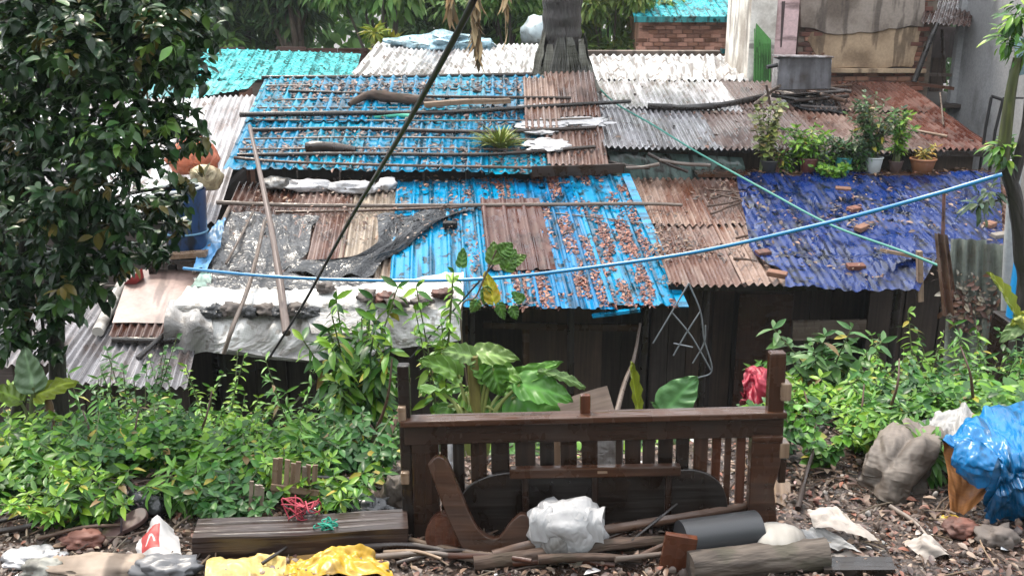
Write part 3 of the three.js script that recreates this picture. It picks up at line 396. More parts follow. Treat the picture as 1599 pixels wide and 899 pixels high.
{ // low parapet wall behind the white roofs
  const h = thing('parapet_wall', 'long low brown parapet behind the white roofs', 'wall', V(1.6, -2.9, -19.4));
  for (let i = 0; i < 4; i++) part(h, 'wall_panel', box(1.12, 3.98 - i % 2 * 0.03, 0.14, 0.01, 0.01, i), m.plasterGrey, { pos: V(-1.75 + i * 1.13, 1.98, 0) });
  part(h, 'coping', box(4.7, 0.09, 0.24, 0.01, 0.01, 3), M([0.30, 0.24, 0.21], 0.7, { map: T.plaster }), { pos: V(-0.03, 4.01, 0) });
}
{ // brick house with a turquoise roof
  const a = P(998, 80, 21.5), b = P(1172, 80, 21.5), y0 = P(1000, 96, 21.5).y, y1 = P(1000, 32, 21.5).y; const h = thing('brick_house', 'brick house with a turquoise roof at the top of the picture', 'house', V((a.x + b.x) / 2 + 0.6, -2.9, -22.8)); const p = h.position, W = b.x - a.x + 1.2;
  part(h, 'wall', box(W, y1 + 2.9, 2.4, 0.01, 0, 4), m.brickWall, { pos: V(0, (y1 + 2.9) / 2, 0) });
  const bw = 0.24, bh = 0.085; for (let r = 0; r < 11; r++) for (let i = 0; i < Math.floor(W / bw); i++) if (hash(r, i, 9) > 0.18) part(h, 'brick', BRK(bw, bh, (r * 7 + i) % 3), [m.brickWall, m.brickPale, m.brickWall][(r + i * 2) % 3], { pos: V(-W / 2 + bw * (i + 0.5 + (r % 2) * 0.5 - 0.25), y1 + 2.9 - 0.06 - r * bh, 1.2) });
  const R = new Roof(V(-W / 2 - 0.15, y1 + 2.98, 1.45), V(W / 2 + 0.1, y1 + 2.98, 1.45), V(-W / 2 - 0.15, y1 + 3.6, -1.3), V(W / 2 + 0.1, y1 + 3.6, -1.3));
  for (let i = 0; i < 4; i++) part(h, 'roof_sheet', sheet(R, i / 4, (i + 1) / 4 + 0.004, 0, 1, 'trap', 0.004 * (i % 2), i + 200), m.turq);
  part(h, 'fascia', box(W + 0.25, 0.12, 0.03, 0.004, 0, 1), m.teal, { pos: V(-0.02, y1 + 2.93, 1.47) });
  part(h, 'window_awning', box(0.8, 0.1, 0.25, 0.004, 0, 1), m.teal, { pos: V(0.35, y0 + 2.9 + 0.22, 1.36) });
}


// ---------- buildings at the top right ----------
{ // white and pink house corner
  const D = 16.4, a = P(1166, 128, D), b = P(1206, 128, D), c = P(1242, 104, D); const h = thing('painted_house', 'white house corner with pink side and green painted panel', 'house', V((a.x + c.x) / 2, -2.9, -D - 0.9)); const p = h.position, H = 7.4;
  part(h, 'wall', box(b.x - a.x, H, 1.8, 0.01, 0, 2), m.whitewash, { pos: V((a.x + b.x) / 2 - p.x, H / 2, 0), label: 'white wall' });
  part(h, 'wall', box(c.x - b.x + 0.02, H, 1.7, 0.01, 0, 3), m.pink, { pos: V((b.x + c.x) / 2 - p.x, H / 2, 0), label: 'pink wall' });
  const s = new THREE.Shape(); const q = [[1176, 130], [1204, 130], [1204, 62], [1181, 36]].map(([x, y]) => P(x, y, D)); q.forEach((v, i) => i ? s.lineTo(v.x - p.x, v.y - p.y) : s.moveTo(v.x - p.x, v.y - p.y));
  part(h, 'painted_panel', boxUV(new THREE.ExtrudeGeometry(s, { depth: 0.02, bevelEnabled: false })), m.green, { pos: V(0, 0, 0.905), label: 'green painted panel' });
  for (let i = 0; i < 7; i++) { const x = 1178 + i * 4; part(h, 'panel_bar', plank(P(x, 132, D - 0.06).sub(p), P(x + 1, 68 + Math.max(0, 3 - i) * -8, D - 0.06).sub(p), 0.015, 0.015, { up: V(0, 0, 1), warp: 0 }), m.green); }
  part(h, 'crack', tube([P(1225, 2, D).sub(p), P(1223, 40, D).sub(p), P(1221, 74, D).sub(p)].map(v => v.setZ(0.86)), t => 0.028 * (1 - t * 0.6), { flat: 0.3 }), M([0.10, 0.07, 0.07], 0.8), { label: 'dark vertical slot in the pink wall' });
}
{ // unfinished brick wall with crumbling plaster
  const D = 17, f = (x, y) => P(x, y, D), A = f(1241, 140), B = f(1450, 140); const h = thing('brick_wall_house', 'unfinished brick house wall with crumbling grey and beige plaster', 'house', V((A.x + B.x) / 2, -2.9, -D - 0.12)); const p = h.position, W = B.x - A.x;
  part(h, 'wall_core', box(W, 7.6, 0.2, 0.01, 0, 6), m.mortar, { pos: V(0, 3.8, 0) });
  const bw = 0.23, bh = 0.08, y1 = f(1241, -10).y + 2.9; for (let r = 0; r < 22; r++) for (let i = 0; i < Math.floor(W / bw); i++) {
    const x = -W / 2 + bw * (i + 0.5 + (r % 2) * 0.4), y = y1 - r * bh, py = r; if (x > W / 2 - 0.08) continue;
    if (i < 2 || r > 15 || (i === Math.floor(W / bw) - 1)) part(h, 'brick', BRK(bw, bh, (r + i) % 3), [m.brick, m.brickPale, m.brickDark][Math.floor(hash(r, i, 3) * 3)], { pos: V(x, y, 0.1 + hash(i, r, 5) * 0.012), rot: [0, (hash(i, r, 6) - 0.5) * 0.05, (hash(i, r, 8) - 0.5) * 0.03] });
  }
  const slab = (pts, z, t, mt, l) => { const s = new THREE.Shape(); pts.forEach(([x, y], i) => { const v = f(x, y); i ? s.lineTo(v.x - p.x, v.y - p.y) : s.moveTo(v.x - p.x, v.y - p.y); }); part(h, 'plaster', boxUV(new THREE.ExtrudeGeometry(s, { depth: t, bevelEnabled: true, bevelSize: 0.008, bevelThickness: 0.008, bevelSegments: 1 })), mt, { pos: V(0, 0, z), label: l }); };
  const rag = (x0, y0, x1, y1, n, k) => Array.from({ length: n + 1 }, (_, i) => [lerp(x0, x1, i / n) + rr(-k, k), lerp(y0, y1, i / n) + rr(-k, k)]);
  slab([[1247, -160], [1250, 20], ...rag(1252, 42, 1300, 52, 5, 2), ...rag(1310, 55, 1400, 44, 8, 2.5), ...rag(1412, 40, 1440, 40, 3, 2), [1443, 8], [1450, -160]], 0.10, 0.06, m.plasterGrey, 'grey upper plaster with a ragged lower edge');
  slab([...rag(1268, 50, 1440, 42, 6, 1), ...rag(1436, 55, 1426, 100, 4, 2), ...rag(1424, 104, 1290, 107, 9, 2), ...rag(1278, 100, 1262, 60, 4, 3)], 0.09, 0.035, m.plasterBeige, 'beige lower plaster');
  part(h, 'ledge', box(W * 0.8, 0.07, 0.12, 0.01, 0.01, 1), m.plasterBeige, { pos: V(0.12, f(1300, 110).y + 2.9, 0.17) });
  part(h, 'side_wall', box(0.2, 7.6, 3, 0.01, 0, 6), m.plasterGrey, { pos: V(W / 2 - 0.12, 3.8, -1.62) });
}
{ // dark lean-to between the brick wall and the concrete wall
  const h = thing('lean_to_room', 'dark open lean-to between the brick wall and concrete wall', 'shed', V(7.1, -2.9, -18.4)); const p = h.position; const L = v => v.sub(p);
  boards(h, 'back_board', V(-0.35, 0, -0.6), V(0.95, 0, -0.6), 0, 6.6, 5, [m.wallBrown, m.wallDark], 0.03);
  part(h, 'wall_sheet', box(1.0, 0.55, 0.02, 0.004, 0.01, 4), M([0.20, 0.16, 0.17], 0.6, { map: T.plaster }), { pos: L(P(1462, 66, 18.8)), label: 'greyish sheet on the back wall' });
  const R = new Roof(L(P(1438, 34, 16.4)), L(P(1516, 40, 16.4)), L(P(1462, -30, 18.9)), L(P(1530, -34, 18.9))); part(h, 'awning_sheet', sheet(R, 0, 1, 0, 1, 'sine', 0, 33), m.rustDark, { label: 'dark drooping awning sheet' });
  part(h, 'prop', tube([L(P(1428, 128, 16.2)), L(P(1446, 80, 16.3)), L(P(1464, 36, 16.4))], 0.045, { knob: 0.1 }), m.woodBlack); part(h, 'prop', tube([L(P(1476, 130, 17.4)), L(P(1472, 46, 17.6))], 0.03, { knob: 0.1 }), m.wood);
  part(h, 'rail', plank(L(P(1398, 128, 16.1)), L(P(1490, 138, 16.1)), 0.06, 0.05), m.woodRed); part(h, 'rail', plank(L(P(1440, 116, 17.2)), L(P(1500, 118, 17.2)), 0.05, 0.05), m.woodGrey);
  part(h, 'floor_board', box(1.8, 0.06, 2.2, 0.01, 0, 3), m.wallBlack, { pos: V(0.1, 3.3, 0.4) });
}
{ // concrete wall running towards the viewer at the right edge
  const h = thing('concrete_house', 'plain light grey concrete house wall at the right edge', 'house', V(8.6, -2.9, -14.2));
  part(h, 'wall', box(2.2, 7.8, 6.4, 0.02, 0, 6), m.concrete, { pos: V(0, 3.9, 0) });
  part(h, 'wall_base', box(0.06, 1.2, 2.6, 0.01, 0, 2), m.plasterGrey, { pos: V(-1.13, 2.9, 1.2), label: 'darker rendered strip at the wall foot' });
  part(h, 'corner_post', box(0.12, 7.8, 0.14, 0.01, 0, 2), m.concrete, { pos: V(-1.14, 3.9, -3.0) });
}
{ // metal chair-like frame leaning on the wall
  const h = thing('metal_rack', 'dark bent metal rack leaning on the concrete wall', 'rack', P(1545, 205, 12.6)); const p = h.position; const L = (x, y) => P(x, y, 12.7).sub(p);
  part(h, 'frame_bar', tube([L(1540, 200), L(1549, 152)], 0.02), m.cable); part(h, 'frame_bar', tube([L(1549, 150), L(1567, 156)], 0.02), m.cable); part(h, 'frame_bar', tube([L(1567, 156), L(1555, 205)], 0.02), m.cable); part(h, 'brace', tube([L(1567, 153), L(1599, 153)], 0.012), m.cable);
  part(h, 'leg', tube([L(1540, 200), V(-0.05, -2.6, 0)], 0.02), m.cable); part(h, 'leg', tube([L(1555, 205), V(0.08, -2.6, 0)], 0.02), m.cable);
}

// ---------- palm and trees ----------
{
  const b = P(878, 146, 14.95), h = thing('palm_tree', 'thick palm trunk with a skirt of old grey frond bases', 'tree', V(b.x, -2.9, b.z)); const top = 5.2;
  part(h, 'trunk', tube([V(-0.02, 0, 0), V(0, 3, 0), V(-0.02, 5, 0), V(0.03, 2.9 + top, 0)], t => 0.315 - 0.05 * t + 0.012 * Math.sin(t * 190), { seg: 120, rad: 18, knob: 0.06 }), M([0.085, 0.082, 0.09], 0.6, { map: T.bark, bumpMap: T.barkBump, bumpScale: 0.03 }));
  const old = M([0.17, 0.2, 0.18], 0.42, { map: T.wood, bumpMap: T.crease, bumpScale: 0.01 }), oldPale = M([0.28, 0.32, 0.29], 0.42, { map: T.wood }), oldDark = M([0.13, 0.15, 0.14], 0.5, { map: T.wood });
  for (let i = 0; i < 26; i++) { // drooping dead frond bases all around, pleated and flaring out at the foot
    const a = i / 26 * 6.283 * 2.4 + rr(-0.2, 0.2), r0 = 0.31, r1 = rr(0.38, 0.58), y0 = 4.1 + rr(0, 0.5), y1 = 3.6 + rr(-0.08, 0.3), tw = rr(-0.5, 0.5), w1 = rr(0.14, 0.26), e = (r, y, t, k, w) => { const q = a + t; return V(Math.cos(q) * r - Math.sin(q) * w * k, y, Math.sin(q) * r + Math.cos(q) * w * k); };
    part(h, 'frond_base', cloth([[-1, 0, 1].map(k => e(r0, y0, 0, k, 0.05)), [-1, 0, 1].map(k => e(r0 + 0.07, (y0 + y1) / 2 + 0.04, tw / 2, k, w1 * 0.6)), [-1, 0, 1].map(k => e(r1, y1 - Math.abs(k) * 0.05, tw, k, w1))], 24, 8, (u, v) => 0.028 * v * Math.sin(u * 34 + i) + 0.03 * f3(u * 4 + i, v * 5, 0)), pick([old, oldPale, oldPale, oldDark]));
  }
  const greenF = leafMat(0.5, 0.2), dead = M([0.40, 0.28, 0.15], 0.7);
  const frond = (a, el, L, droop, mt, col, base, w = 0.55) => { // a feather frond: rachis plus leaflets
    const lv = new Leaves(), C = [], dir = V(Math.cos(a), 0, Math.sin(a)); for (let k = 0; k <= 10; k++) { const t = k / 10; C.push(base.clone().addScaledVector(dir, L * t * Math.cos(el) * (1 - 0.3 * droop * t)).add(V(0, L * (t * Math.sin(el) - droop * t * t), 0))); }
    for (let k = 3; k < 60; k++) { const t = k / 60, c = along(C, t), d = along(C, Math.min(1, t + 0.02)).sub(along(C, Math.max(0, t - 0.02))).normalize(), sd = V().crossVectors(d, V(0, 1, 0)).normalize(); for (const s of [-1, 1]) lv.add(LT.slim, c, sd.clone().multiplyScalar(s).addScaledVector(d, 0.7).add(V(rr(-0.1, 0.1), -0.5 + rr(-0.2, 0.1), rr(-0.1, 0.1))), V(0, 1, 0), w * Math.sin(Math.PI * Math.min(1, t * 0.9 + 0.1)) + 0.1, vary(col)); }
    const f = part(h, 'frond', lv.geo(), mt); f.userData.kind = 'stuff'; part(f, 'rachis', tube(C, t => 0.03 * (1 - t * 0.8), { rad: 5 }), mt === dead ? dead : m.ropeGreen);
  };
  const crown = V(0.03, 2.9 + top, 0); for (let i = 0; i < 11; i++) frond(i * 0.571 + 0.3, rr(0.2, 0.8), rr(2.2, 2.8), rr(0.35, 0.6), greenF, [0.07, 0.13, 0.03], crown);
  // dead fronds hanging down beside the trunk into view
  const hang = (px, py, n, w, s) => { const tip = P(px, py, 13.9).sub(h.position), top0 = V(tip.x * 0.86, 7.6, tip.z * 0.8), C = [crown.clone(), top0, V(tip.x * 1.02, (7.4 + tip.y) / 2, tip.z), tip]; const lv = new Leaves(); for (let k = 0; k < n; k++) { const t = rr(0.45, 0.97), c = along(C, t); lv.add(LT.slim, c.add(V(rr(-w, w) * (1.12 - t), 0, rr(-w, w) * (1.12 - t))), V(rr(-0.14, 0.14), -1, rr(-0.14, 0.14)), rdir(), rr(0.2, 0.42), vary([0.36, 0.25, 0.13], 0.45)); } const f = part(h, 'dead_frond', lv.geo(), leafMat(0.8, 0.15, 0), { label: 'brown dead frond hanging down' }); f.userData.kind = 'stuff'; part(f, 'rachis', tube(C, t => 0.045 * (1.1 - t), { rad: 5, seg: 16 }), dead); };
  hang(747, 100, 130, 0.2, 1); hang(790, 58, 26, 0.14, 2); hang(706, 30, 34, 0.16, 3);
}
// background trees: trunk, limbs and clumped foliage
function tree(name, label, pos, o) {
  const h = thing(name, label, 'tree', pos, o.group); const H = o.h, r = o.r, lean = o.lean ?? 0;
  part(h, 'trunk', tube([V(0, -0.2, 0), V(lean * 0.4, H * 0.35, 0), V(lean, H * 0.7, 0)], t => o.tr * (1 - 0.55 * t), { rad: 9, seg: 14, knob: 0.12 }), o.bark ?? m.barkGrey);
  const lv = new Leaves(), N = o.n, centres = [];
  for (let i = 0; i < o.clumps; i++) { const d = rdir(), c = V(lean + d.x * r * rr(0.35, 0.95), o.cy + d.y * o.ry * rr(0.3, 0.95), d.z * r * rr(0.3, 0.9)); centres.push([c, r * rr(0.22, 0.42)]); if (i < 7) part(h, 'limb', tube([V(lean * 0.6, H * rr(0.35, 0.6), 0), V(c.x * 0.6, lerp(H * 0.5, c.y, 0.6), c.z * 0.6), c], t => o.tr * 0.4 * (1 - 0.8 * t), { rad: 5, seg: 8 }), o.bark ?? m.barkGrey); }
  for (let i = 0; i < N; i++) { const [c, cr] = centres[i % centres.length], d = rdir(), k = cr * Math.cbrt(rnd()) * rr(0.8, 1.15); const hangs = o.hang ?? 0.3; const p = c.clone().addScaledVector(V(d.x, d.y * 0.8, d.z), k); lv.add(o.tpl ?? LT.lance, p, V(d.x, d.y * (1 - hangs) - hangs, d.z).add(rdir().multiplyScalar(0.5)), V(0, 1, 0).add(rdir().multiplyScalar(0.6)), o.leaf * rr(0.7, 1.3), vary(pick(o.cols), 0.3)); }
  part(h, 'crown', lv.geo(), o.mat ?? farLeaf, { stuff: true }); return h;
}
const farLeaf = leafMat(0.55, 0.5, 0.05);
const gr1 = [[0.24, 0.46, 0.09], [0.18, 0.38, 0.08], [0.33, 0.52, 0.12]], gr2 = [[0.15, 0.29, 0.09], [0.11, 0.23, 0.08], [0.22, 0.36, 0.11]], gr3 = [[0.30, 0.45, 0.08], [0.23, 0.38, 0.07], [0.40, 0.5, 0.12]];  // far greens lightened in the colour itself, in place of distance haze
{
  const gy = (x, D) => V(x, ground(x, D) - 0.02, -D);
  const at = (px, D) => { const p = P(px, 40, D); return gy(p.x, D); };
  tree('broadleaf_tree', 'background tree with a pale straight trunk behind the cyan roof', at(466, 23), { h: 7, r: 1.9, cy: 6.1, ry: 2.0, tr: 0.19, n: 5200, clumps: 16, leaf: 0.26, cols: gr2, hang: 0.6, bark: M([0.34, 0.29, 0.26], 0.7, { map: T.bark }), group: 'trees behind the roofs' });
  tree('broadleaf_tree', 'leafy background tree with drooping bright leaves behind the white roof', at(600, 21.5), { h: 6, r: 1.7, cy: 6.2, ry: 1.55, tr: 0.12, n: 5200, clumps: 16, leaf: 0.28, cols: gr1, hang: 0.9, group: 'trees behind the roofs' });
  tree('broadleaf_tree', 'dense dark background tree above the cyan roof', at(385, 24), { h: 6, r: 1.9, cy: 4.9, ry: 2.0, tr: 0.16, n: 6000, clumps: 20, leaf: 0.26, cols: gr2, hang: 0.5, group: 'trees behind the roofs' });
  tree('broadleaf_tree', 'light green bushy tree between palm trunk and brick house', at(955, 23), { h: 5, r: 1.5, cy: 4.7, ry: 1.8, tr: 0.12, n: 7000, clumps: 22, leaf: 0.22, cols: gr3, hang: 0.35, group: 'trees behind the roofs' });
  tree('broadleaf_tree', 'mid green tree just left of the palm trunk', at(800, 24), { h: 6, r: 1.6, cy: 5.1, ry: 1.6, tr: 0.14, n: 4500, clumps: 16, leaf: 0.24, cols: gr1, hang: 0.5, group: 'trees behind the roofs' });
  tree('broadleaf_tree', 'dark background tree right of the hanging palm fronds', at(700, 25), { h: 6, r: 1.8, cy: 5.0, ry: 1.8, tr: 0.15, n: 5000, clumps: 18, leaf: 0.26, cols: gr2, hang: 0.5, group: 'trees behind the roofs' });
  tree('broadleaf_tree', 'bushy tree beyond the left tree at the top', at(250, 23), { h: 6, r: 2.0, cy: 5.2, ry: 2.2, tr: 0.15, n: 5200, clumps: 18, leaf: 0.26, cols: gr1, hang: 0.4, group: 'trees behind the roofs' });
  tree('croton_bush', 'yellow-green leafy bush standing behind the white roof', P(600, 92, 19.8).setY(-2.9), { h: 4.1, r: 0.42, cy: 4.15, ry: 0.34, tr: 0.04, n: 420, clumps: 8, leaf: 0.22, cols: [[0.45, 0.50, 0.05], [0.34, 0.44, 0.06], [0.55, 0.52, 0.06]], hang: 0.1 });
  // far woods closing the view
  const lv = new Leaves(); for (let i = 0; i < 26000; i++) { const x = rr(-26, 26), D = rr(28, 34) + Math.abs(x) * 0.1, p = V(x, -2 + rr(0, 1) ** 0.8 * 9 + n3(x * 0.5, D, 0) * 1.2, -D); lv.add(LT.oval, p, rdir().add(V(0, -0.5, 0)), V(0, 1, 0.4).add(rdir().multiplyScalar(0.7)), rr(0.3, 0.7), vary(n3(p.x * 0.35, p.y * 0.4, p.z * 0.35, 5) > 0 ? gr1[1] : gr2[0], 0.35)); }
  const w = new THREE.Mesh(lv.geo(), farLeaf); w.name = 'far_woods'; tag(w, 'mass of far green trees closing the top of the view', 'woods', null, 'stuff'); scene.add(w);
  const lb = new Leaves(); for (let i = 0; i < 9000; i++) { const x = rr(-16, 16), z = rr(5.5, 10) - Math.abs(x) * 0.12, p = V(x, 0.4 + 7.6 * rnd() ** 0.85 + n3(x * 0.5, z, 3) * 1.0, z); lb.add(LT.oval, p, rdir().add(V(0, -0.5, 0)), V(0, 1, -0.4).add(rdir().multiplyScalar(0.7)), rr(0.3, 0.7), vary(gr2[1], 0.3)); }
  const wb = new THREE.Mesh(lb.geo(), farLeaf); wb.name = 'unseen_woods'; tag(wb, 'unseen mass of trees behind the viewpoint that darkens the faces turned towards it', 'woods', null, 'stuff'); scene.add(wb);  // out of view, placed to darken front faces and what they mirror
  const fence = thing('red_fence', 'dark reddish sheet fence behind the cyan roof', 'fence', V(-4.4, -2.9, -21)); for (let i = 0; i < 7; i++) part(fence, 'fence_panel', box(0.62, 4.0 + rr(-0.1, 0.15), 0.04, 0.004, 0.01, i), pick([m.brownSheet, m.rustDark]), { pos: V(-2 + i * 0.63, 2.0, rr(-0.02, 0.02)) });
}
{ // heap of blue and white tarps on the far roof
  const c = P(690, 84, 18.6), g = blob(0.8, 0.2, 0.6, 0.7, 2.2, 3, 5, { ridge: 0.6 }); g.translate(c.x, c.y - 0.02, c.z); solo('tarp_heap', g, M([0.5, 0.8, 0.95], 0.35, { map: T.weave, bumpMap: T.crease, bumpScale: 0.03 }), 'crumpled pale blue tarp heap on the far white roof', 'tarp');
  const c2 = P(845, 64, 20); const g2 = blob(0.4, 0.3, 0.3, 0.3, 2, 8, 3, { ridge: 0.3 }); g2.translate(c2.x, c2.y - 0.05, c2.z); solo('tarp_heap', g2, M([0.55, 0.66, 0.70], 0.4, { map: T.weave }), 'small pale tarp bundle behind the palm trunk', 'tarp');
}
// ---------- things lying on the roofs ----------
function pole(name, label, pts, r, mt, o = {}) { return solo(name, tube(pts, r, { rad: 8, knob: 0.12, s: rnd() * 20, ...o }), mt, label, o.cat ?? 'pole', { group: o.group }); }
const B = (x, y, off = 0.05) => roofB.hit(x, y, off), A = (x, y, off = 0.05) => roofA.hit(x, y, off), C = (x, y, off = 0.04) => roofC.hit(x, y, off), Dq = (x, y, off = 0.04) => roofD.hit(x, y, off);
const PB = 'poles lying across the blue tile roof', PA = 'poles lying across the front roof';
pole('roof_pole', 'long dark pole overhanging the left edge of the blue tile roof', [B(374, 179, 0.09), B(520, 177, 0.09), B(700, 175, 0.085), B(850, 166, 0.14), B(985, 158, 0.16)], t => 0.036 - 0.01 * t, m.woodBlack, { group: PB });
pole('roof_pole', 'grey bamboo pole under the middle of the blue tile roof', [B(392, 203), B(560, 201), B(760, 206, 0.1), B(930, 199, 0.13)], 0.027, m.woodDark, { group: PB });
pole('roof_pole', 'thin dark batten just below the long dark pole', [B(400, 187), B(600, 188), B(800, 188, 0.12), B(925, 184, 0.14)], 0.0112, m.woodGrey, { group: PB });
pole('roof_pole', 'reddish pole along the lower part of the tile roof', [B(370, 242), B(560, 240), B(760, 241, 0.07), B(930, 229, 0.11)], 0.024, m.woodDark, { group: PB });
pole('roof_pole', 'lowest grey pole close to the tile roof eave', [B(365, 246), B(450, 253), B(620, 258), B(850, 262)], 0.018, m.wood, { group: PB });
pole('roof_pole', 'thin grey batten crossing the tile roof above the grass tuft', [B(380, 217), B(600, 214), B(860, 218, 0.12)], 0.013, m.woodGrey, { group: PB });
pole('roof_pole', 'thin pale batten just above the lower reddish pole', [B(372, 233), B(600, 231), B(850, 234)], 0.012, m.woodGrey, { group: PB });
pole('roof_pole', 'thin grey batten between the branch and the long dark pole', [B(400, 168), B(560, 168), B(800, 168)], 0.012, m.woodGrey, { group: PB });
pole('roof_pole', 'thin batten near the ridge of the blue tile roof', [B(414, 134), B(620, 132), B(810, 131)], 0.013, m.woodGrey, { group: PB });
pole('roof_pole', 'short dark pole at the upper left of the tile roof', [B(450, 142, 0.06), B(540, 145, 0.06), B(640, 148, 0.06)], 0.0217, m.woodBlack, { group: PB });
pole('roof_pole', 'slim grey pole in front of the twisted branch', [B(432, 156), B(560, 153), B(610, 152)], 0.0124, m.woodGrey, { group: PB });
pole('roof_pole', 'dark pole at the upper right running below the palm foot', [B(640, 150, 0.08), B(780, 152, 0.14), B(892, 153, 0.15)], 0.0217, m.woodDark, { group: PB });
pole('roof_pole', 'second dark pole at the top right of the tile roof', [B(620, 138, 0.06), B(700, 139, 0.06), B(800, 148, 0.07)], 0.0186, m.woodBlack, { group: PB });
pole('branch', 'thick twisted grey branch on the upper tile roof', [B(545, 163, 0.08), B(575, 148, 0.12), B(615, 152, 0.12), B(650, 156, 0.1), B(690, 162, 0.08)], t => 0.035 + 0.04 * Math.sin(t * 3.1), m.bark, { knob: 0.3, cat: 'branch' });
solo('driftwood_plank', plank(B(662, 166, 0.13), B(796, 158, 0.13), 0.14, 0.06, { warp: 0.04, s: 4 }), m.woodPale, 'pale wavy driftwood plank near the black cable', 'plank');
solo('dark_log', tube([B(478, 231, 0.07), B(510, 229, 0.09), B(555, 234, 0.06)], t => 0.075 - 0.03 * t, { knob: 0.2, rad: 9 }), m.woodDark, 'short dark log lying on the lower blue tile roof', 'log');
solo('green_tube', tube([B(576, 184, 0.03), B(620, 180, 0.06), B(640, 182, 0.05)], t => 0.02 + 0.02 * t, { rad: 8 }), M([0.05, 0.45, 0.30], 0.35), 'bright green plastic tube on the blue tile roof', 'tube');
for (const [x, y, w, h, l] of [[845, 192, 60, 16, 'white plastic scrap near the top of the rusty patch'], [905, 186, 80, 18, 'largest white plastic scrap beside the corrugated roof'], [855, 221, 62, 20, 'white plastic scrap beside the grass tuft'], [840, 165, 50, 9, 'white plastic strip just below the palm foot'], [846, 205, 40, 8, 'thin white plastic strip between the poles']])
  { const c = B(x, y + h * 0.3, 0.09), k = mpp(c), g = blob(w * k / 2, 0.022, h * k * 0.85, 0.9, 3.2, x, 4, { ridge: 0.6 }); g.rotateX(0.33); g.translate(c.x, c.y, c.z); solo('plastic_scrap', g, m.bag, l, 'plastic', { group: 'white plastic scraps on the tile roof' }); }
function tuft(name, label, base, n, len, col, cat = 'plant', spread = 0.6, tpl = LT.slim) { const lv = new Leaves(); for (let i = 0; i < n; i++) { const d = rdir(); lv.add(tpl, V(d.x * 0.05, 0, d.z * 0.05), V(d.x * spread, 0.7 + Math.abs(d.y), d.z * spread), V(-d.x, 0.8, -d.z), len * rr(0.6, 1.15), vary(col)); } const h = thing(name, label, cat, base); const f = part(h, 'blades', lv.geo(), leafMat(0.5, 0.3, 0.3), { stuff: true }); return h; }
tuft('grass_tuft', 'yellow-green grass tuft growing on the blue tile roof', B(782, 232, 0.02), 150, 0.34, [0.30, 0.36, 0.06], 'grass', 1.0, LT.grass);

// front roof: poles
pole('roof_pole', 'long horizontal pole across the top of the front blue roof', [A(338, 316, 0.08), A(500, 321, 0.07), A(800, 320, 0.08), A(1000, 318, 0.09), P(1066, 320, 11.1)], t => 0.026 - 0.0074 * t, m.woodGrey, { group: PA });
pole('roof_pole', 'shorter pole just below the long horizontal pole', [A(430, 331, 0.06), A(560, 329, 0.06), A(720, 323, 0.06)], 0.0174, m.wood, { group: PA });
pole('roof_pole', 'thin bent rod across the front blue sheets', [A(740, 325, 0.04), A(850, 331, 0.05), A(960, 343, 0.05), A(1010, 349, 0.06)], 0.0074, m.woodGrey, { group: PA });
pole('roof_pole', 'thick pole down the left edge of the front roof', [A(357, 325, 0.08), A(338, 365, 0.08), A(302, 426, 0.08)], 0.0248, m.woodGrey, { group: PA });
pole('roof_pole', 'thin pole lying down the roof beside the left edge pole', [A(395, 330, 0.09), A(375, 370, 0.09), A(352, 412, 0.09)], 0.0136, m.woodGrey, { group: PA });
pole('leaning_pole', 'long pale bamboo pole leaning from the tile roof over the white tarp', [P(389, 196, 11.6), P(412, 300, 10.5), P(434, 420, 9.2), P(447, 520, 8.45)], t => 0.0223 + 0.018 * t, M([0.40, 0.36, 0.37], 0.45, { map: T.wood }), { seg: 16 });
pole('leaning_pole', 'grey pole hanging over the white tarp front left', [P(413, 345, 10.4), P(390, 440, 9.1), P(363, 510, 8.5), P(349, 552, 8.42)], 0.0211, m.woodGrey, { seg: 14 });
solo('wire_loop', tube([P(349, 552, 8.42), P(352, 575, 8.45), P(375, 582, 8.65), P(410, 574, 8.75)], 0.006, { rad: 5 }), m.cable, 'thin wire dangling from the tarp corner', 'wire');
pole('stick', 'pale stick leaning on the dark wall below the tarp', [P(446, 642, 9.1), P(478, 610, 9.25), P(512, 578, 9.4)], 0.0136, m.woodGrey, { cat: 'stick' });

// black plastic on the front roof
const lat = (rows, f) => rows.map(r => r.map(q => f(q[0], q[1], q[2])));
solo('black_plastic_sheet', cloth(lat([[[352, 330], [400, 332], [450, 334], [500, 336]], [[338, 358], [390, 362], [440, 360], [486, 358]], [[322, 392], [380, 396], [430, 398], [478, 396]], [[306, 424], [360, 428], [410, 426], [440, 420]]], (x, y) => A(x, y, 0.05)), 46, 34, (u, v) => 0.045 * f3(u * 5, v * 3.2, 1) + 0.03 * f3(u * 16, v * 8, 2)), m.blackSoft, 'wrinkled grey-black plastic over the left of the front roof', 'plastic sheet');
solo('black_plastic_sheet', cloth(lat([[[588, 334], [660, 329], [752, 321]], [[590, 358], [650, 350], [705, 338]], [[586, 384], [622, 375], [660, 362]], [[540, 402], [590, 398], [628, 385]], [[470, 404], [540, 416], [600, 404]], [[440, 420], [520, 434], [582, 428]]], (x, y) => A(x, y, 0.07)), 30, 44, (u, v) => 0.04 * f3(u * 4, v * 7, 3) + 0.025 * Math.sin(u * 14 + v * 5)), m.black, 'glossy black plastic strip sweeping round the beige patch', 'plastic sheet');
solo('black_plastic_sheet', cloth(lat([[[300, 432], [350, 425], [420, 424], [500, 432], [590, 436]], [[318, 452], [370, 450], [430, 452], [520, 452], [600, 446]]], (x, y) => A(x, y, 0.06)), 40, 10, (u, v) => 0.03 * f3(u * 9, v * 3, 4)), m.blackSoft, 'narrow black plastic edge above the white tarp', 'plastic sheet');

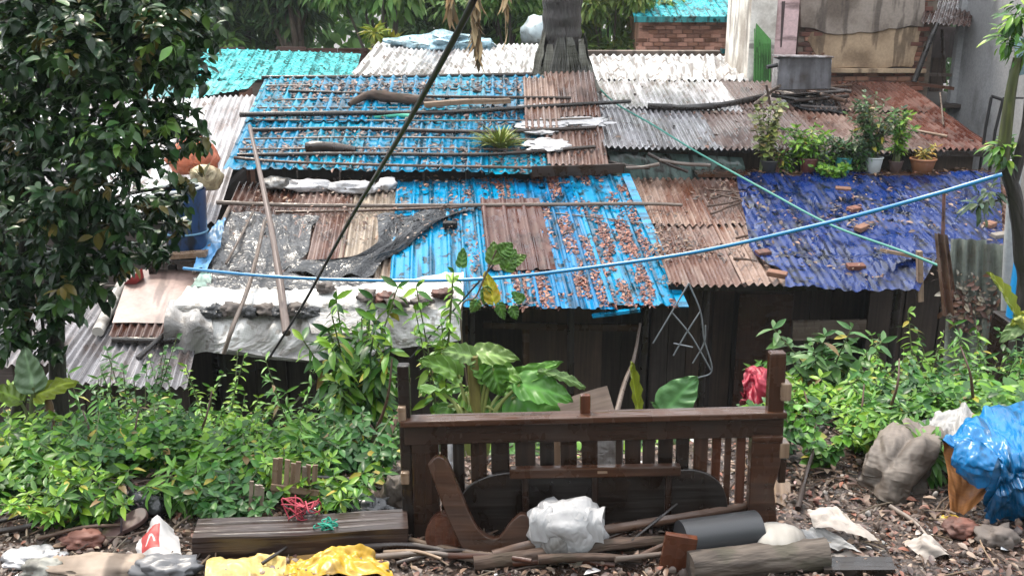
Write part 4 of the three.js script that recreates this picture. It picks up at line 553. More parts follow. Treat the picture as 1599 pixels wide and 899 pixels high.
// the white tarp over the eave with its weights
solo('white_tarp', cloth([
  [A(292, 446, 0.08), A(400, 452, 0.09), A(500, 448, 0.09), A(600, 440, 0.09), A(724, 424, 0.09)],
  [A(272, 474, 0.09), A(400, 474, 0.09), A(500, 472, 0.09), A(600, 466, 0.09), A(723, 452, 0.09)],
  [P(262, 496, 8.92), P(400, 496, 8.9), P(500, 494, 8.9), P(600, 488, 8.9), P(722, 480, 8.9)],
  [P(258, 522, 8.78), P(390, 528, 8.74), P(490, 528, 8.74), P(600, 518, 8.8), P(721, 508, 8.84)],
  [P(262, 540, 8.76), P(350, 552, 8.70), P(470, 561, 8.70), P(600, 546, 8.78), P(720, 531, 8.82)]], 220, 90, (u, v) => { const hang = sstep(0.45, 0.75, v), fold = Math.abs(n3(u * 26 + v * 2, v * 1.6, 3)), fold2 = Math.abs(n3(u * 11 - v * 1.5, v * 2.2, 8)); return 0.02 * f3(u * 12, v * 4, 5) + 0.05 * hang * (0.4 - fold) + 0.07 * (0.4 - fold2) * (0.4 + 0.6 * hang) + 0.012 * n3(u * 70, v * 9, 6) + 0.06 * Math.exp(-(((v - 0.62) / 0.13) ** 2)) * Math.max(0, Math.sin(u * 44 + 3 * n3(u * 5, 2, 1))) ** 0.6 * sstep(0.7, 0.5, u) - 0.008 * Math.abs(n3(u * 50, v * 26, 15)); }), m.tarpWhite, 'long white tarp draped over the eave of the front roof', 'tarp');
solo('grey_tarp', cloth([[P(262, 470, 9.1), P(295, 478, 9.0), P(330, 490, 8.9)], [P(258, 500, 8.72), P(296, 505, 8.66), P(332, 512, 8.66)], [P(258, 548, 8.72), P(290, 556, 8.64), P(336, 546, 8.66)]], 24, 20, (u, v) => 0.03 * Math.sin(u * 11 + v * 3) + 0.015 * f3(u * 6, v * 5, 7)), m.tarpGrey, 'grey cloth flap hanging at the left end of the white tarp', 'tarp');
solo('green_cloth', cloth([[P(318, 428, 9.7), P(332, 438, 9.6)], [P(298, 456, 9.3), P(330, 458, 9.3)]], 10, 10, (u, v) => 0.02 * f3(u * 5, v * 5, 8)).translate(0, 0.06, 0.02), M([0.34, 0.52, 0.46], 0.5, { map: T.weave }), 'pale green cloth scrap at the tarp corner', 'cloth');
solo('tarp_hem', cloth([[P(340, 540, 8.74), P(420, 548, 8.72), P(500, 552, 8.72), P(570, 546, 8.76), P(605, 538, 8.8)], [P(350, 552, 8.66), P(420, 560, 8.63), P(500, 566, 8.63), P(570, 558, 8.68), P(605, 545, 8.76)], [P(356, 545, 8.62), P(420, 556, 8.6), P(500, 562, 8.6), P(570, 553, 8.66), P(600, 542, 8.75)]], 50, 8, (u, v) => 0.015 * f3(u * 9, v * 3, 8)), m.tarpGrey, 'rolled greyish hem sagging below the white tarp', 'tarp');
[[335, 489], [362, 486], [392, 488], [415, 486], [440, 488], [462, 486], [480, 490]].forEach(([x, y], i) => { const c = P(x, y, 8.93), g = blob(0.11, 0.06, 0.08, 0.7, 2.6, 50 + i, 4, { ridge: 0.5 }); g.translate(c.x, c.y - 0.02, c.z + 0.03); solo('rubble_lump', g, i % 2 ? m.stone : m.blackSoft, `${['leftmost', 'second', 'third', 'fourth', 'fifth', 'sixth', 'rightmost'][i]} dark rubble lump in the row on the white tarp`, 'rubble', { group: 'dark rubble along the tarp' }); });
[[508, 455, 'dark stone on the tarp right of the leaning pole'], [600, 470, 'brown stone on the middle of the white tarp'], [622, 478, 'rusty clod right of the brown stone on the tarp'], [660, 476, 'dark stone beside the upright vine on the tarp'], [690, 464, 'round dark stone near the right tarp end'], [575, 468, 'small black stone left of the brown stone on tarp']].forEach(([x, y, l], i) => { const c = A(x, y, 0.1), g = blob(0.085, 0.05, 0.075, 0.8, 2.4, 70 + i, 4, { ridge: 0.5 }); g.translate(c.x, c.y, c.z); solo('stone', g, i % 3 === 1 ? m.brickDark : m.stone, l, 'stone'); });
solo('grey_sheet', cloth([[P(478, 488, 8.9), P(540, 486, 8.88), P(590, 484, 8.88)], [P(486, 520, 8.68), P(540, 520, 8.68), P(590, 512, 8.72)]], 14, 8, (u, v) => 0.01 * f3(u * 5, v * 5, 9)), m.tarpGrey, 'flat grey sheet on the middle of the tarp front', 'sheet');

// scraps under the upper eave
[[486, 297, 70, 'crumpled white plastic scrap farthest left below the tile eave'], [556, 300, 74, 'widest white plastic scrap below the tile eave'], [604, 296, 30, 'small white plastic scrap below the tile eave'], [432, 294, 44, 'grey plastic scrap near the leaning bamboo pole top']].forEach(([x, y, w, l], i) => { const c = A(x, y, 0.02), k = mpp(c), g = blob(w * k / 2, 0.08, 0.14, 0.5, 2.6, 90 + i * 2, 3, { ridge: 0.3 }); g.translate(c.x, c.y, c.z); solo('plastic_scrap', g, i === 3 ? m.tarpGrey : m.bag, l, 'plastic'); });
solo('black_stone', box(0.16, 0.07, 0.1, 0.01, 0.01, 2).translate(0, 0.035, 0).applyMatrix4(new THREE.Matrix4().setPosition(A(702, 356, 0.03))), m.woodBlack, 'small black block on the blue sheet left of the vine', 'block');

// fallen leaves on the roofs (nobody could count them)
function litter(name, label, n, place, cols, len) {
  const t = LT.oval, g = new THREE.BufferGeometry(); g.setAttribute('position', new THREE.Float32BufferAttribute(t.pos.flat(), 3)); g.setIndex(t.idx); g.computeVertexNormals();
  const im = new THREE.InstancedMesh(g, M(0xffffff, 0.5), n), d = new THREE.Object3D(); im.name = numbered(name);
  for (let i = 0; i < n; i++) { const { p, n: nn } = place(i); d.position.copy(p); const up = nn.clone().add(rdir().multiplyScalar(0.45)).normalize(); d.quaternion.setFromUnitVectors(V(0, 0, 1), up); d.rotateZ(rr(0, 6.28)); d.scale.setScalar(len * (0.35 + 1.5 * rnd() ** 2)); d.updateMatrix(); im.setMatrixAt(i, d.matrix); const c = vary(pick(cols), 0.35); im.setColorAt(i, lin(...c)); }
  im.castShadow = im.receiveShadow = true; tag(im, label, 'leaf litter', null, 'stuff'); scene.add(im); return im;
}
const red = [[0.24, 0.075, 0.045], [0.30, 0.11, 0.07], [0.16, 0.05, 0.04], [0.34, 0.16, 0.10], [0.10, 0.045, 0.04], [0.20, 0.07, 0.05]], brown = [[0.16, 0.095, 0.065], [0.11, 0.065, 0.05], [0.22, 0.14, 0.09], [0.2, 0.09, 0.055], [0.08, 0.055, 0.045]];
litter('fallen_leaves', 'red-brown fallen leaves strewn over the front blue roof', 9500, () => { let u, v; for (let k = 0; k < 40; k++) { u = rr(0.55, 1.0); v = rr(0, 1); const f = (u * roofA.W / 0.205) % 1; const d = 0.30 + 2.2 * f3(u * 22, v * 7, 3) + 0.35 * (1 - v); if (f > 0.3 && rnd() < d * (0.35 + 0.9 * sstep(0.6, 0.72, u)) * (u < 0.64 ? 0.5 : 1)) break; } return { p: roofA.at(u, v, 0.006 + rr(0, 0.016)), n: roofA.n }; }, red, 0.037);
litter('fallen_leaves', 'brown leaves and dirt on the left of the front roof', 900, () => ({ p: roofA.at(rr(0.04, 0.6), rr(0.45, 1.0), 0.03 + rr(0, 0.05)), n: roofA.n }), brown, 0.04);
litter('fallen_leaves', 'brown leaves and dirt on the rusty right roof', 2600, () => { let u, v; do { u = rr(0, 1) ** 1.5 * 0.9; v = rr(0, 1); } while (rnd() > 0.3 + 1.6 * f3(u * 12, v * 8, 6)); return { p: roofC.at(u, v, (u > 0.2 ? 0.06 : 0.022) + rr(0, 0.02)), n: roofC.n }; }, brown, 0.04);
litter('fallen_leaves', 'dark wet leaves and dirt caught on the blue tile roof', 5600, () => { let u, v, f; do { u = rr(0.02, 1); v = rr(0, 1); f = (u * roofB.W / 0.16) % 1; } while (Math.abs(f - 0.5) < 0.2 || rnd() > 0.12 + 0.5 * f3(u * 9, v * 7, 9) + 0.8 * sstep(0.05, 0, Math.abs(v - 0.19)) + 0.6 * sstep(0.04, 0, Math.abs(v - 0.36)) + 0.8 * sstep(0.06, 0, Math.abs(v - 0.55)) + 0.7 * sstep(0.09, 0, Math.abs(v - 0.88))); return { p: roofB.at(u, v, 0.03 + rr(0, 0.015)), n: roofB.n }; }, [[0.06, 0.04, 0.04], [0.10, 0.05, 0.045], [0.16, 0.09, 0.07], [0.04, 0.035, 0.04]], 0.05);
litter('fallen_leaves', 'brown leaves stuck on the wet indigo tarp', 420, () => { let u, v; do { u = rr(0.2, 0.98); v = rr(0.05, 1); } while ((u > 0.5 && v < 0.36) || rnd() > 0.3 + 1.4 * f3(u * 9, v * 6, 2)); return { p: roofC.at(u, v, 0.10 + rr(0, 0.02)), n: roofC.n }; }, brown, 0.045);
litter('fallen_leaves', 'dark leaves scattered on the long grey corrugated roof', 420, () => ({ p: roofD.at(rr(0, 0.8), rr(0, 1), 0.02), n: roofD.n }), brown, 0.06);
litter('fallen_leaves', 'leaves caught along the ledge of flower pots', 300, () => ({ p: V(rr(2.3, 6), 0.13 + rr(0, 0.02), -12.42 + rr(-0.16, 0.17)), n: V(0, 1, 0) }), brown, 0.06);

// blue sheet on the right house and what holds it down
{
  const W = roofC.W, wave = (x) => 0.019 * Math.sin(x * 6.2832 / 0.078);
  const rows = [[1160, 446], [1430, 461]]; const g = grid(260, 90, (u, v) => {
    const xl = lerp(1225, 1168, sstep(0.1, 0.35, v)) - 18 * sstep(0.4, 1, v), xr = v < 0.28 ? 1432 : 1565 ; const y = lerp(462, 279, v); const fr = clamp(u, 0, 1);
    const a = v < 0.28 ? lerp(xl, 1434 + v * 110, fr) : lerp(xl, 1566 - (v - 0.3) * 8, fr); const p = C(a, y - (v < 0.02 ? 3 * n3(u * 20, 1, 0) : 0), 0); const w1 = n3(p.x * 4.5 + p.z * 1.6, p.z * 0.7, 2, 5), w2 = n3(p.x * 3 + p.z * 1.1, p.z * 0.5, 4, 6); const off = 0.076 + 0.16 * wave(p.x - 1.47) + 0.026 * f3(p.x * 1.6, p.z * 2.0, 4) + 0.03 * (0.5 - Math.abs(w1)) + 0.03 * (0.5 - Math.abs(w2)) + 0.008 * n3(p.x * 22 + p.z * 8, p.z * 2, 1, 7); p.addScaledVector(roofC.n, off); return { p, u: p.x, v: -p.z };
  });
  solo('indigo_tarp', g, m.indigo, 'wet indigo blue tarp clinging to the right corrugated roof', 'tarp');
  const bgs = [box(0.18, 0.06, 0.095, 0.01, 0.014, 3), box(0.15, 0.06, 0.10, 0.012, 0.018, 8), box(0.19, 0.055, 0.09, 0.01, 0.012, 15)]; const bricks = [[1318, 295, m.brickPale, 'pale orange brick at the top of the indigo tarp below the pots'], [1336, 328, m.brick, 'upper red brick in the middle of the indigo tarp'], [1346, 356, m.brickPale, 'orange brick halfway down the indigo tarp'], [1338, 416, m.brick, 'red brick low on the indigo tarp'], [1194, 397, m.brickDark, 'dark brick on the left edge of the indigo tarp'], [1212, 428, m.brickPale, 'pale brick at the eave beside the indigo tarp'], [1488, 276, m.foam, 'pale pink block on the ledge right of the pots'], [1548, 352, m.brickPale, 'pale rubble block at the far right of the tarp'], [1561, 368, m.foam, 'white rubble block at the far right tarp edge']];
  bricks.forEach(([x, y, mt, l], i) => { const c = C(x, y + 4, 0.055), o = new THREE.Mesh(bgs[i % 3], mt); o.name = numbered('brick'); o.position.copy(c).addScaledVector(roofC.n, 0.028); o.rotation.set(0.14, rr(-0.8, 0.8), 0); if (i === 6) o.position.copy(P(1488, 276, 12.3)); tag(o, l, 'brick', 'bricks holding the indigo tarp'); scene.add(o); });
  solo('plank', plank(C(1366, 388, 0.07), C(1440, 402, 0.07), 0.09, 0.025), m.woodPale, 'pale plank at the lower right of the indigo tarp', 'plank');
  solo('white_scrap', cloth([[C(1392, 311, 0.06), C(1420, 309, 0.07)], [C(1388, 320, 0.06), C(1424, 318, 0.07)]], 8, 6, (u, v) => 0.02 * f3(u * 4, v * 4, 3)), m.tarpGrey, 'pale flat scrap on the upper indigo tarp', 'scrap');
  pole('metal_stake', 'thin red metal stake standing behind the upright corrugated sheet', [P(1473, 376, 9.6), P(1475, 302, 9.7)], 0.018, m.rustRed, { cat: 'stake' });
  // twigs
  const tw = (l, pts, r = 0.012, mt = m.wood) => pole('twig', l, pts, t => r * (1 - 0.5 * t), mt, { cat: 'twig', rad: 5, group: 'twigs on the right roof' });
  tw('long twig lying on the lower indigo tarp', [C(1250, 400, 0.06), C(1300, 406, 0.06), C(1360, 405, 0.06)]); tw('twig crossing the long twig on the tarp', [C(1272, 385, 0.06), C(1285, 370, 0.08), C(1300, 362, 0.06)]);
  [[1108, 296, 1186, 302], [1112, 310, 1180, 298], [1120, 303, 1190, 314], [1105, 322, 1170, 306], [1130, 325, 1182, 300], [1142, 296, 1172, 326], [1110, 334, 1150, 312], [1150, 372, 1186, 368], [1146, 404, 1182, 408]].forEach((q, i) => tw(`${['topmost thin', 'second', 'third', 'fourth', 'fifth', 'steep', 'lower left', 'lone middle', 'lone lower'][i]} twig of the brush pile left of the indigo tarp`, [C(q[0], q[1], 0.05 + i % 3 * 0.02), C((q[0] + q[2]) / 2 + rr(-3, 3), (q[1] + q[3]) / 2 + rr(-3, 3), 0.08), C(q[2], q[3], 0.05 + i % 2 * 0.03)], 0.016));
}
// on the long corrugated roof
pole('long_branch', 'long dark crooked branch across the grey corrugated roof', [Dq(1012, 165, 0.06), Dq(1060, 168, 0.06), Dq(1110, 166, 0.07), Dq(1160, 158, 0.07), Dq(1192, 150, 0.08)], 0.045, m.woodBlack, { knob: 0.3, cat: 'branch' });
pole('stick', 'grey stick propped against the metal box on the roof', [Dq(1178, 164, 0.05), Dq(1200, 146, 0.12), P(1218, 134, 14.2)], 0.025, m.woodGrey, { cat: 'stick' });
pole('stick', 'short pale stick standing left of the metal box', [Dq(1203, 162, 0.05), P(1197, 132, 14.3)], 0.018, m.woodGrey, { cat: 'stick' });
{
  const c = P(1250, 136, 14.6), h = thing('metal_box', 'dented grey metal box standing on the corrugated roof', 'box', V(c.x, c.y - 0.02, c.z)); const w = 0.74;
  part(h, 'front_panel', cloth([[V(-w / 2, 0.43, 0.14), V(w / 2, 0.46, 0.14)], [V(-w / 2, 0, 0.17), V(w / 2 + 0.02, 0.02, 0.17)]], 10, 8, (u, v) => 0.012 * f3(u * 3, v * 3, 5)), M([0.36, 0.36, 0.39], 0.35, { map: T.galv, metalness: 0.3 })); part(h, 'back_panel', box(w, 0.42, 0.012, 0.003), m.tarpGrey, { pos: V(0, 0.22, -0.15) }); for (const s of [-1, 1]) part(h, 'side_panel', box(0.012, 0.42, 0.3, 0.003), m.galv, { pos: V(s * w / 2, 0.21, 0) }); part(h, 'lid', box(w + 0.04, 0.02, 0.36, 0.004, 0.01), m.galv, { pos: V(0, 0.455, 0) }); part(h, 'floor', box(w, 0.02, 0.3, 0.004), m.rustDark, { pos: V(0, 0.0, 0) }); part(h, 'handle', tube([V(-w / 2, 0.34, 0.1), V(-w / 2 - 0.16, 0.31, 0.12)], 0.03), m.cable);
  const fw = [[1212, 142, 1290, 158], [1225, 150, 1318, 142], [1240, 158, 1325, 150], [1222, 140, 1330, 133], [1250, 166, 1312, 170], [1262, 142, 1322, 158], [1280, 136, 1330, 143], [1205, 148, 1270, 160], [1300, 146, 1312, 172]];
  fw.forEach((q, i) => pole('firewood_stick', `${['lowest left', 'second', 'third', 'topmost long', 'bottom dark', 'slanting', 'short upper right', 'leftmost', 'steep right'][i]} stick of the firewood heap beside the metal box`, [Dq(q[0], q[1], 0.06 + i % 4 * 0.03), Dq(q[2], q[3], 0.05 + (i * 3) % 4 * 0.035)], rr(0.02, 0.035), pick([m.woodDark, m.woodBlack, m.woodGrey, m.wood]), { cat: 'firewood', group: 'firewood heap on the corrugated roof' }));
  const sh = cloth([[Dq(1215, 138, 0.09), Dq(1300, 140, 0.09)], [Dq(1240, 168, 0.06), Dq(1322, 176, 0.06)]], 14, 10, (u, v) => 0.03 * f3(u * 5, v * 4, 5)); solo('black_plastic_sheet', sh, m.black, 'black plastic sheet under the firewood heap', 'plastic sheet');
}
pole('roof_batten', 'pale pinkish batten on the red end of the corrugated roof', [Dq(1422, 202, 0.04), Dq(1480, 213, 0.05)], 0.018, m.woodPale, { cat: 'batten' });
pole('roof_batten', 'thin upright-looking rod on the rusty roof end', [Dq(1469, 145, 0.05), Dq(1474, 195, 0.05)], 0.012, m.woodGrey, { cat: 'batten' });
pole('roof_batten', 'dark thin rod along the middle of the corrugated roof', [Dq(1205, 200, 0.04), Dq(1260, 206, 0.05), Dq(1300, 220, 0.04)], 0.012, m.woodBlack, { cat: 'batten' });
[[950, 252, 1015, 262, 'weathered plank leaning below the grey roof eave'], [1012, 240, 1075, 268, 'thin grey stick slanting below the grey roof eave'], [1030, 250, 1110, 258, 'dark branch lying below the grey roof eave'], [978, 262, 1030, 256, 'pale broken slat below the grey roof eave']].forEach(([a, b, c, d, l], i) => pole('scrap_stick', l, [P(a, b, 12.35 - i * 0.06), P((a + c) / 2, (b + d) / 2 + 2, 12.25 - i * 0.05), P(c, d, 12.2 - i * 0.06)], 0.022, pick([m.woodGrey, m.woodDark]), { cat: 'stick' }));

// pots and plants on the ledge
function bush(name, label, cat, base, o) { // stems with leaves along them
  const h = thing(name, label, cat, base, o.group), lv = new Leaves(), st = [];
  for (let i = 0; i < o.stems; i++) {
    const a = rr(0, 6.283), sp = o.spread * Math.sqrt(rnd()), hh = o.h * rr(0.6, 1.05), e = V(Math.cos(a) * sp, hh, Math.sin(a) * sp * (o.flat ?? 1)), mid = V(e.x * 0.35 + rr(-0.03, 0.03), hh * 0.55, e.z * 0.35); const C = [V(rr(-0.04, 0.04), -0.05, rr(-0.04, 0.04)), mid, e]; st.push(tube(C, t => (o.sr ?? 0.008) * (1 - 0.6 * t), { rad: 5, seg: 6 }));
    const n = o.leaves; for (let k = 0; k < n; k++) { const t = (o.from ?? 0.25) + (1 - (o.from ?? 0.25)) * (k + rnd()) / n, c = along(C, t), ang = k * 2.4 + rr(-1, 1), up = o.up ?? 0.12; const d = V(Math.cos(ang), up + rr(-0.4, 0.4) - (o.droop ?? 0.3) * rr(0.2, 1), Math.sin(ang)); const L = o.leaf * rr(0.5, 1.3) * (1.1 - 0.45 * t); if (o.petiole) c.addScaledVector(d, o.petiole * rr(0.3, 1)); lv.add(o.tpl ?? LT.lance, c, d, V(0, 1, 0.15).add(rdir().multiplyScalar(0.6)), L, rnd() < 0.045 ? vary(pick([[0.5, 0.42, 0.05], [0.3, 0.2, 0.07], [0.55, 0.52, 0.08]]), 0.3) : vary(pick(o.cols), 0.32)); }
    const top = along(C, 1); for (let k = 0; k < 2; k++) { const ang = rr(0, 6.28); lv.add(o.tpl ?? LT.lance, top, V(Math.cos(ang), 0.7, Math.sin(ang)), V(0, 0.6, 1), o.leaf * rr(0.45, 0.8), vary(o.tip ?? pick(o.cols), 0.2)); }
  }
  part(h, 'stems', mergeGeometries(st), o.stemMat ?? stemGreen, { stuff: true }); part(h, 'foliage', lv.geo(), o.mat ?? nearLeaf, { stuff: true }); return h;
}
const stemGreen = M([0.12, 0.15, 0.05], 0.6), stemBrown = M([0.14, 0.10, 0.06], 0.7), nearLeaf = leafMat(0.48, 0.38, 0.2);
const bright = [[0.15, 0.36, 0.022], [0.23, 0.46, 0.03], [0.08, 0.25, 0.02], [0.32, 0.54, 0.04]], midg = [[0.05, 0.16, 0.025], [0.08, 0.22, 0.03], [0.035, 0.115, 0.022]], dusty = [[0.10, 0.17, 0.09], [0.08, 0.14, 0.08], [0.13, 0.19, 0.08]];
function pot(label, c, r, hgt, mt) { const h = thing('flower_pot', label, 'pot', c, 'flower pots on the ledge'); part(h, 'body', new THREE.LatheGeometry([[0.001, 0], [r * 0.72, 0], [r * 0.95, hgt * 0.85], [r * 0.95, hgt * 0.88], [r * 0.85, hgt * 0.86], [r * 0.65, hgt * 0.5], [0.001, hgt * 0.5]].map(q => new THREE.Vector2(...q)), 20), mt); part(h, 'rim', new THREE.TorusGeometry(r * 0.95, r * 0.09, 8, 22).rotateX(Math.PI / 2), mt, { pos: V(0, hgt * 0.92, 0) }); part(h, 'soil', new THREE.CylinderGeometry(r * 0.84, r * 0.84, 0.02, 16), m.woodBlack, { pos: V(0, hgt * 0.82, 0) }); return h; }
const LY = 0.122, led = (px, D = 12.38) => { const p = P(px, 270, D); return V(p.x, LY, -D); };
pot('white plastic flower pot on the ledge with a leafy shrub', led(1363), 0.115, 0.2, M([0.62, 0.66, 0.66], 0.4)); pot('dark red flower pot under the leafy plant on the ledge', led(1262), 0.12, 0.19, M([0.16, 0.05, 0.04], 0.5)); pot('teal flower pot half hidden among ledge plants', led(1316), 0.11, 0.2, M([0.03, 0.28, 0.32], 0.4)); pot('brown clay pot of yellow plant on the ledge', led(1440), 0.16, 0.18, M([0.34, 0.14, 0.06], 0.5));
pot('black flower pot under the pale creeper at ledge start', led(1200), 0.11, 0.16, M([0.03, 0.03, 0.03], 0.5)); pot('small dark pot beside the white pot on the ledge', led(1398), 0.09, 0.15, M([0.10, 0.06, 0.05], 0.5));
bush('pot_plant', 'tall leafy shrub growing from the white pot', 'plant', led(1358).setY(LY + 0.15), { h: 0.78, spread: 0.36, stems: 24, leaves: 26, leaf: 0.12, cols: dusty.concat(midg), flat: 0.6 });
bush('pot_plant', 'upright green plant right of the white pot', 'plant', led(1398).setY(LY + 0.12), { h: 0.6, spread: 0.2, stems: 14, leaves: 22, leaf: 0.12, cols: bright, flat: 0.7 });
bush('pot_plant', 'low spreading green plant in the dark red pot', 'plant', led(1258).setY(LY + 0.13), { h: 0.42, spread: 0.36, stems: 24, leaves: 16, leaf: 0.13, cols: bright, flat: 0.5 });
bush('pot_plant', 'dark green plant spilling over the teal pot', 'plant', led(1316).setY(LY + 0.12), { h: 0.36, spread: 0.38, stems: 24, leaves: 18, leaf: 0.12, cols: midg.concat(dusty), flat: 0.5 });
bush('pot_plant', 'yellow leafed plant in the brown clay pot', 'plant', led(1440).setY(LY + 0.13), { h: 0.22, spread: 0.2, stems: 8, leaves: 8, leaf: 0.13, cols: [[0.62, 0.42, 0.05], [0.55, 0.33, 0.05], [0.45, 0.40, 0.08]], flat: 0.6, tpl: LT.slim });
bush('pot_plant', 'pale yellow-green creeper at the left end of the ledge', 'plant', led(1192).setY(LY + 0.05), { h: 0.85, spread: 0.22, stems: 16, leaves: 22, leaf: 0.1, cols: [[0.34, 0.38, 0.12], [0.42, 0.42, 0.2], [0.26, 0.34, 0.08]], flat: 0.5, tpl: LT.round });
bush('pot_plant', 'bare reddish twiggy plant beside the pale creeper', 'plant', led(1216).setY(LY), { h: 0.4, spread: 0.26, stems: 14, leaves: 4, leaf: 0.06, cols: [[0.20, 0.10, 0.06], [0.25, 0.2, 0.08]], stemMat: M([0.20, 0.09, 0.06], 0.6), flat: 0.5 });
bush('pot_plant', 'trailing light green plant hanging onto the indigo tarp', 'plant', led(1300, 12.2).setY(LY - 0.03), { h: 0.14, spread: 0.3, stems: 24, leaves: 14, leaf: 0.10, cols: bright, flat: 0.4, droop: 0.4, tpl: LT.round });
bush('pot_plant', 'scruffy green plant between the dark red and teal pots', 'plant', led(1288).setY(LY), { h: 0.34, spread: 0.3, stems: 18, leaves: 18, leaf: 0.11, cols: dusty.concat(bright), flat: 0.5 });
bush('pot_plant', 'loose leafy plant between teal and white pots', 'plant', led(1338).setY(LY), { h: 0.42, spread: 0.28, stems: 18, leaves: 20, leaf: 0.11, cols: midg.concat(dusty), flat: 0.5 });
bush('pot_plant', 'straggling plant at the foot of the pale creeper', 'plant', led(1228).setY(LY), { h: 0.3, spread: 0.26, stems: 14, leaves: 16, leaf: 0.1, cols: bright.concat(dusty), flat: 0.5 });
// ---------- left tree ----------
{
  const bx = P(86, 640, 5.6).x, base = onGround(bx, 5.6, -0.05), h = thing('glossy_leaf_tree', 'near tree with glossy dark green leaves filling the left edge', 'tree', base); const L = (x, y, D) => P(x, y, D).sub(base);
  part(h, 'trunk', tube([V(0, 0, 0), L(88, 560, 5.6), L(92, 470, 5.55), L(110, 330, 5.5), L(130, 150, 5.5), L(120, -60, 5.5)], t => 0.055 * (1 - 0.6 * t), { rad: 9, seg: 30, knob: 0.15 }), m.barkDark);
  part(h, 'trunk', tube([V(-0.35, 0, 0.1), L(40, 560, 5.5), L(30, 450, 5.45), L(50, 250, 5.4), L(20, 60, 5.4)], t => 0.04 * (1 - 0.6 * t), { rad: 8, seg: 24, knob: 0.15 }), m.barkDark);
  // crown: clumps given by where they stand [px, py, distance, radius in px]
  const cl = [[20, 30, 5.2, 70], [90, 10, 5.4, 80], [180, 20, 5.3, 80], [260, 10, 5.6, 75], [310, 40, 5.8, 48], [60, 100, 5.2, 75], [150, 100, 5.2, 80], [240, 90, 5.4, 75], [290, 110, 5.6, 45], [20, 170, 5.3, 60], [90, 190, 5.2, 75], [180, 180, 5.2, 75], [260, 170, 5.4, 55], [290, 210, 5.6, 42], [50, 260, 5.4, 65], [130, 270, 5.2, 75], [215, 255, 5.3, 60], [20, 330, 5.4, 60], [100, 345, 5.2, 75], [180, 330, 5.2, 70], [235, 320, 5.5, 45], [40, 410, 5.4, 65], [115, 420, 5.2, 65], [185, 400, 5.3, 50], [235, 385, 5.6, 35], [20, 470, 5.4, 50], [80, 490, 5.4, 45], [140, 455, 5.4, 40], [20, 530, 5.3, 40], [70, 545, 5.5, 25], [-40, 120, 5.4, 90], [-50, 300, 5.4, 90], [60, -70, 5.4, 90], [180, -70, 5.5, 90], [280, -60, 5.6, 80], [-60, 440, 5.3, 70], [250, 40, 5.2, 60], [110, 60, 4.9, 60], [160, 230, 4.9, 55], [60, 330, 4.9, 50], [5, 90, 5.6, 60], [0, 210, 5.6, 60], [10, 290, 5.6, 55], [0, 390, 5.6, 60], [262, 318, 5.6, 32], [282, 292, 5.6, 24], [275, 350, 5.7, 24]];
  const lv = new Leaves(), cols = [[0.022, 0.062, 0.018], [0.03, 0.08, 0.02], [0.016, 0.048, 0.016], [0.05, 0.115, 0.025]];
  cl.forEach(([px, py, D, r], ci) => {
    const c = L(px, py, D), R = r * mpp(c.clone().add(base)); const near = along([V(0.01, 1.3, 0), L(110, 330, 5.5), L(125, 100, 5.5)], clamp((540 - py) / 540, 0, 1)); if (ci % 4 !== 3) part(h, 'limb', tube([near, near.clone().lerp(c, 0.5).add(V(0, 0.05, 0)), c], t => 0.018 * (1 - 0.6 * t), { rad: 5, seg: 6 }), m.barkDark);
    const n = Math.round(r * r * 0.0078) + 6; for (let k = 0; k < n; k++) { // twig with a whorl of leaves
      const d = rdir(), p = c.clone().addScaledVector(d, R * Math.cbrt(rnd()) * 1.05), out = d.clone().add(V(0, 0.15, 0.3)).normalize(); const q = 5 + Math.floor(rnd() * 6), young = rnd() < 0.10 && py < 240, cb = young ? [0.14, 0.27, 0.05] : rnd() < 0.05 ? [0.16, 0.13, 0.03] : pick(cols);
      for (let i = 0; i < q; i++) { const a = i / q * 6.28 + rr(-0.4, 0.4), s = V().crossVectors(out, V(0.3, 1, 0.2)).normalize(), t2 = V().crossVectors(out, s); const ld = out.clone().multiplyScalar(0.5).addScaledVector(s, Math.cos(a)).addScaledVector(t2, Math.sin(a)).add(V(0, -0.25, 0)); lv.add(LT.oval, p.clone().addScaledVector(out, -0.02 * i), ld, V(0, 1, 0.2).add(rdir().multiplyScalar(0.5)), rr(0.035, 0.095), vary(cb, 0.45)); }
    }
  });
  part(h, 'crown', lv.geo(), MP(0xffffff, 0.38, { vertexColors: true, transmission: 0.12, thickness: 0, clearcoat: 0.15, clearcoatRoughness: 0.16, specularIntensity: 0.5 }), { stuff: true });
}
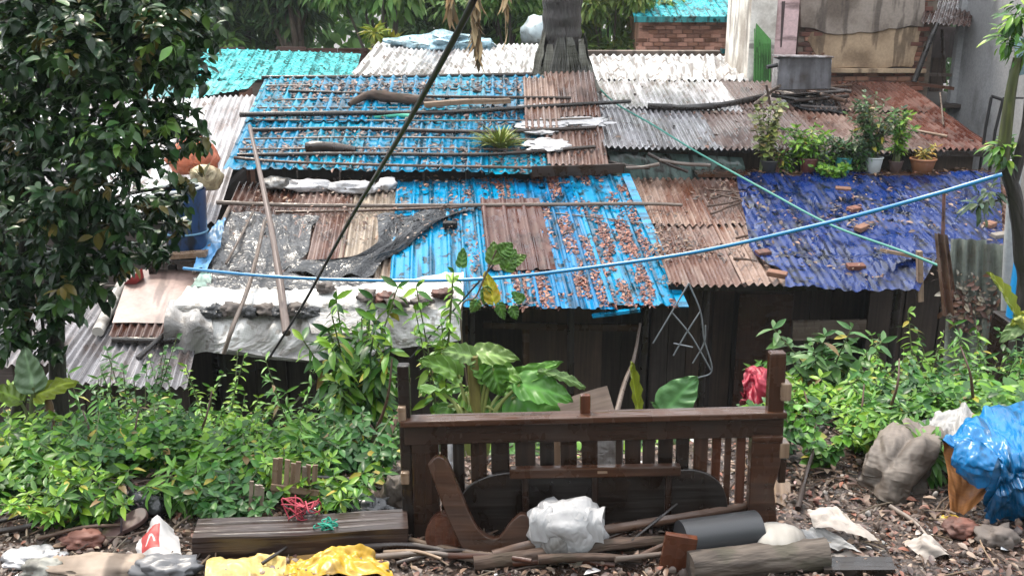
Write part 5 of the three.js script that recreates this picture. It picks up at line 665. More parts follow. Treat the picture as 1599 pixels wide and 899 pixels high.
// ---------- drum and bundles behind the left tree ----------
{
  const c = P(293, 392, 10.2), h = thing('water_drum', 'dark blue plastic drum with a white rim behind the left tree', 'drum', c); const r = 0.235, H = 0.66;
  part(h, 'barrel', new THREE.LatheGeometry([[0.001, 0], [r * 0.8, 0], [r * 0.86, 0.03], [r * 0.94, H * 0.5], [r, H], [r * 0.96, H], [r * 0.9, H * 0.5], [r * 0.78, 0.05], [0.001, 0.05]].map(q => new THREE.Vector2(...q)), 30), m.drum); part(h, 'rim', new THREE.TorusGeometry(r * 1.04, 0.018, 8, 36).rotateX(Math.PI / 2), M([0.55, 0.58, 0.56], 0.4), { pos: V(-0.05, H + 0.01, 0), rot: [0, 0, 0.05] });
  part(h, 'band', new THREE.TorusGeometry(r * 0.93, 0.012, 6, 30).rotateX(Math.PI / 2), M([0.10, 0.25, 0.38], 0.4), { pos: V(0, H * 0.33, 0) });
  const s = thing('drum_stand', 'dark wooden stand under the blue drum', 'stand', V(c.x, -2.9, c.z)); const y = c.y + 2.9; part(s, 'top', box(0.7, 0.05, 0.7, 0.006, 0, 2), m.woodBlack, { pos: V(0, y - 0.027, 0) }); for (const [x, z] of [[-1, -1], [1, -1], [-1, 1], [1, 1]]) part(s, 'leg', box(0.08, y - 0.05, 0.08, 0.006), m.woodBlack, { pos: V(x * 0.28, (y - 0.05) / 2, z * 0.28) });
  const q = P(322, 290, 11.6); const g1 = blob(0.19, 0.17, 0.14, 0.25, 2, 4, 4, { ridge: 0.2 }); g1.translate(q.x, q.y - 0.04, q.z); solo('cream_bundle', g1, M([0.75, 0.62, 0.38], 0.5, { map: T.weave, bumpMap: T.crease, bumpScale: 0.01 }), 'cream yellow bundle on the pale roof beside the drum', 'bundle');
  const q2 = P(300, 268, 11.75), g2 = blob(0.27, 0.24, 0.16, 0.35, 2.2, 6, 4, { ridge: 0.3 }); g2.translate(q2.x, q2.y - 0.02, q2.z - 0.05); solo('orange_cloth', g2, M([0.95, 0.26, 0.12], 0.5, { map: T.weave, bumpMap: T.crease, bumpScale: 0.012 }), 'orange-red cloth heap beside the cream bundle', 'cloth');
  const t = tuft('dark_sprig', 'dark leafy sprig lying over the cream bundle', P(316, 276, 11.42), 16, 0.16, [0.10, 0.09, 0.02], 'plant', 1.2, LT.lance);
  solo('blue_net', cloth([[P(338, 350, 10.6), P(352, 345, 10.6)], [P(318, 385, 10.2), P(345, 385, 10.2)], [P(300, 425, 9.6), P(322, 425, 9.6)]], 10, 24, (u, v) => 0.04 * f3(u * 6, v * 9, 4)).translate(0, 0.04, 0), M([0.10, 0.32, 0.62], 0.45, { map: T.weave }), 'blue plastic strip down the left edge of the front roof', 'plastic');
  solo('plank', plank(P(266, 400, 9.9), P(322, 396, 9.9), 0.12, 0.05), m.woodPale, 'pale plank below the blue drum', 'plank');
  solo('red_bowl', new THREE.LatheGeometry([[0.001, 0], [0.07, 0], [0.12, 0.08], [0.115, 0.08], [0.065, 0.012], [0.001, 0.012]].map(v => new THREE.Vector2(...v)), 20).applyMatrix4(new THREE.Matrix4().makeRotationZ(0.7).setPosition(P(216, 440, 9.75))), M([0.35, 0.03, 0.03], 0.35), 'red bowl at the top of the low left roof', 'bowl');
}
// ---------- lines ----------
solo('blue_hose', tube([P(286, 419, 9.1), P(430, 432, 8.8), P(600, 438, 8.6), P(760, 435, 8.4), P(920, 418, 8.1), P(1100, 391, 7.8), P(1300, 346, 7.4), P(1440, 309, 7.1), P(1566, 272, 6.9)], t => 0.0155 + 0.0006 * Math.sin(t * 300), { seg: 60, rad: 8 }), m.pipeBlue, 'long blue hose sagging across the roofs', 'hose');
solo('green_rope', tube([P(925, 126, 15.4), P(960, 160, 14.2), P(1020, 195, 13.0), P(1090, 238, 12.0), P(1200, 299, 10.8), P(1300, 352, 9.9), P(1420, 396, 9.0), P(1550, 449, 8.2)], 0.013, { seg: 50, rad: 6 }), m.ropeGreen, 'green rope slanting down across the right roofs', 'rope');
solo('black_cable', tube([V(1.2, 3.9, 2.5), P(780, -100, 2.6), P(735, 10, 3.0), P(640, 185, 3.9), P(545, 345, 5.4), P(470, 480, 7.4), P(418, 562, 8.7)], 0.0105, { seg: 60, rad: 8 }), m.cable, 'thick black cable slanting down across the picture', 'cable');
solo('thin_wire', tube([P(800, 380, 8.6), P(730, 460, 8.55), P(640, 560, 8.5)], 0.008, { seg: 12, rad: 5 }), m.cable, 'thin black wire right of the white tarp', 'wire');
{ // bent steel rods in front of the right house
  const h = thing('rod_frame', 'bent frame of thin steel rods hanging at the right house', 'frame', P(1075, 600, 9.0)); const p = h.position, q = (x, y) => P(x, y, 9.0).sub(p);
  [[[1076, 442], [1094, 486], [1100, 530], [1112, 578], [1090, 590]], [[1076, 442], [1050, 486], [1020, 536]], [[1094, 486], [1072, 520], [1052, 555]], [[1050, 488], [1080, 525], [1110, 577]], [[1102, 508], [1100, 535], [1082, 567]], [[1052, 536], [1082, 542]]].forEach(r => part(h, 'rod', tube(r.map(v => q(...v)), 0.008, { rad: 6, seg: r.length * 5 }), m.rod));
}
pole('leaning_pole', 'pale forked stick leaning on the dark front wall', [P(962, 650, 8.2), P(975, 600, 8.6), P(990, 560, 8.9), P(1000, 505, 9.2)], t => 0.028 - 0.014 * t, m.woodGrey, { seg: 12 });

// ---------- upright corrugated sheet and right edge ----------
{
  const D = 8.3, R = new Roof(P(1478, 530, D), P(1600, 525, D - 0.2), P(1488, 372, D + 0.05), P(1596, 378, D - 0.15)); const h = thing('corrugated_fence', 'upright weathered corrugated sheets fencing the right side', 'fence', V(R.at(0.5, 0).x, ground(R.at(0.5, 0).x, D), -D)); const o = h.position; const add = (g, mt, l) => { g.translate(-o.x, -o.y, -o.z); part(h, 'fence_sheet', g, mt, { label: l }); };
  add(sheet(R, -0.02, 0.5, -0.35, 1, 'wide', 0, 301), m.greenish, 'grey corrugated sheet'); add(sheet(R, 0.46, 1.05, -0.35, 0.97, 'wide', 0.012, 302), m.greenish, 'greenish grey corrugated sheet');
  const R2 = new Roof(P(1468, 470, D), P(1492, 470, D), P(1457, 362, D + 0.03), P(1478, 366, D + 0.03)); add(sheet(R2, 0, 1, -0.2, 1, 'wide', 0.03, 303), m.rustPale, 'narrow rusty sheet leaning at the left end');
  const post = tube([P(1570, 560, 8.0), P(1578, 380, 8.0), P(1588, 250, 8.0)].map(v => v.sub(o)), 0.05, { rad: 8 }); part(h, 'post', post, m.concrete, { label: 'slanting grey post' });
  litter('dead_creeper', 'dry brown creeper leaves clinging to the upright corrugated sheet', 330, () => ({ p: R.hit(1518 + (rr(-1, 1) + rr(-1, 1)) * 26, 478 + (rr(-1, 1) + rr(-1, 1)) * 28, (R.n.z > 0 ? 1 : -1) * rr(0.03, 0.05)), n: V(0, 0.3, 1) }), [[0.20, 0.10, 0.07], [0.30, 0.22, 0.15], [0.38, 0.34, 0.27], [0.14, 0.06, 0.04]], 0.05);
}
{
  const c = P(1600, 495, 7.4), g = new THREE.CylinderGeometry(0.13, 0.13, 0.62, 28, 6).translate(0, 0.31, 0); const h = thing('blue_barrel', 'bright blue plastic barrel cut off by the right edge', 'barrel', c); part(h, 'barrel', g, M([0.01, 0.28, 0.66], 0.3)); part(h, 'rim', new THREE.TorusGeometry(0.132, 0.012, 8, 30).rotateX(Math.PI / 2), M([0.01, 0.2, 0.5], 0.3), { pos: V(0, 0.615, 0) });
  const s = thing('barrel_stand', 'dark timber block under the bright blue barrel', 'stand', onGround(c.x, 7.4)); part(s, 'block', box(0.34, c.y - s.position.y, 0.34, 0.01, 0.01), m.woodBlack, { pos: V(0, (c.y - s.position.y) / 2, 0) });
  const tb = P(1578, 560, 7.0), t = thing('slender_tree', 'slender tree with a crooked trunk at the right edge', 'tree', onGround(tb.x, 7.0, -0.1)), o = t.position, q = (x, y, D = 7.0) => P(x, y, D).sub(o);
  part(t, 'trunk', tube([V(0.1, 0, 0), q(1600, 470), q(1597, 400), q(1590, 330), q(1577, 275), q(1566, 262)], t => 0.06 - 0.012 * t, { rad: 9, seg: 24, knob: 0.12 }), m.barkDark);
  part(t, 'limb', tube([q(1580, 290), q(1594, 240), q(1606, 180), q(1612, 60)], t => 0.045 - 0.015 * t, { rad: 8, seg: 16 }), m.barkDark); part(t, 'limb', tube([q(1566, 250), q(1572, 200), q(1580, 140), q(1590, 90)], t => 0.05 - 0.02 * t, { rad: 8, seg: 14 }), M([0.14, 0.18, 0.05], 0.5, { map: T.bark }), { label: 'mossy green upright limb' });
  const lv = new Leaves(); for (const [x, y, r, n] of [[1590, 30, 30, 60], [1575, 60, 22, 34], [1604, 80, 26, 40], [1565, 228, 22, 60], [1572, 250, 16, 40], [1530, 320, 26, 36], [1545, 300, 20, 26], [1600, 10, 40, 60]]) for (let i = 0; i < n; i++) { const d = rdir(), c0 = q(x, y), R = r * 0.0047; lv.add(LT.lance, c0.addScaledVector(d, R * rnd()), d.add(V(0, -0.3, 0)), V(0, 1, 0.3), rr(0.06, 0.12), vary(pick(y > 290 ? dusty : bright.concat(midg)), 0.3)); }
  part(t, 'twig', tube([q(1590, 300), q(1560, 312), q(1528, 322)], 0.008, { rad: 5 }), m.barkDark); part(t, 'crown', lv.geo(), nearLeaf, { stuff: true });
  solo('pale_blue_sheet', cloth([[P(1579, 55, 7.6), P(1612, 62, 7.6)], [P(1586, 80, 7.6), P(1614, 90, 7.6)], [P(1594, 118, 7.6), P(1616, 112, 7.6)]], 8, 10, (u, v) => 0.02 * f3(u * 4, v * 4, 2)), M([0.42, 0.62, 0.72], 0.4, { map: T.weave }), 'pale blue plastic corner caught in the right tree', 'plastic');
}
// big single leaves
function bigLeaf(parent, name, base, tip, w, nrm, col, o = {}) { // heart or blade shaped, pleated along the veins
  const ax = tip.clone().sub(base), L = ax.length(), y = ax.clone().normalize(), z = nrm.clone().addScaledVector(y, -nrm.dot(y)).normalize(), x = V().crossVectors(y, z), nu = 12, nv = 18, s = rnd() * 20;
  const wf = o.blade ? t => Math.max(0, Math.sin(Math.PI * Math.min(1, 0.04 + t * 0.96))) ** 0.7 : t => (t < 0.18 ? Math.sqrt(t / 0.18) * 0.92 + 0.08 : Math.max(0, Math.cos((t - 0.18) / 0.82 * 1.5708)) ** 0.75);
  const g = grid(nu, nv, (u, v) => { const k = (u - 0.5) * 2, ww = w * wf(v) * (1 + 0.06 * n3(v * 7, Math.sign(k) * 2, s)); const lobe = o.blade ? 0 : -0.16 * L * Math.abs(k) * (1 - v) ** 4; const p = base.clone().addScaledVector(y, v * L + lobe).addScaledVector(x, k * ww).addScaledVector(z, (o.fold ?? 0.25) * Math.abs(k) * ww - (o.bend ?? 0.25) * L * v * v + 0.012 * Math.sin((v * 9 - Math.abs(k) * 2.5) * 3.1) * Math.min(1, Math.abs(k) * 2) + 0.02 * f3(u * 3 + s, v * 3, 0)); return { p, u: u, v: v }; }, (u, v) => { const k = Math.abs(u - 0.5) * 2, rib = k < 0.1 ? 1.7 : 1 + 0.22 * Math.max(0, Math.cos((v * 9 - k * 2.5) * 6.28)) ** 6; return [col[0] * rib, col[1] * rib, col[2] * rib]; });
  return part(parent, name, g, o.mat ?? nearLeaf);
}
{ // taro at the left
  const b = onGround(P(70, 690, 5.2).x, 5.2, -0.02), h = thing('taro_plant', 'taro plant with three broad leaves at the left edge', 'plant', b), q = (x, y, D = 5.2) => P(x, y, D).sub(b);
  bigLeaf(h, 'leaf', q(52, 606), q(34, 545), 0.085, V(0.2, 0.5, 1), [0.24, 0.36, 0.20]); bigLeaf(h, 'leaf', q(56, 618), q(110, 588), 0.075, V(-0.2, 1, 0.7), [0.30, 0.38, 0.03], { fold: 0.1 }); bigLeaf(h, 'leaf', q(30, 625), q(-12, 600), 0.075, V(0.2, 1, 0.5), [0.22, 0.34, 0.05]);
  part(h, 'stem', tube([V(0, 0, 0), q(78, 650), q(72, 618)], t => 0.026 - 0.006 * t, { rad: 8, seg: 8, knob: 0.15 }), M([0.30, 0.20, 0.11], 0.6, { map: T.bark }), { label: 'brown withered stem' }); part(h, 'stem', tube([V(-0.05, 0, 0), q(48, 645), q(52, 604)], 0.012, { rad: 6 }), stemGreen); part(h, 'stem', tube([V(-0.06, 0, 0), q(42, 650), q(30, 626)], 0.010, { rad: 6 }), stemGreen);
}
{ // taro behind the headboard
  const b = onGround(P(740, 680, 5.0).x, 5.0, -0.02), h = thing('taro_plant', 'large bright taro plant behind the wooden headboard', 'plant', b), q = (x, y, D = 5.0) => P(x, y, D).sub(b);
  const lf = [[738, 556, 702, 545, 0.05, [0.22, 0.36, 0.10]], [742, 552, 795, 552, 0.055, [0.25, 0.40, 0.10]], [690, 612, 668, 600, 0.07, [0.16, 0.34, 0.05]], [760, 590, 740, 560, 0.05, [0.15, 0.34, 0.05]], [805, 620, 866, 655, 0.13, [0.09, 0.28, 0.035]], [790, 606, 848, 566, 0.055, [0.15, 0.38, 0.05]], [770, 640, 800, 668, 0.10, [0.10, 0.27, 0.04]], [728, 612, 760, 636, 0.07, [0.17, 0.33, 0.05]], [700, 635, 690, 662, 0.05, [0.14, 0.30, 0.05]], [770, 575, 782, 612, 0.06, [0.12, 0.30, 0.04]]];
  lf.push([716, 585, 676, 560, 0.06, [0.2, 0.38, 0.07]], [752, 570, 800, 584, 0.07, [0.18, 0.38, 0.06]], [812, 600, 880, 612, 0.08, [0.12, 0.34, 0.05]], [720, 640, 736, 668, 0.06, [0.1, 0.26, 0.04]]);
  lf.forEach(([x0, y0, x1, y1, w, c], i) => { bigLeaf(h, 'leaf', q(x0, y0, 5 + i % 3 * 0.06), q(x0 + (x1 - x0) * 1.2, y0 + (y1 - y0) * 1.2, 4.92 + i % 2 * 0.05), w * 1.25, V(rr(-0.3, 0.3), 1, 0.8), c, { fold: 0.2 }); part(h, 'stem', tube([V((x0 - 740) * 0.0008, 0, 0), q((x0 + 740) / 2, 640, 5), q(x0, y0, 5 + i % 3 * 0.06)], t => 0.014 - 0.006 * t, { rad: 6, seg: 8 }), M([0.26, 0.30, 0.08], 0.5)); });
  bigLeaf(h, 'leaf', q(840, 578), q(918, 598), 0.035, V(0, 1, 0.4), [0.20, 0.34, 0.10], { blade: true, bend: 0.15 }); part(h, 'stem', tube([q(745, 668), q(741, 610), q(738, 556)], 0.03, { rad: 8, knob: 0.12 }), M([0.34, 0.34, 0.10], 0.5, { map: T.bark }), { label: 'thick yellow-green main stem' });
  const b2 = onGround(P(1060, 650, 5.3).x, 5.3), h2 = thing('big_leaf_plant', 'plant with one broad pleated pale green leaf behind headboard', 'plant', b2); const q2 = (x, y, D = 5.3) => P(x, y, D).sub(b2); bigLeaf(h2, 'leaf', q2(1040, 640), q2(1088, 588), 0.11, V(-0.2, 0.6, 1), [0.15, 0.36, 0.12], { fold: 0.1, bend: 0.1 }); part(h2, 'stem', tube([V(0, 0, 0), q2(1030, 655), q2(1042, 640)], 0.01, { rad: 6 }), stemGreen); bigLeaf(h2, 'leaf', q2(1046, 660), q2(1024, 628), 0.04, V(0.3, 0.6, 1), [0.14, 0.32, 0.09]);
  const b3 = onGround(P(1000, 660, 5.1).x, 5.1), h3 = thing('upright_blade_plant', 'single upright yellow-green rolled leaf behind headboard', 'plant', b3); const q3 = (x, y, D = 5.1) => P(x, y, D).sub(b3); bigLeaf(h3, 'leaf', q3(1000, 662), q3(986, 564), 0.03, V(0.5, 0.1, 1), [0.36, 0.44, 0.04], { blade: true, fold: 0.6, bend: 0.02 }); part(h3, 'stem', tube([V(0, 0, 0), q3(1000, 662)], 0.008, { rad: 5 }), stemGreen);
  const b4 = onGround(P(1590, 600, 5.9).x, 5.9), h4 = thing('banana_plant', 'young banana plant with a rolled yellow-green leaf at the right', 'plant', b4), q4 = (x, y, D = 5.9) => P(x, y, D).sub(b4);
  bigLeaf(h4, 'leaf', q4(1588, 494), q4(1546, 424), 0.045, V(0.8, 0.2, 1), [0.46, 0.52, 0.08], { blade: true, fold: 0.9, bend: 0.02 }); bigLeaf(h4, 'leaf', q4(1606, 500), q4(1560, 530), 0.06, V(0, 1, 0.6), [0.30, 0.44, 0.18], {}); bigLeaf(h4, 'leaf', q4(1610, 490), q4(1578, 505), 0.04, V(0, 1, 0.6), [0.46, 0.5, 0.05], {}); part(h4, 'stem', tube([V(0.06, 0, 0), q4(1612, 540), q4(1590, 496)], 0.025, { rad: 7 }), M([0.30, 0.34, 0.08], 0.5));
}
// ---------- thickets ----------
const ord = ['first', 'second', 'third', 'fourth', 'fifth', 'sixth', 'seventh', 'eighth', 'ninth'];
function row(list, D, o, text, group, name = 'leafy_bush') { list.forEach(([px, top], i) => { const d = D + rr(-0.25, 0.25), t = P(px + rr(-12, 12), top + rr(-26, 18), d), b = onGround(t.x, d, -0.03), H = Math.max(0.25, t.y - b.y); bush(name, `${ord[i]} ${text}`, 'bush', b, { h: H, spread: 0.3, stems: 10, leaves: 24, leaf: 0.11, cols: bright, sr: 0.007, ...o, ...kinds[kindAt++ * 3 % 5], group }); }); }
const kinds = [{ leaf: 0.1, leaves: 32 }, { tpl: LT.oval, leaf: 0.082, leaves: 38, cols: [[0.06, 0.2, 0.04], [0.1, 0.29, 0.05], [0.045, 0.15, 0.035]] }, { leaf: 0.078, leaves: 42, cols: [[0.22, 0.46, 0.035], [0.32, 0.55, 0.04], [0.12, 0.32, 0.025]] }, { tpl: LT.slim, leaf: 0.14, leaves: 34, droop: 0.6, cols: [[0.14, 0.36, 0.04], [0.08, 0.25, 0.035], [0.2, 0.42, 0.06]] }, { tpl: LT.round, leaf: 0.066, leaves: 36, cols: [[0.1, 0.28, 0.03], [0.18, 0.42, 0.04], [0.06, 0.18, 0.03]] }];
let kindAt = 0;
const LG = 'bushes of the left thicket', RG = 'bushes of the right thicket';
row([[10, 625], [125, 582], [190, 576], [262, 588], [330, 600], [405, 622], [458, 600]], 6.4, { cols: bright.concat(midg), spread: 0.40, stems: 16, leaves: 34, leaf: 0.13 }, 'leafy bush from the left in the back row of the left thicket', LG);
row([[20, 680], [95, 672], [165, 660], [240, 668], [310, 672], [385, 690], [455, 700], [520, 690]], 5.75, { cols: bright, stems: 13, leaves: 32, leaf: 0.115 }, 'bright bush from the left in the middle row of the left thicket', LG);
row([[18, 735], [90, 740], [160, 735], [235, 735], [300, 735], [370, 740], [440, 755], [515, 750], [585, 720]], 5.05, { cols: bright.concat(midg), spread: 0.26, leaf: 0.12 }, 'low bush from the left in the front row of the left thicket', LG);
row([[-10, 712], [60, 700], [130, 706], [205, 690], [275, 700], [345, 700], [415, 745], [490, 765], [560, 730]], 4.66, { cols: bright.concat(midg), spread: 0.30, leaf: 0.12, stems: 15 }, 'small bush from the left at the litter edge of the left thicket', LG);
row([[0, 752], [70, 758], [140, 752], [300, 748], [350, 742], [395, 762], [450, 790], [525, 770]], 4.36, { cols: bright.concat(midg), spread: 0.24, leaf: 0.09, stems: 13, leaves: 20 }, 'weedy sprout from the left in front of the left thicket', LG);
row([[1447, 712]], 4.5, { cols: midg, spread: 0.09, leaf: 0.11, stems: 6 }, 'sprout growing between the grey sack and the blue bundle', RG);
row([[1232, 650], [1290, 655], [1345, 650], [1395, 690]], 4.75, { cols: bright, spread: 0.24, leaf: 0.12, stems: 9 }, 'small bush from the left beside the grey sack', RG);
row([[1238, 570], [1300, 545], [1360, 548], [1440, 525], [1500, 538], [1560, 520], [1610, 530]], 6.7, { cols: midg.concat(bright), spread: 0.4, stems: 12, leaves: 26 }, 'bush from the left in the back row of the right thicket', RG);
row([[1250, 640], [1330, 620], [1390, 608], [1460, 600], [1530, 606], [1590, 600]], 5.9, { cols: bright, spread: 0.34, stems: 11, leaves: 24 }, 'bright bush from the left in the middle row of the right thicket', RG);
row([[1240, 690], [1300, 680], [1365, 672], [1430, 655], [1500, 640]], 5.2, { cols: bright, spread: 0.28, leaf: 0.1 }, 'low bush from the left in the front row of the right thicket', RG);
{
  const p = P(1290, 505, 5.9), b = onGround(p.x, 5.9); bush('pinnate_shrub', 'tall shrub with long paired narrow leaves right of the headboard', 'bush', b, { h: p.y - b.y, spread: 0.34, stems: 8, leaves: 34, leaf: 0.17, cols: [[0.10, 0.25, 0.06], [0.14, 0.30, 0.09], [0.08, 0.2, 0.05]], from: 0.2, up: 0.1, tpl: LT.lance });
  const p2 = P(1450, 492, 6.6), b2 = onGround(p2.x, 6.6); bush('climbing_shrub', 'bright sprig climbing beside the dark doorway at the right', 'bush', b2, { h: p2.y - b2.y, spread: 0.14, stems: 4, leaves: 30, leaf: 0.12, cols: bright, tip: [0.24, 0.42, 0.06] });
  const p3 = P(556, 478, 5.7), b3 = onGround(p3.x, 5.7); bush('tall_leafy_plant', 'tall leafy plant rising in front of the white tarp', 'plant', b3, { h: p3.y - b3.y, spread: 0.34, stems: 20, leaves: 50, leaf: 0.17, cols: midg.concat(bright), droop: 0.7, up: 0.1, sr: 0.011, from: 0.15 });
  const p4 = P(686, 440, 5.9), b4 = onGround(p4.x, 5.9); bush('slender_plant', 'slender leafy plant just left of the taro', 'plant', b4, { h: p4.y - b4.y, spread: 0.16, stems: 7, leaves: 28, leaf: 0.14, cols: bright, droop: 0.5, from: 0.4, sr: 0.009 });
  const p5 = P(770, 378, 7.2), b5 = onGround(p5.x, 7.2), h5 = thing('vine', 'vine with yellowing leaves in front of the blue eave', 'plant', b5), q = (x, y) => P(x, y, 7.2).sub(b5); part(h5, 'stem', tube([V(0, 0, 0), q(720, 520), q(745, 460), q(775, 390)], 0.007, { rad: 5, seg: 20 }), stemBrown); [[720, 415, 724, 388], [770, 470, 760, 425], [778, 475, 790, 500], [760, 450, 756, 478], [790, 420, 805, 390], [800, 410, 822, 398], [800, 480, 808, 500], [770, 410, 772, 378], [815, 470, 800, 455], [745, 470, 735, 490], [782, 395, 800, 380]].forEach(([a, c, d, e], i) => bigLeaf(h5, 'leaf', q(a, c), q(d, e), 0.045 + 0.02 * (i % 3 === 1), V(0.2, 0.5, 1), i === 1 ? [0.65, 0.50, 0.03] : [[0.14, 0.30, 0.06], [0.20, 0.36, 0.08]][i % 2], { fold: 0.15 }));
  pole('stake', 'dark stake standing left of the headboard', [onGround(P(590, 700, 5.2).x, 5.2), P(592, 660, 5.2)], 0.02, m.woodBlack, { cat: 'stake' }); pole('leaning_pole', 'bamboo cane leaning in the plants left of the headboard', [onGround(P(596, 760, 5.0).x, 5.0), P(624, 640, 5.2)], 0.016, m.woodPale);
  const br = [[580, 690, 612, 560], [600, 720, 560, 640], [540, 720, 600, 690], [612, 740, 640, 590]]; br.forEach((v, i) => pole('dry_branch', `${['tallest', 'left-leaning', 'low lying', 'right-leaning'][i]} dry branch among plants left of the headboard`, [P(v[0], v[1], 5.2), P((v[0] + v[2]) / 2 + 8, (v[1] + v[3]) / 2, 5.15), P(v[2], v[3], 5.2)], t => 0.010 * (1.2 - 0.7 * t), m.wood, { cat: 'branch', rad: 5 }));
}
[[60, 720, 84, 640], [150, 740, 128, 640], [300, 700, 330, 610], [225, 760, 250, 690], [360, 770, 340, 690], [1390, 640, 1405, 560], [1520, 620, 1500, 540], [1330, 690, 1350, 600], [190, 720, 215, 640], [1270, 700, 1256, 610]].forEach((v, i) => pole('dry_branch', `${['tall dry twig beside the left taro', 'bent dry twig in the left thicket near the tree', 'dry twig in the middle of the left thicket', 'short dry twig at the left litter edge', 'dry twig above the broken slat panels', 'dry twig in the right thicket centre', 'dry twig in front of the corrugated fence', 'dry twig left of the grey sack', 'thin dry twig behind the left sandals', 'dry twig beside the headboard finial'][i]}`, [P(v[0], v[1], 4.95), P((v[0] + v[2]) / 2 + 5, (v[1] + v[3]) / 2, 4.9), P(v[2], v[3], 5.0)], t => 0.008 * (1.2 - 0.7 * t), m.wood, { cat: 'branch', rad: 5 }));
{ // ground cover on the bank
  const lv = new Leaves(); for (let i = 0; i < 7600; i++) { const left = i > 5200, D = left ? rr(4.25, 5.3) : rr(4.75, 8), x = left ? rr(-3.2, -0.62) : rr(-4.2, 4.2); if (left && D < 4.4 + 0.25 * n3(x * 2.3, 4, 1)) continue; if (D < 5.3 && x > -1.0 && x < 1.7) continue; if (x > 1.2 && D < 5.0) continue; const b = onGround(x, D), k = 2 + Math.floor(rnd() * 4); for (let j = 0; j < k; j++) { const a = rr(0, 6.28); lv.add(LT.oval, b.clone().add(V(rr(-0.05, 0.05), rr(0, 0.12), rr(-0.05, 0.05))), V(Math.cos(a), rr(0.2, 1.2), Math.sin(a)), V(0, 1, 0.3), rr(0.05, 0.11), vary(pick(midg.concat(bright)), 0.3)); } }
  const g = new THREE.Mesh(lv.geo(), nearLeaf); g.name = 'ground_cover'; tag(g, 'low leafy weeds covering the bank below the houses', 'weeds', null, 'stuff'); scene.add(g);
}
// ---------- the discarded headboard ----------
{
  const a = G(640, 838), b = G(1212, 824), W = a.distanceTo(b), yaw = Math.atan2(-(b.z - a.z), b.x - a.x), kx = W / 572, ky = 0.0033, h = thing('bed_headboard', 'discarded dark wooden bed headboard standing among the rubbish', 'headboard', V(a.x, a.y - 0.01, a.z)); h.rotation.y = yaw; h.rotation.x = -0.04; h.rotation.z = 0.016;
  const X = px => (px - 640) * kx, Y = py => (837 - py) * ky;
  const bd = (n, x0, x1, y0, y1, z, d, mt, l, j = 0.009) => part(h, n, box(X(x1) - X(x0), Y(y1) - Y(y0), d, 0.006, j, x0 * 0.013), mt, { pos: V((X(x0) + X(x1)) / 2, (Y(y0) + Y(y1)) / 2, z), label: l });
  bd('top_rail', 640, 1214, 693, 664, 0, 0.05, m.woodDark); bd('rail_cap', 636, 1216, 664, 655, 0.005, 0.09, m.woodBrown, 'wet top edge in a lighter brown that stands for the light on it', 0.012);  // cap browner than the rail: light on the top put into its colour
  bd('stile', 648, 690, 838, 693, 0, 0.05, m.woodDark); bd('post', 630, 648, 842, 585, -0.02, 0.06, m.woodBlack, 'taller dark left post');
  bd('bottom_rail', 650, 1170, 838, 822, 0, 0.05, m.woodBlack);
  const sl = [[693, 704], [712, 730], [740, 765], [772, 800], [808, 838], [844, 866], [876, 902], [910, 935], [962, 972], [976, 1000], [1003, 1022], [1026, 1048], [1052, 1072]]; sl.forEach(([x0, x1], i) => bd('slat', x0, x1, 824, 690, -0.004 + 0.003 * (i % 2), 0.018, pick([m.woodDark, m.woodBlack])));
  [[1078, 1100], [1106, 1120], [1126, 1136], [1144, 1158]].forEach(([x0, x1], i) => bd('slat', x0, x1, 824, 690, 0.0, 0.02, [m.woodBrown, m.woodRed, m.woodBrown, m.woodRed][i], 'reddish slat'));
  const s = new THREE.Shape(); s.moveTo(X(716), Y(832)); s.lineTo(X(716), Y(790)); s.quadraticCurveTo(X(724), Y(745), X(790), Y(738)); s.lineTo(X(1076), Y(738)); s.quadraticCurveTo(X(1126), Y(744), X(1132), Y(790)); s.lineTo(X(1132), Y(832)); part(h, 'arched_panel', boxUV(new THREE.ExtrudeGeometry(s, { depth: 0.014, bevelEnabled: true, bevelSize: 0.003, bevelThickness: 0.003, bevelSegments: 1 })), m.woodBlack, { pos: V(0, 0, 0.012) });
  bd('panel_bar', 800, 1058, 738, 724, 0.05, 0.045, m.woodBrown, 'worn shelf bar with bare orange wood'); part(h, 'panel_bar', box(X(1010) - X(930), 0.018, 0.01, 0.003, 0.004, 3), m.woodPale, { pos: V((X(930) + X(1010)) / 2, Y(731), 0.073), label: 'splintered pale edge' });
  for (const x of [822, 930, 1040]) bd('muntin', x - 5, x + 5, 822, 738, 0.035, 0.018, m.woodDark);
  const p = new THREE.Shape(); [[1166, 838], [1166, 690], [1210, 690], [1208, 730], [1200, 765], [1206, 800], [1210, 838]].forEach(([x, y], i) => i ? p.lineTo(X(x), Y(y)) : p.moveTo(X(x), Y(y))); part(h, 'carved_stile', boxUV(new THREE.ExtrudeGeometry(p, { depth: 0.05, bevelEnabled: true, bevelSize: 0.005, bevelThickness: 0.005, bevelSegments: 2 })), m.woodBrown, { pos: V(0, 0, -0.01), label: 'wide reddish brown right stile with wavy edge' });
  bd('finial', 1186, 1211, 664, 576, 0, 0.05, m.woodBrown); bd('joint_block', 1204, 1220, 640, 616, 0.01, 0.07, m.woodPale, 'pale worn joint block', 0.008); bd('joint_block', 1206, 1222, 722, 700, 0.01, 0.07, m.woodPale, 'pale worn joint block', 0.008); bd('joint_block', 1208, 1220, 760, 724, 0.0, 0.06, m.woodDark);
  bd('tenon', 908, 924, 655, 628, -0.01, 0.03, m.woodRed, 'short red tenon sticking up'); bd('joint_block', 634, 646, 662, 640, 0.02, 0.05, m.woodPale); bd('joint_block', 634, 647, 752, 734, 0.02, 0.05, m.woodPale);
}
const GP = (x, y, up = 0) => { const p = G(x, y); p.y += up; return p; };
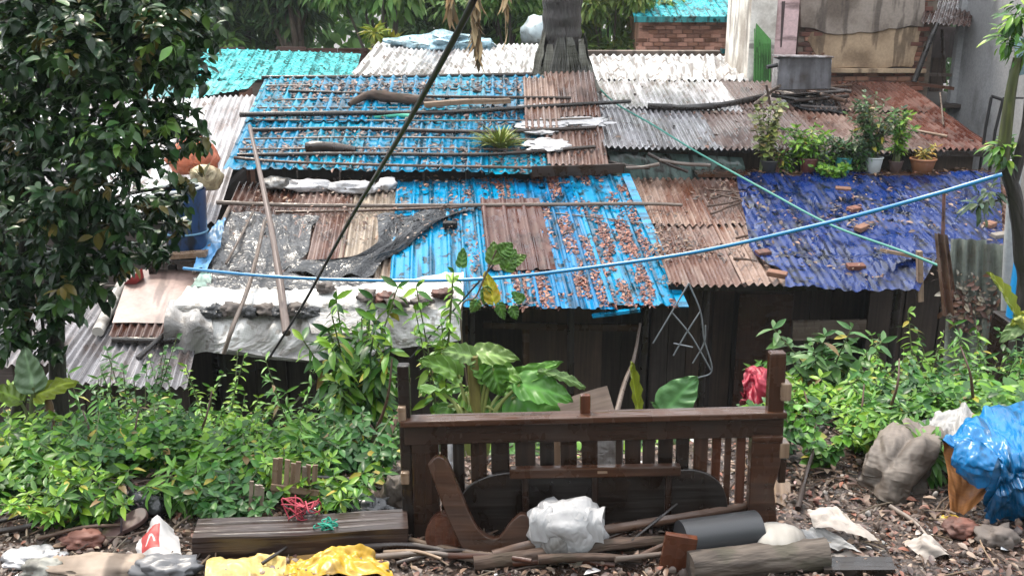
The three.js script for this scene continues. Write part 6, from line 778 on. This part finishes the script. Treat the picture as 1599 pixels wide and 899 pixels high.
function gplank(name, label, x0, y0, x1, y1, w, t, mt, o = {}) { const a = GP(x0, y0, t / 2 + (o.la ?? 0)), b = GP(x1, y1, t / 2 + (o.lb ?? 0)); return solo(name, plank(a, b, w, t, o), mt, label, o.cat ?? 'plank', { group: o.group }); }
// behind the headboard
solo('plank', plank(P(1219, 832, 4.25).setY(0.02), P(1222, 748, 4.4), 0.085, 0.02, { up: V(0, 0, 1) }), m.woodPale, 'pale upright plank right of the headboard', 'plank');
solo('fibre_board', plank(P(866, 660, 5.6), P(958, 636, 5.6), 0.26, 0.015, { up: V(0.1, 0.55, 0.8) }), M([0.36, 0.30, 0.27], 0.6, { map: T.wood }), 'weathered tilted board behind the headboard', 'board');
{ const c = P(1180, 612, 5.1), g = cloth([[P(1158, 586, 5.15), P(1172, 570, 5.15), P(1190, 574, 5.1), P(1212, 566, 5.1)], [P(1160, 606, 5.05), P(1176, 594, 5.1), P(1190, 600, 5.0), P(1206, 585, 5.05)], [P(1158, 634, 5.1), P(1168, 622, 5.0), P(1184, 640, 5.0), P(1190, 612, 5.1)]], 30, 26, (u, v) => 0.045 * f3(u * 8, v * 5, 4)); solo('red_rag', g, M([0.42, 0.02, 0.05], 0.5, { map: T.weave }), 'crimson rag hanging on the headboard post', 'rag'); }
[[870, 706, 'yellowish board seen through the headboard gap', m.woodPale], [948, 706, 'pale cement sack behind the headboard gap', m.tarpGrey]].forEach(([x, y, l, mt]) => { const c = P(x, y + 40, 4.6); solo('board', box(0.16, 0.34, 0.03, 0.006, 0.01, x).translate(c.x, c.y + 0.08, c.z), mt, l, 'board'); });
solo('white_bottle', new THREE.LatheGeometry([[0.001, 0], [0.035, 0], [0.038, 0.02], [0.036, 0.15], [0.014, 0.19], [0.014, 0.22], [0.001, 0.22]].map(v => new THREE.Vector2(...v)), 16).translate(...G(708, 790).add(V(0, 0.09, -0.2)).toArray()), m.bag, 'white plastic bottle seen through the headboard slats', 'bottle');
solo('blue_packet', box(0.05, 0.07, 0.03, 0.006, 0.006).translate(...P(671, 718, 4.5).toArray()), M([0.08, 0.35, 0.55], 0.4), 'small blue packet behind the left headboard slats', 'packet');
// in front of the headboard
{ // curved wooden bracket
  const z = G(750, 872), k = 0.00285, kyy = 0.0031, s = new THREE.Shape(); const pts = [[668, 738], [680, 728], [694, 736], [712, 775], [735, 822], [756, 842], [775, 842], [792, 822], [808, 810], [819, 818], [814, 850], [796, 872], [748, 872], [722, 858], [704, 826], [684, 780]]; const V2 = pts.map(([x, y]) => new THREE.Vector2((x - 745) * k, (872 - y) * kyy)); s.moveTo(V2[0].x, V2[0].y); s.splineThru(V2.slice(1).concat(V2[0])); const g = boxUV(new THREE.ExtrudeGeometry(s, { depth: 0.045, bevelEnabled: true, bevelSize: 0.006, bevelThickness: 0.006, bevelSegments: 2 })); g.rotateX(-0.25); g.translate(z.x, z.y, z.z - 0.02); solo('curved_bracket', g, m.woodBrown, 'curved brown wooden rocker piece leaning on the headboard', 'wood piece');
  const d = new THREE.CylinderGeometry(0.085, 0.08, 0.12, 18); d.rotateX(1.35); const c = G(694, 866); d.translate(c.x, c.y + 0.08, c.z - 0.06); solo('wood_round', d, m.woodRed, 'sawn reddish log round beside the curved bracket', 'log');
}
{ // beam and its strings
  const b = solo('timber_beam', plank(GP(306, 868, 0.075), GP(636, 853, 0.075), 0.17, 0.14, { warp: 0.02, seg: 14, s: 9 }), M([0.085, 0.06, 0.058], 0.32, { map: T.wood, bumpMap: T.woodBump, bumpScale: 0.01 }), 'thick wet dark timber beam lying in front of the weeds', 'beam');
  const tangle = (l, px, py, n, R, mt, up, D0) => { const c = G(px, py).add(V(0, up, 0)), pts = []; for (let i = 0; i < n; i++) pts.push(c.clone().add(V(rr(-R, R), rr(-0.02, R * 0.7), rr(-R * 0.7, R * 0.7)))); solo('string_tangle', tube(pts, 0.0035, { seg: n * 5, rad: 4 }), mt, l, 'string'); };
  tangle('red string tangle lying on the dark timber beam', 470, 845, 34, 0.09, M([0.45, 0.05, 0.08], 0.6), 0.14); tangle('teal green string tangle on the dark timber beam', 512, 862, 30, 0.05, M([0.02, 0.36, 0.25], 0.6), 0.12); tangle('red string hanging down the front of the beam', 455, 866, 16, 0.04, M([0.45, 0.05, 0.08], 0.6), 0.05);
}
// yellow tarp and boards at the bottom
solo('yellow_tarp', cloth([[GP(452, 889, 0.03), GP(480, 884, 0.05), GP(520, 876, 0.07), GP(565, 876, 0.06), GP(590, 884, 0.02)], [GP(446, 900, 0.03), GP(480, 898, 0.04), GP(520, 892, 0.08), GP(560, 892, 0.07), GP(606, 896, 0.02)], [GP(440, 930, 0.02), GP(480, 925, 0.05), GP(520, 915, 0.06), GP(570, 915, 0.05), GP(625, 915, 0.02)]], 60, 30, (u, v) => 0.03 * f3(u * 6, v * 4, 2) + 0.012 * n3(u * 18, v * 9, 3)), m.yellowTarp, 'crumpled bright yellow tarp at the bottom edge', 'tarp');
solo('yellow_tarp', cloth([[GP(326, 886, 0.05), GP(370, 884, 0.05), GP(410, 884, 0.06), GP(446, 882, 0.04)], [GP(322, 900, 0.05), GP(370, 899, 0.06), GP(410, 897, 0.04), GP(448, 894, 0.05)], [GP(320, 930, 0.04), GP(370, 928, 0.04), GP(410, 925, 0.05), GP(446, 920, 0.03)]], 36, 20, (u, v) => 0.02 * f3(u * 6, v * 4, 2) - 0.015 * Math.abs(n3(u * 9, v * 5, 4))), M([0.78, 0.58, 0.20], 0.45, { map: T.weave, bumpMap: T.crease, bumpScale: 0.006 }), 'paler yellowish tarp spread left of the bright yellow one', 'tarp');
gplank('board', 'yellowish flat board under the timber beam', 400, 880, 585, 868, 0.07, 0.03, M([0.72, 0.50, 0.20], 0.5, { map: T.wood }), { cat: 'board' }); 
gplank('plank', 'pale straight stick left of the timber beam', 270, 835, 345, 838, 0.025, 0.025, m.woodPale);
// the plastic bag
{ const c = G(882, 862), h = thing('plastic_bag', 'stuffed white plastic bag in front of the headboard', 'bag', c); const mat = MP([0.50, 0.495, 0.50], 0.28, { transmission: 0.15, thickness: 0, bumpMap: T.crease, bumpScale: 0.012 }); part(h, 'body', blob(0.165, 0.15, 0.12, 0.26, 2.1, 5, 6, { ridge: 0.24 }), mat); part(h, 'contents', blob(0.07, 0.08, 0.06, 0.2, 2, 15, 3), m.tarpGrey, { pos: V(-0.04, 0.02, 0.07), label: 'pale contents bulging at the front' }); part(h, 'contents', blob(0.06, 0.06, 0.05, 0.2, 2, 18, 3), M([0.55, 0.50, 0.44], 0.6), { pos: V(0.05, 0.0, 0.08) });
  for (const [x, s] of [[-0.1, 2], [0.12, 4]]) part(h, 'handle', cloth([[V(x - 0.05, 0.16, 0), V(x + 0.05, 0.17, 0)], [V(x - 0.04, 0.235, 0.03), V(x + 0.05, 0.24, 0.02)], [V(x - 0.06, 0.21, 0.08), V(x + 0.03, 0.2, 0.09)], [V(x - 0.05, 0.12, 0.105), V(x + 0.04, 0.11, 0.11)]], 8, 12, (u, v) => 0.015 * f3(u * 6 + s, v * 5, s)), mat); }
// sticks and branches of the foreground heap
const heap = 'sticks in the foreground heap', fs = (l, pts, r, mt = m.wood, o = {}) => pole('stick', l, pts.map(([x, y, u]) => GP(x, y, u ?? 0.03)), typeof r === 'function' ? r : t => r * (1.1 - 0.4 * t), mt, { cat: 'stick', group: heap, knob: 0.2, rad: 7, ...o });
fs('long bent branch from the bottom centre to the right headboard foot', [[770, 884, 0.05], [870, 866, 0.08], [960, 856, 0.1], [1060, 845, 0.12], [1182, 822, 0.12]], 0.026, m.wood, { seg: 24 });
fs('thick dark branch just below the plastic bag', [[740, 893, 0.04], [860, 880, 0.05], [960, 872, 0.07], [1046, 862, 0.06]], 0.034, m.bark, { seg: 20 });
fs('thin reddish branch right of the plastic bag', [[940, 862, 0.06], [1000, 846, 0.08], [1070, 828, 0.08], [1118, 770, 0.06]], 0.009, m.woodBrown);
fs('dark stick left of the curved bracket foot', [[560, 868, 0.04], [650, 868, 0.05], [760, 885, 0.03]], 0.018, m.woodDark); fs('grey split stick at the bottom centre', [[580, 880, 0.03], [680, 880, 0.05], [780, 893, 0.03]], 0.014, m.woodGrey); fs('pale stick crossing below the log round', [[640, 858, 0.05], [720, 876, 0.05], [790, 880, 0.04]], 0.013, m.woodPale);
fs('reddish straight stick at the bottom centre', [[800, 889, 0.03], [880, 886, 0.04], [960, 892, 0.03]], 0.016, m.woodRed); fs('dark twig above the black pipe', [[985, 870, 0.08], [1040, 842, 0.14], [1110, 800, 0.2]], 0.007, m.woodBlack); fs('short broken stick beside the rusty board end', [[1000, 880, 0.03], [1040, 868, 0.06]], 0.02, m.wood); fs('light brown stick under the headboard right foot', [[1090, 838, 0.08], [1150, 826, 0.1], [1196, 816, 0.08]], 0.018, m.woodRed);
fs('long dark branch crossing the left litter', [[-20, 842, 0.03], [110, 826, 0.05], [170, 812, 0.07], [260, 812, 0.05]], 0.014, m.woodDark, { seg: 20 }); fs('thin dark branch higher on the left litter', [[0, 826, 0.04], [120, 806, 0.06], [240, 790, 0.06]], 0.01, m.woodBlack); fs('dark straight pole below the broken slat panel', [[440, 780, 0.1], [520, 776, 0.1], [598, 786, 0.08]], 0.016, m.woodBlack); fs('curved black root at the left litter', [[120, 800, 0.05], [150, 785, 0.12], [200, 790, 0.1]], 0.012, m.woodBlack);
fs('grey stick lying in the right litter', [[1390, 800, 0.03], [1425, 822, 0.03], [1450, 845, 0.02]], 0.012, m.woodGrey); fs('dark stake right of the pale upright plank', [[1246, 800, 0.02], [1258, 760, 0.08], [1270, 740, 0.16]], 0.013, m.woodDark);
[[620, 890, 760, 872, 0.012, 'woodDark', 'dark slanting stick at the bottom centre left'], [700, 884, 830, 895, 0.014, 'woodRed', 'reddish stick crossing the bottom sticks'], [840, 896, 1000, 884, 0.02, 'bark', 'rough bark stick at the very bottom centre'], [600, 872, 690, 892, 0.01, 'woodPale', 'short pale stick right of the yellow tarp'], [900, 872, 1030, 856, 0.016, 'woodBrown', 'brown wet stick right below the bag'], [960, 896, 1060, 880, 0.012, 'woodGrey', 'grey stick before the rusty board'], [330, 858, 300, 892, 0.008, 'woodDark', 'thin twig against the left beam end'], [410, 896, 455, 868, 0.008, 'woodBlack', 'black twig leaning on the beam front'], [20, 812, 150, 800, 0.012, 'woodGrey', 'grey stick under the left bushes'], [60, 850, 190, 838, 0.010, 'wood', 'crooked stick in the lower left litter']].forEach(([a, b, c, d, r, k, l], i) => fs(l, [[a, b, 0.03 + i % 3 * 0.02], [(a + c) / 2 + 6, (b + d) / 2 - 2, 0.06], [c, d, 0.03 + i % 2 * 0.03]], r, m[k]));
// black pipe with its board, foam, log, cardboard
{ const a = GP(1062, 872, 0.09), b = GP(1180, 858, 0.1); solo('black_pipe', tube([a, a.clone().lerp(b, 0.5), b], 0.085, { rad: 26, seg: 6 }), M([0.035, 0.037, 0.042], 0.4), 'fat black plastic pipe lying at the bottom right', 'pipe');
  solo('rusty_board', plank(GP(1050, 892, 0), GP(1058, 892, 0.17), 0.13, 0.025, { up: V(0, 0, 1) }), m.woodRed, 'rusty brown board end standing before the black pipe', 'board');
  const c = G(1212, 872), g = blob(0.13, 0.1, 0.11, 0.15, 1.6, 22, 4, { ridge: 0.1 }); g.translate(c.x, c.y - 0.01, c.z); solo('white_foam_block', g, m.foam, 'rounded white foam lump right of the black pipe', 'foam');
  solo('grey_log', tube([GP(1075, 905, 0.06), GP(1180, 893, 0.06), GP(1288, 884, 0.06)], t => 0.066 + 0.006 * t, { rad: 16, seg: 20, knob: 0.08 }), m.barkGrey, 'grey log at the bottom edge right of centre', 'log');
  const card = (l, q, mt, k) => solo('cardboard_flap', cloth(q.map(r => r.map(v => GP(...v))), 22, 14, (u, v) => 0.025 * f3(u * 4 + k, v * 3, k) - 0.012 * Math.abs(n3(u * 9, v * 6, k + 4))), mt, l, 'cardboard', { group: 'pale flaps at the bottom right' });
  card('uppermost pale cardboard flap at the bottom right', [[[1258, 826, 0.1], [1300, 826, 0.12], [1330, 840, 0.09]], [[1270, 850, 0.09], [1320, 858, 0.1], [1372, 860, 0.06]]], m.paper, 1); card('middle grey cardboard flap under the pale flap', [[[1245, 838, 0.05], [1290, 846, 0.06]], [[1262, 866, 0.05], [1345, 874, 0.04]]], m.tarpGrey, 2); card('lowest white torn flap at the bottom right', [[[1242, 862, 0.02], [1300, 868, 0.03], [1372, 872, 0.02]], [[1262, 884, 0.02], [1310, 890, 0.025], [1380, 884, 0.02]]], m.paper, 3);
  solo('black_board', plank(GP(1285, 892, 0.02), GP(1395, 890, 0.02), 0.1, 0.03), m.woodBlack, 'black wet board below the torn flaps', 'board');
  const w = G(1446, 868), wg = cloth([[V(-0.075, 0.03, -0.06), V(0, 0.06, -0.07), V(0.04, 0.03, -0.06)], [V(-0.06, 0.03, 0), V(0.0, 0.09, 0), V(0.08, 0.02, 0)], [V(-0.02, 0.01, 0.06), V(0.05, 0.05, 0.07), V(0.09, 0.01, 0.08)]], 16, 14, (u, v) => 0.02 * f3(u * 6, v * 6, 3)); wg.translate(w.x, w.y, w.z); solo('white_paper', wg, m.paper, 'crumpled white paper on the right leaf litter', 'paper'); }
// blue tarp bundle
{
  const h = thing('blue_tarp_bundle', 'big bundle wrapped in torn bright blue tarp at the right', 'bundle', G(1560, 822)); const o = h.position, q = (x, y, D) => P(x, y, D).sub(o);
  part(h, 'wrap', cloth([
    [q(1470, 682, 4.25), q(1500, 655, 4.4), q(1540, 632, 4.5), q(1590, 615, 4.6), q(1660, 610, 4.6), q(1760, 640, 4.6)],
    [q(1478, 690, 4.16), q(1520, 672, 4.2), q(1570, 668, 4.22), q(1610, 660, 4.25), q(1670, 655, 4.3), q(1780, 670, 4.4)],
    [q(1546, 712, 4.08), q(1556, 716, 4.04), q(1585, 725, 4.0), q(1620, 720, 4.0), q(1690, 715, 4.1), q(1790, 730, 4.3)],
    [q(1550, 765, 4.04), q(1558, 762, 4.0), q(1590, 765, 3.98), q(1630, 765, 3.98), q(1690, 765, 4.05), q(1790, 790, 4.2)],
    [q(1536, 806, 4.1), q(1550, 812, 4.06), q(1600, 812, 4.06), q(1650, 815, 4.06), q(1700, 815, 4.1), q(1790, 815, 4.2)]], 120, 90, (u, v) => 0.03 * f3(u * 7, v * 5, 3) + 0.018 * n3(u * 20, v * 12, 4) - 0.03 * Math.abs(n3(u * 9, v * 6, 8)) - 0.006 * Math.abs(n3(u * 30, v * 22, 9))), m.blueTarp);
  part(h, 'lining', cloth([[q(1472, 690, 4.22), q(1500, 690, 4.22), q(1530, 712, 4.16)], [q(1480, 740, 4.18), q(1510, 752, 4.16), q(1548, 750, 4.12)], [q(1484, 800, 4.14), q(1500, 808, 4.13), q(1534, 778, 4.1)]], 22, 22, (u, v) => 0.03 * f3(u * 5, v * 4, 6)), m.orange, { label: 'orange lining showing in the torn opening' });
  part(h, 'flap', cloth([[q(1492, 690, 4.12), q(1530, 690, 4.08), q(1560, 712, 4.02)], [q(1486, 722, 4.08), q(1516, 726, 4.02), q(1552, 735, 3.98)], [q(1494, 738, 4.1), q(1520, 758, 4.04), q(1545, 760, 4.02)]], 24, 20, (u, v) => 0.02 * f3(u * 6, v * 5, 7)), m.blueTarp, { label: 'torn blue flap folded over the lining' });
  const c = G(1410, 782), s1 = thing('grey_sack', 'brownish grey empty sack draped beside the blue bundle', 'sack', c), p = (x, y, D) => P(x, y, D).sub(c); part(s1, 'cloth', cloth([[p(1386, 672, 4.75), p(1412, 662, 4.75), p(1444, 664, 4.7), p(1470, 676, 4.7)], [p(1366, 704, 4.5), p(1402, 690, 4.45), p(1440, 692, 4.45), p(1468, 708, 4.5)], [p(1352, 730, 4.4), p(1388, 735, 4.3), p(1428, 742, 4.3), p(1452, 740, 4.4)], [p(1344, 756, 4.38), p(1378, 776, 4.28), p(1410, 782, 4.28), p(1438, 776, 4.36)]], 40, 34, (u, v) => 0.05 * Math.abs(Math.sin(u * 5 + v * 2.5)) + 0.03 * f3(u * 5, v * 5, 3) - 0.03 * Math.abs(n3(u * 7, v * 5, 12))), m.sackBrown);
  solo('white_cloth', cloth([[P(1432, 655, 4.9), P(1460, 640, 4.9), P(1500, 632, 4.9), P(1520, 636, 4.85)], [P(1436, 672, 4.75), P(1460, 664, 4.75), P(1486, 660, 4.75), P(1506, 664, 4.7)], [P(1446, 690, 4.7), P(1462, 684, 4.65), P(1476, 684, 4.6), P(1486, 680, 4.6)]], 20, 16, (u, v) => 0.05 * f3(u * 5, v * 5, 8) - 0.03 * Math.abs(n3(u * 8, v * 7, 3))), m.tarpGrey, 'whitish cloth behind the blue bundle', 'cloth');
}
// left litter things
{
  const cv = document.createElement('canvas'); cv.width = 256; cv.height = 256; const x = cv.getContext('2d'); x.fillStyle = '#e9e4e3'; x.fillRect(0, 0, 256, 256); x.strokeStyle = '#d59aa6'; x.lineWidth = 12; x.beginPath(); x.ellipse(150, 95, 42, 24, -0.3, 0, 6.3); x.stroke(); x.beginPath(); x.moveTo(60, 150); x.lineTo(120, 60); x.stroke(); x.fillStyle = '#cf9fb0'; x.fillRect(30, 180, 190, 8); const t1 = new THREE.CanvasTexture(cv); t1.colorSpace = THREE.SRGBColorSpace;
  const c2 = document.createElement('canvas'); c2.width = 256; c2.height = 256; const y = c2.getContext('2d'); y.fillStyle = '#ece8e6'; y.fillRect(0, 0, 256, 256); y.fillStyle = '#d5413f'; y.fillRect(30, 60, 120, 150); y.strokeStyle = '#f2e6e4'; y.lineWidth = 12; y.beginPath(); y.moveTo(60, 180); y.quadraticCurveTo(90, 60, 120, 160); y.stroke(); const t2 = new THREE.CanvasTexture(c2); t2.colorSpace = THREE.SRGBColorSpace;
  const uv01 = (g, nu, nv) => { const u = g.attributes.uv; for (let j = 0; j <= nv; j++) for (let i = 0; i <= nu; i++) u.setXY(j * (nu + 1) + i, i / nu, 1 - j / nv); return g; };
  solo('paper_bag', uv01(cloth([[P(246, 790, 4.4), P(268, 786, 4.42), P(294, 784, 4.44)], [P(248, 812, 4.32), P(268, 812, 4.3), P(286, 808, 4.34)], [P(248, 838, 4.24), P(262, 838, 4.22), P(276, 836, 4.26)]], 14, 14, (u, v) => 0.02 * f3(u * 4, v * 4, 2)), 14, 14), M(0xcccccc, 0.5, { map: t1 }), 'standing crumpled white packet with pink print', 'packet');
  solo('paper_bag', uv01(cloth([[GP(226, 852, 0.05), GP(250, 842, 0.13), GP(272, 846, 0.06)], [GP(216, 866, 0.05), GP(246, 866, 0.10), GP(280, 862, 0.05)], [GP(214, 884, 0.02), GP(245, 884, 0.06), GP(284, 880, 0.02)]], 16, 14, (u, v) => 0.02 * f3(u * 5, v * 5, 4)), 16, 14), M(0xcccccc, 0.5, { map: t2 }), 'white plastic packet with a red print patch', 'packet');
  const sole = (l, px, py, a, col) => { const c = G(px, py), s = new THREE.Shape(); s.moveTo(-0.11, -0.025); s.bezierCurveTo(-0.13, 0.03, -0.06, 0.04, 0.0, 0.032); s.bezierCurveTo(0.06, 0.045, 0.13, 0.05, 0.125, 0); s.bezierCurveTo(0.12, -0.05, 0.05, -0.045, 0, -0.03); s.bezierCurveTo(-0.05, -0.04, -0.1, -0.05, -0.11, -0.025); const g = boxUV(new THREE.ExtrudeGeometry(s, { depth: 0.018, bevelEnabled: true, bevelSize: 0.004, bevelThickness: 0.004, bevelSegments: 2 })); g.rotateX(-Math.PI / 2); const h = thing('sandal', l, 'sandal', c.add(V(0, 0.03, 0)), 'sandals in the left litter'); h.rotation.set(0.35, a, 0.1); part(h, 'sole', g, M(col, 0.5, { map: T.plaster })); part(h, 'strap', tube([V(-0.01, 0.02, 0.036), V(0.02, 0.06, 0), V(-0.005, 0.02, -0.034)], 0.008, { rad: 6, flat: 0.5 }), M([0.06, 0.04, 0.05], 0.5)); };
  sole('lower brown sandal lying in the left litter', 190, 835, 0.7, [0.17, 0.10, 0.095]); sole('upper brown sandal leaning on the black bag', 216, 812, 1.1, [0.13, 0.08, 0.08]);
  const bl = (name, l, cat, px, py, rx, ry, rz, mt, s, o) => { const c = G(px, py), g = blob(rx, ry, rz, 0.5, 2.6, s, 5, { ridge: 0.45, ...o }); g.translate(c.x, c.y - 0.005, c.z); solo(name, g, mt, l, cat); };
  bl('black_bag', 'crumpled black bag behind the sandals', 'bag', 228, 806, 0.09, 0.08, 0.07, m.black, 41); bl('black_bag', 'black rubbish bag below the dark straight pole', 'bag', 512, 815, 0.10, 0.07, 0.08, m.black, 43); bl('black_bag', 'larger shiny black rubbish bag left of the headboard', 'bag', 572, 818, 0.12, 0.08, 0.09, m.black, 45); bl('grey_plastic', 'dull grey plastic lump at the bottom left of the beam', 'plastic', 262, 898, 0.12, 0.05, 0.07, M([0.16, 0.16, 0.17], 0.4), 47); bl('white_bag', 'flattened white bag at the bottom left', 'bag', 50, 878, 0.11, 0.035, 0.07, m.bag, 49); bl('rubble_slab', 'broken pale rubble slab at the bottom left', 'rubble', 150, 896, 0.24, 0.04, 0.08, M([0.44, 0.36, 0.30], 0.7, { map: T.plaster }), 51, { pow: 0.8 }); bl('rubble_slab', 'pale bluish lump beside the white flattened bag', 'rubble', 72, 900, 0.09, 0.05, 0.05, M([0.55, 0.58, 0.56], 0.6, { map: T.plaster }), 53); bl('brick_rubble', 'reddish brick rubble in the lower left litter', 'rubble', 130, 850, 0.08, 0.04, 0.05, m.brickDark, 55); bl('brown_bag', 'brown rag lump beside the black stake', 'rag', 618, 792, 0.06, 0.09, 0.05, m.sackBrown, 57); bl('brick_rubble', 'brown clod in the right litter below the bundle', 'rubble', 1500, 832, 0.07, 0.04, 0.05, m.brickDark, 58); bl('brick_rubble', 'rounded brown stone near the right bottom corner', 'rubble', 1560, 850, 0.08, 0.05, 0.06, m.stone, 59); bl('yellow_scrap', 'yellow scrap under the blue bundle', 'scrap', 1488, 812, 0.05, 0.012, 0.03, M([0.62, 0.42, 0.06], 0.5), 60);
  for (const [x0, x1, y0, y1, D, n, l] of [[424, 492, 715, 768, 4.22, 8, 'broken bamboo slat panel in the left thicket'], [386, 412, 752, 806, 4.12, 4, 'small broken bamboo slat panel below the larger one']]) { const c = P((x0 + x1) / 2, y1, D), h = thing('slat_panel', l, 'panel', c); for (let i = 0; i < n; i++) { const a = P(lerp(x0, x1, (i + 0.5) / n), y1 + i * 1.2, D).sub(c), b = P(lerp(x0, x1, (i + 0.5) / n) + 3, y0 + i * 2 + rr(-3, 3), D).sub(c); part(h, 'slat', plank(a, b, (x1 - x0) / n * 0.0027, 0.01, { up: V(0, 0, 1), seg: 2 }), pick([m.woodPale, m.beige])); } part(h, 'crosspiece', plank(P(x0 - 3, y1 - 8, D - 0.02).sub(c), P(x1 + 4, y1 + 2, D - 0.02).sub(c), 0.03, 0.012, { up: V(0, 0, 1) }), m.woodPale); }
}
// litter over the foreground
const floorAt = () => { const D = 3.2 + 2.0 * rnd() ** 1.2, x = rr(-3, 3.1); return { p: onGround(x, D, rr(0.003, 0.025)), n: V(0, 1, 0) }; };
litter('leaf_litter', 'brown leaf litter covering the foreground', 17000, floorAt, [[0.13, 0.08, 0.06], [0.18, 0.115, 0.085], [0.10, 0.06, 0.05], [0.22, 0.15, 0.11], [0.21, 0.085, 0.055], [0.08, 0.052, 0.045], [0.15, 0.095, 0.08], [0.3, 0.22, 0.165]], 0.032);
litter('plastic_litter', 'pale scraps of paper and plastic in the litter', 130, floorAt, [[0.6, 0.56, 0.52], [0.5, 0.44, 0.38], [0.65, 0.62, 0.62], [0.5, 0.3, 0.28]], 0.055);
function bits(name, label, geo, mt, n, sc, cols, flat) { const im = new THREE.InstancedMesh(geo, mt, n), d = new THREE.Object3D(); im.name = name; for (let i = 0; i < n; i++) { const { p } = floorAt(); d.position.copy(p); d.rotation.set(flat ? rr(-0.2, 0.2) : rr(0, 6), rr(0, 6.28), flat ? rr(-0.2, 0.2) : rr(0, 6)); const k = sc * rr(0.4, 1.5); d.scale.set(k * rr(0.7, 1.3), k * (flat ? 1 : rr(0.5, 1)), k * rr(0.7, 1.3)); d.updateMatrix(); im.setMatrixAt(i, d.matrix); im.setColorAt(i, lin(...vary(pick(cols), 0.3))); } im.castShadow = im.receiveShadow = true; tag(im, label, 'litter', null, 'stuff'); scene.add(im); }
bits('rubble_bits', 'small stones and brick crumbs in the foreground soil', blob(1, 1, 1, 0.9, 1.3, 3, 1, { ridge: 0.5 }), M(0xffffff, 0.7), 1500, 0.012, [[0.2, 0.14, 0.11], [0.26, 0.19, 0.15], [0.2, 0.09, 0.07], [0.12, 0.09, 0.08], [0.32, 0.27, 0.23]]);
bits('fine_twigs', 'fine twigs scattered over the foreground soil', tube([V(-0.5, 0, 0), V(-0.1, 0.03, 0.05), V(0.5, 0, -0.03)], 0.02, { rad: 4, seg: 4 }), M(0xffffff, 0.7), 900, 0.18, [[0.12, 0.08, 0.06], [0.2, 0.14, 0.1], [0.32, 0.25, 0.18]], true);
scene.traverse(o => { if (o.isMesh) { o.castShadow = true; o.receiveShadow = true; } });
renderer.render(scene, camera);
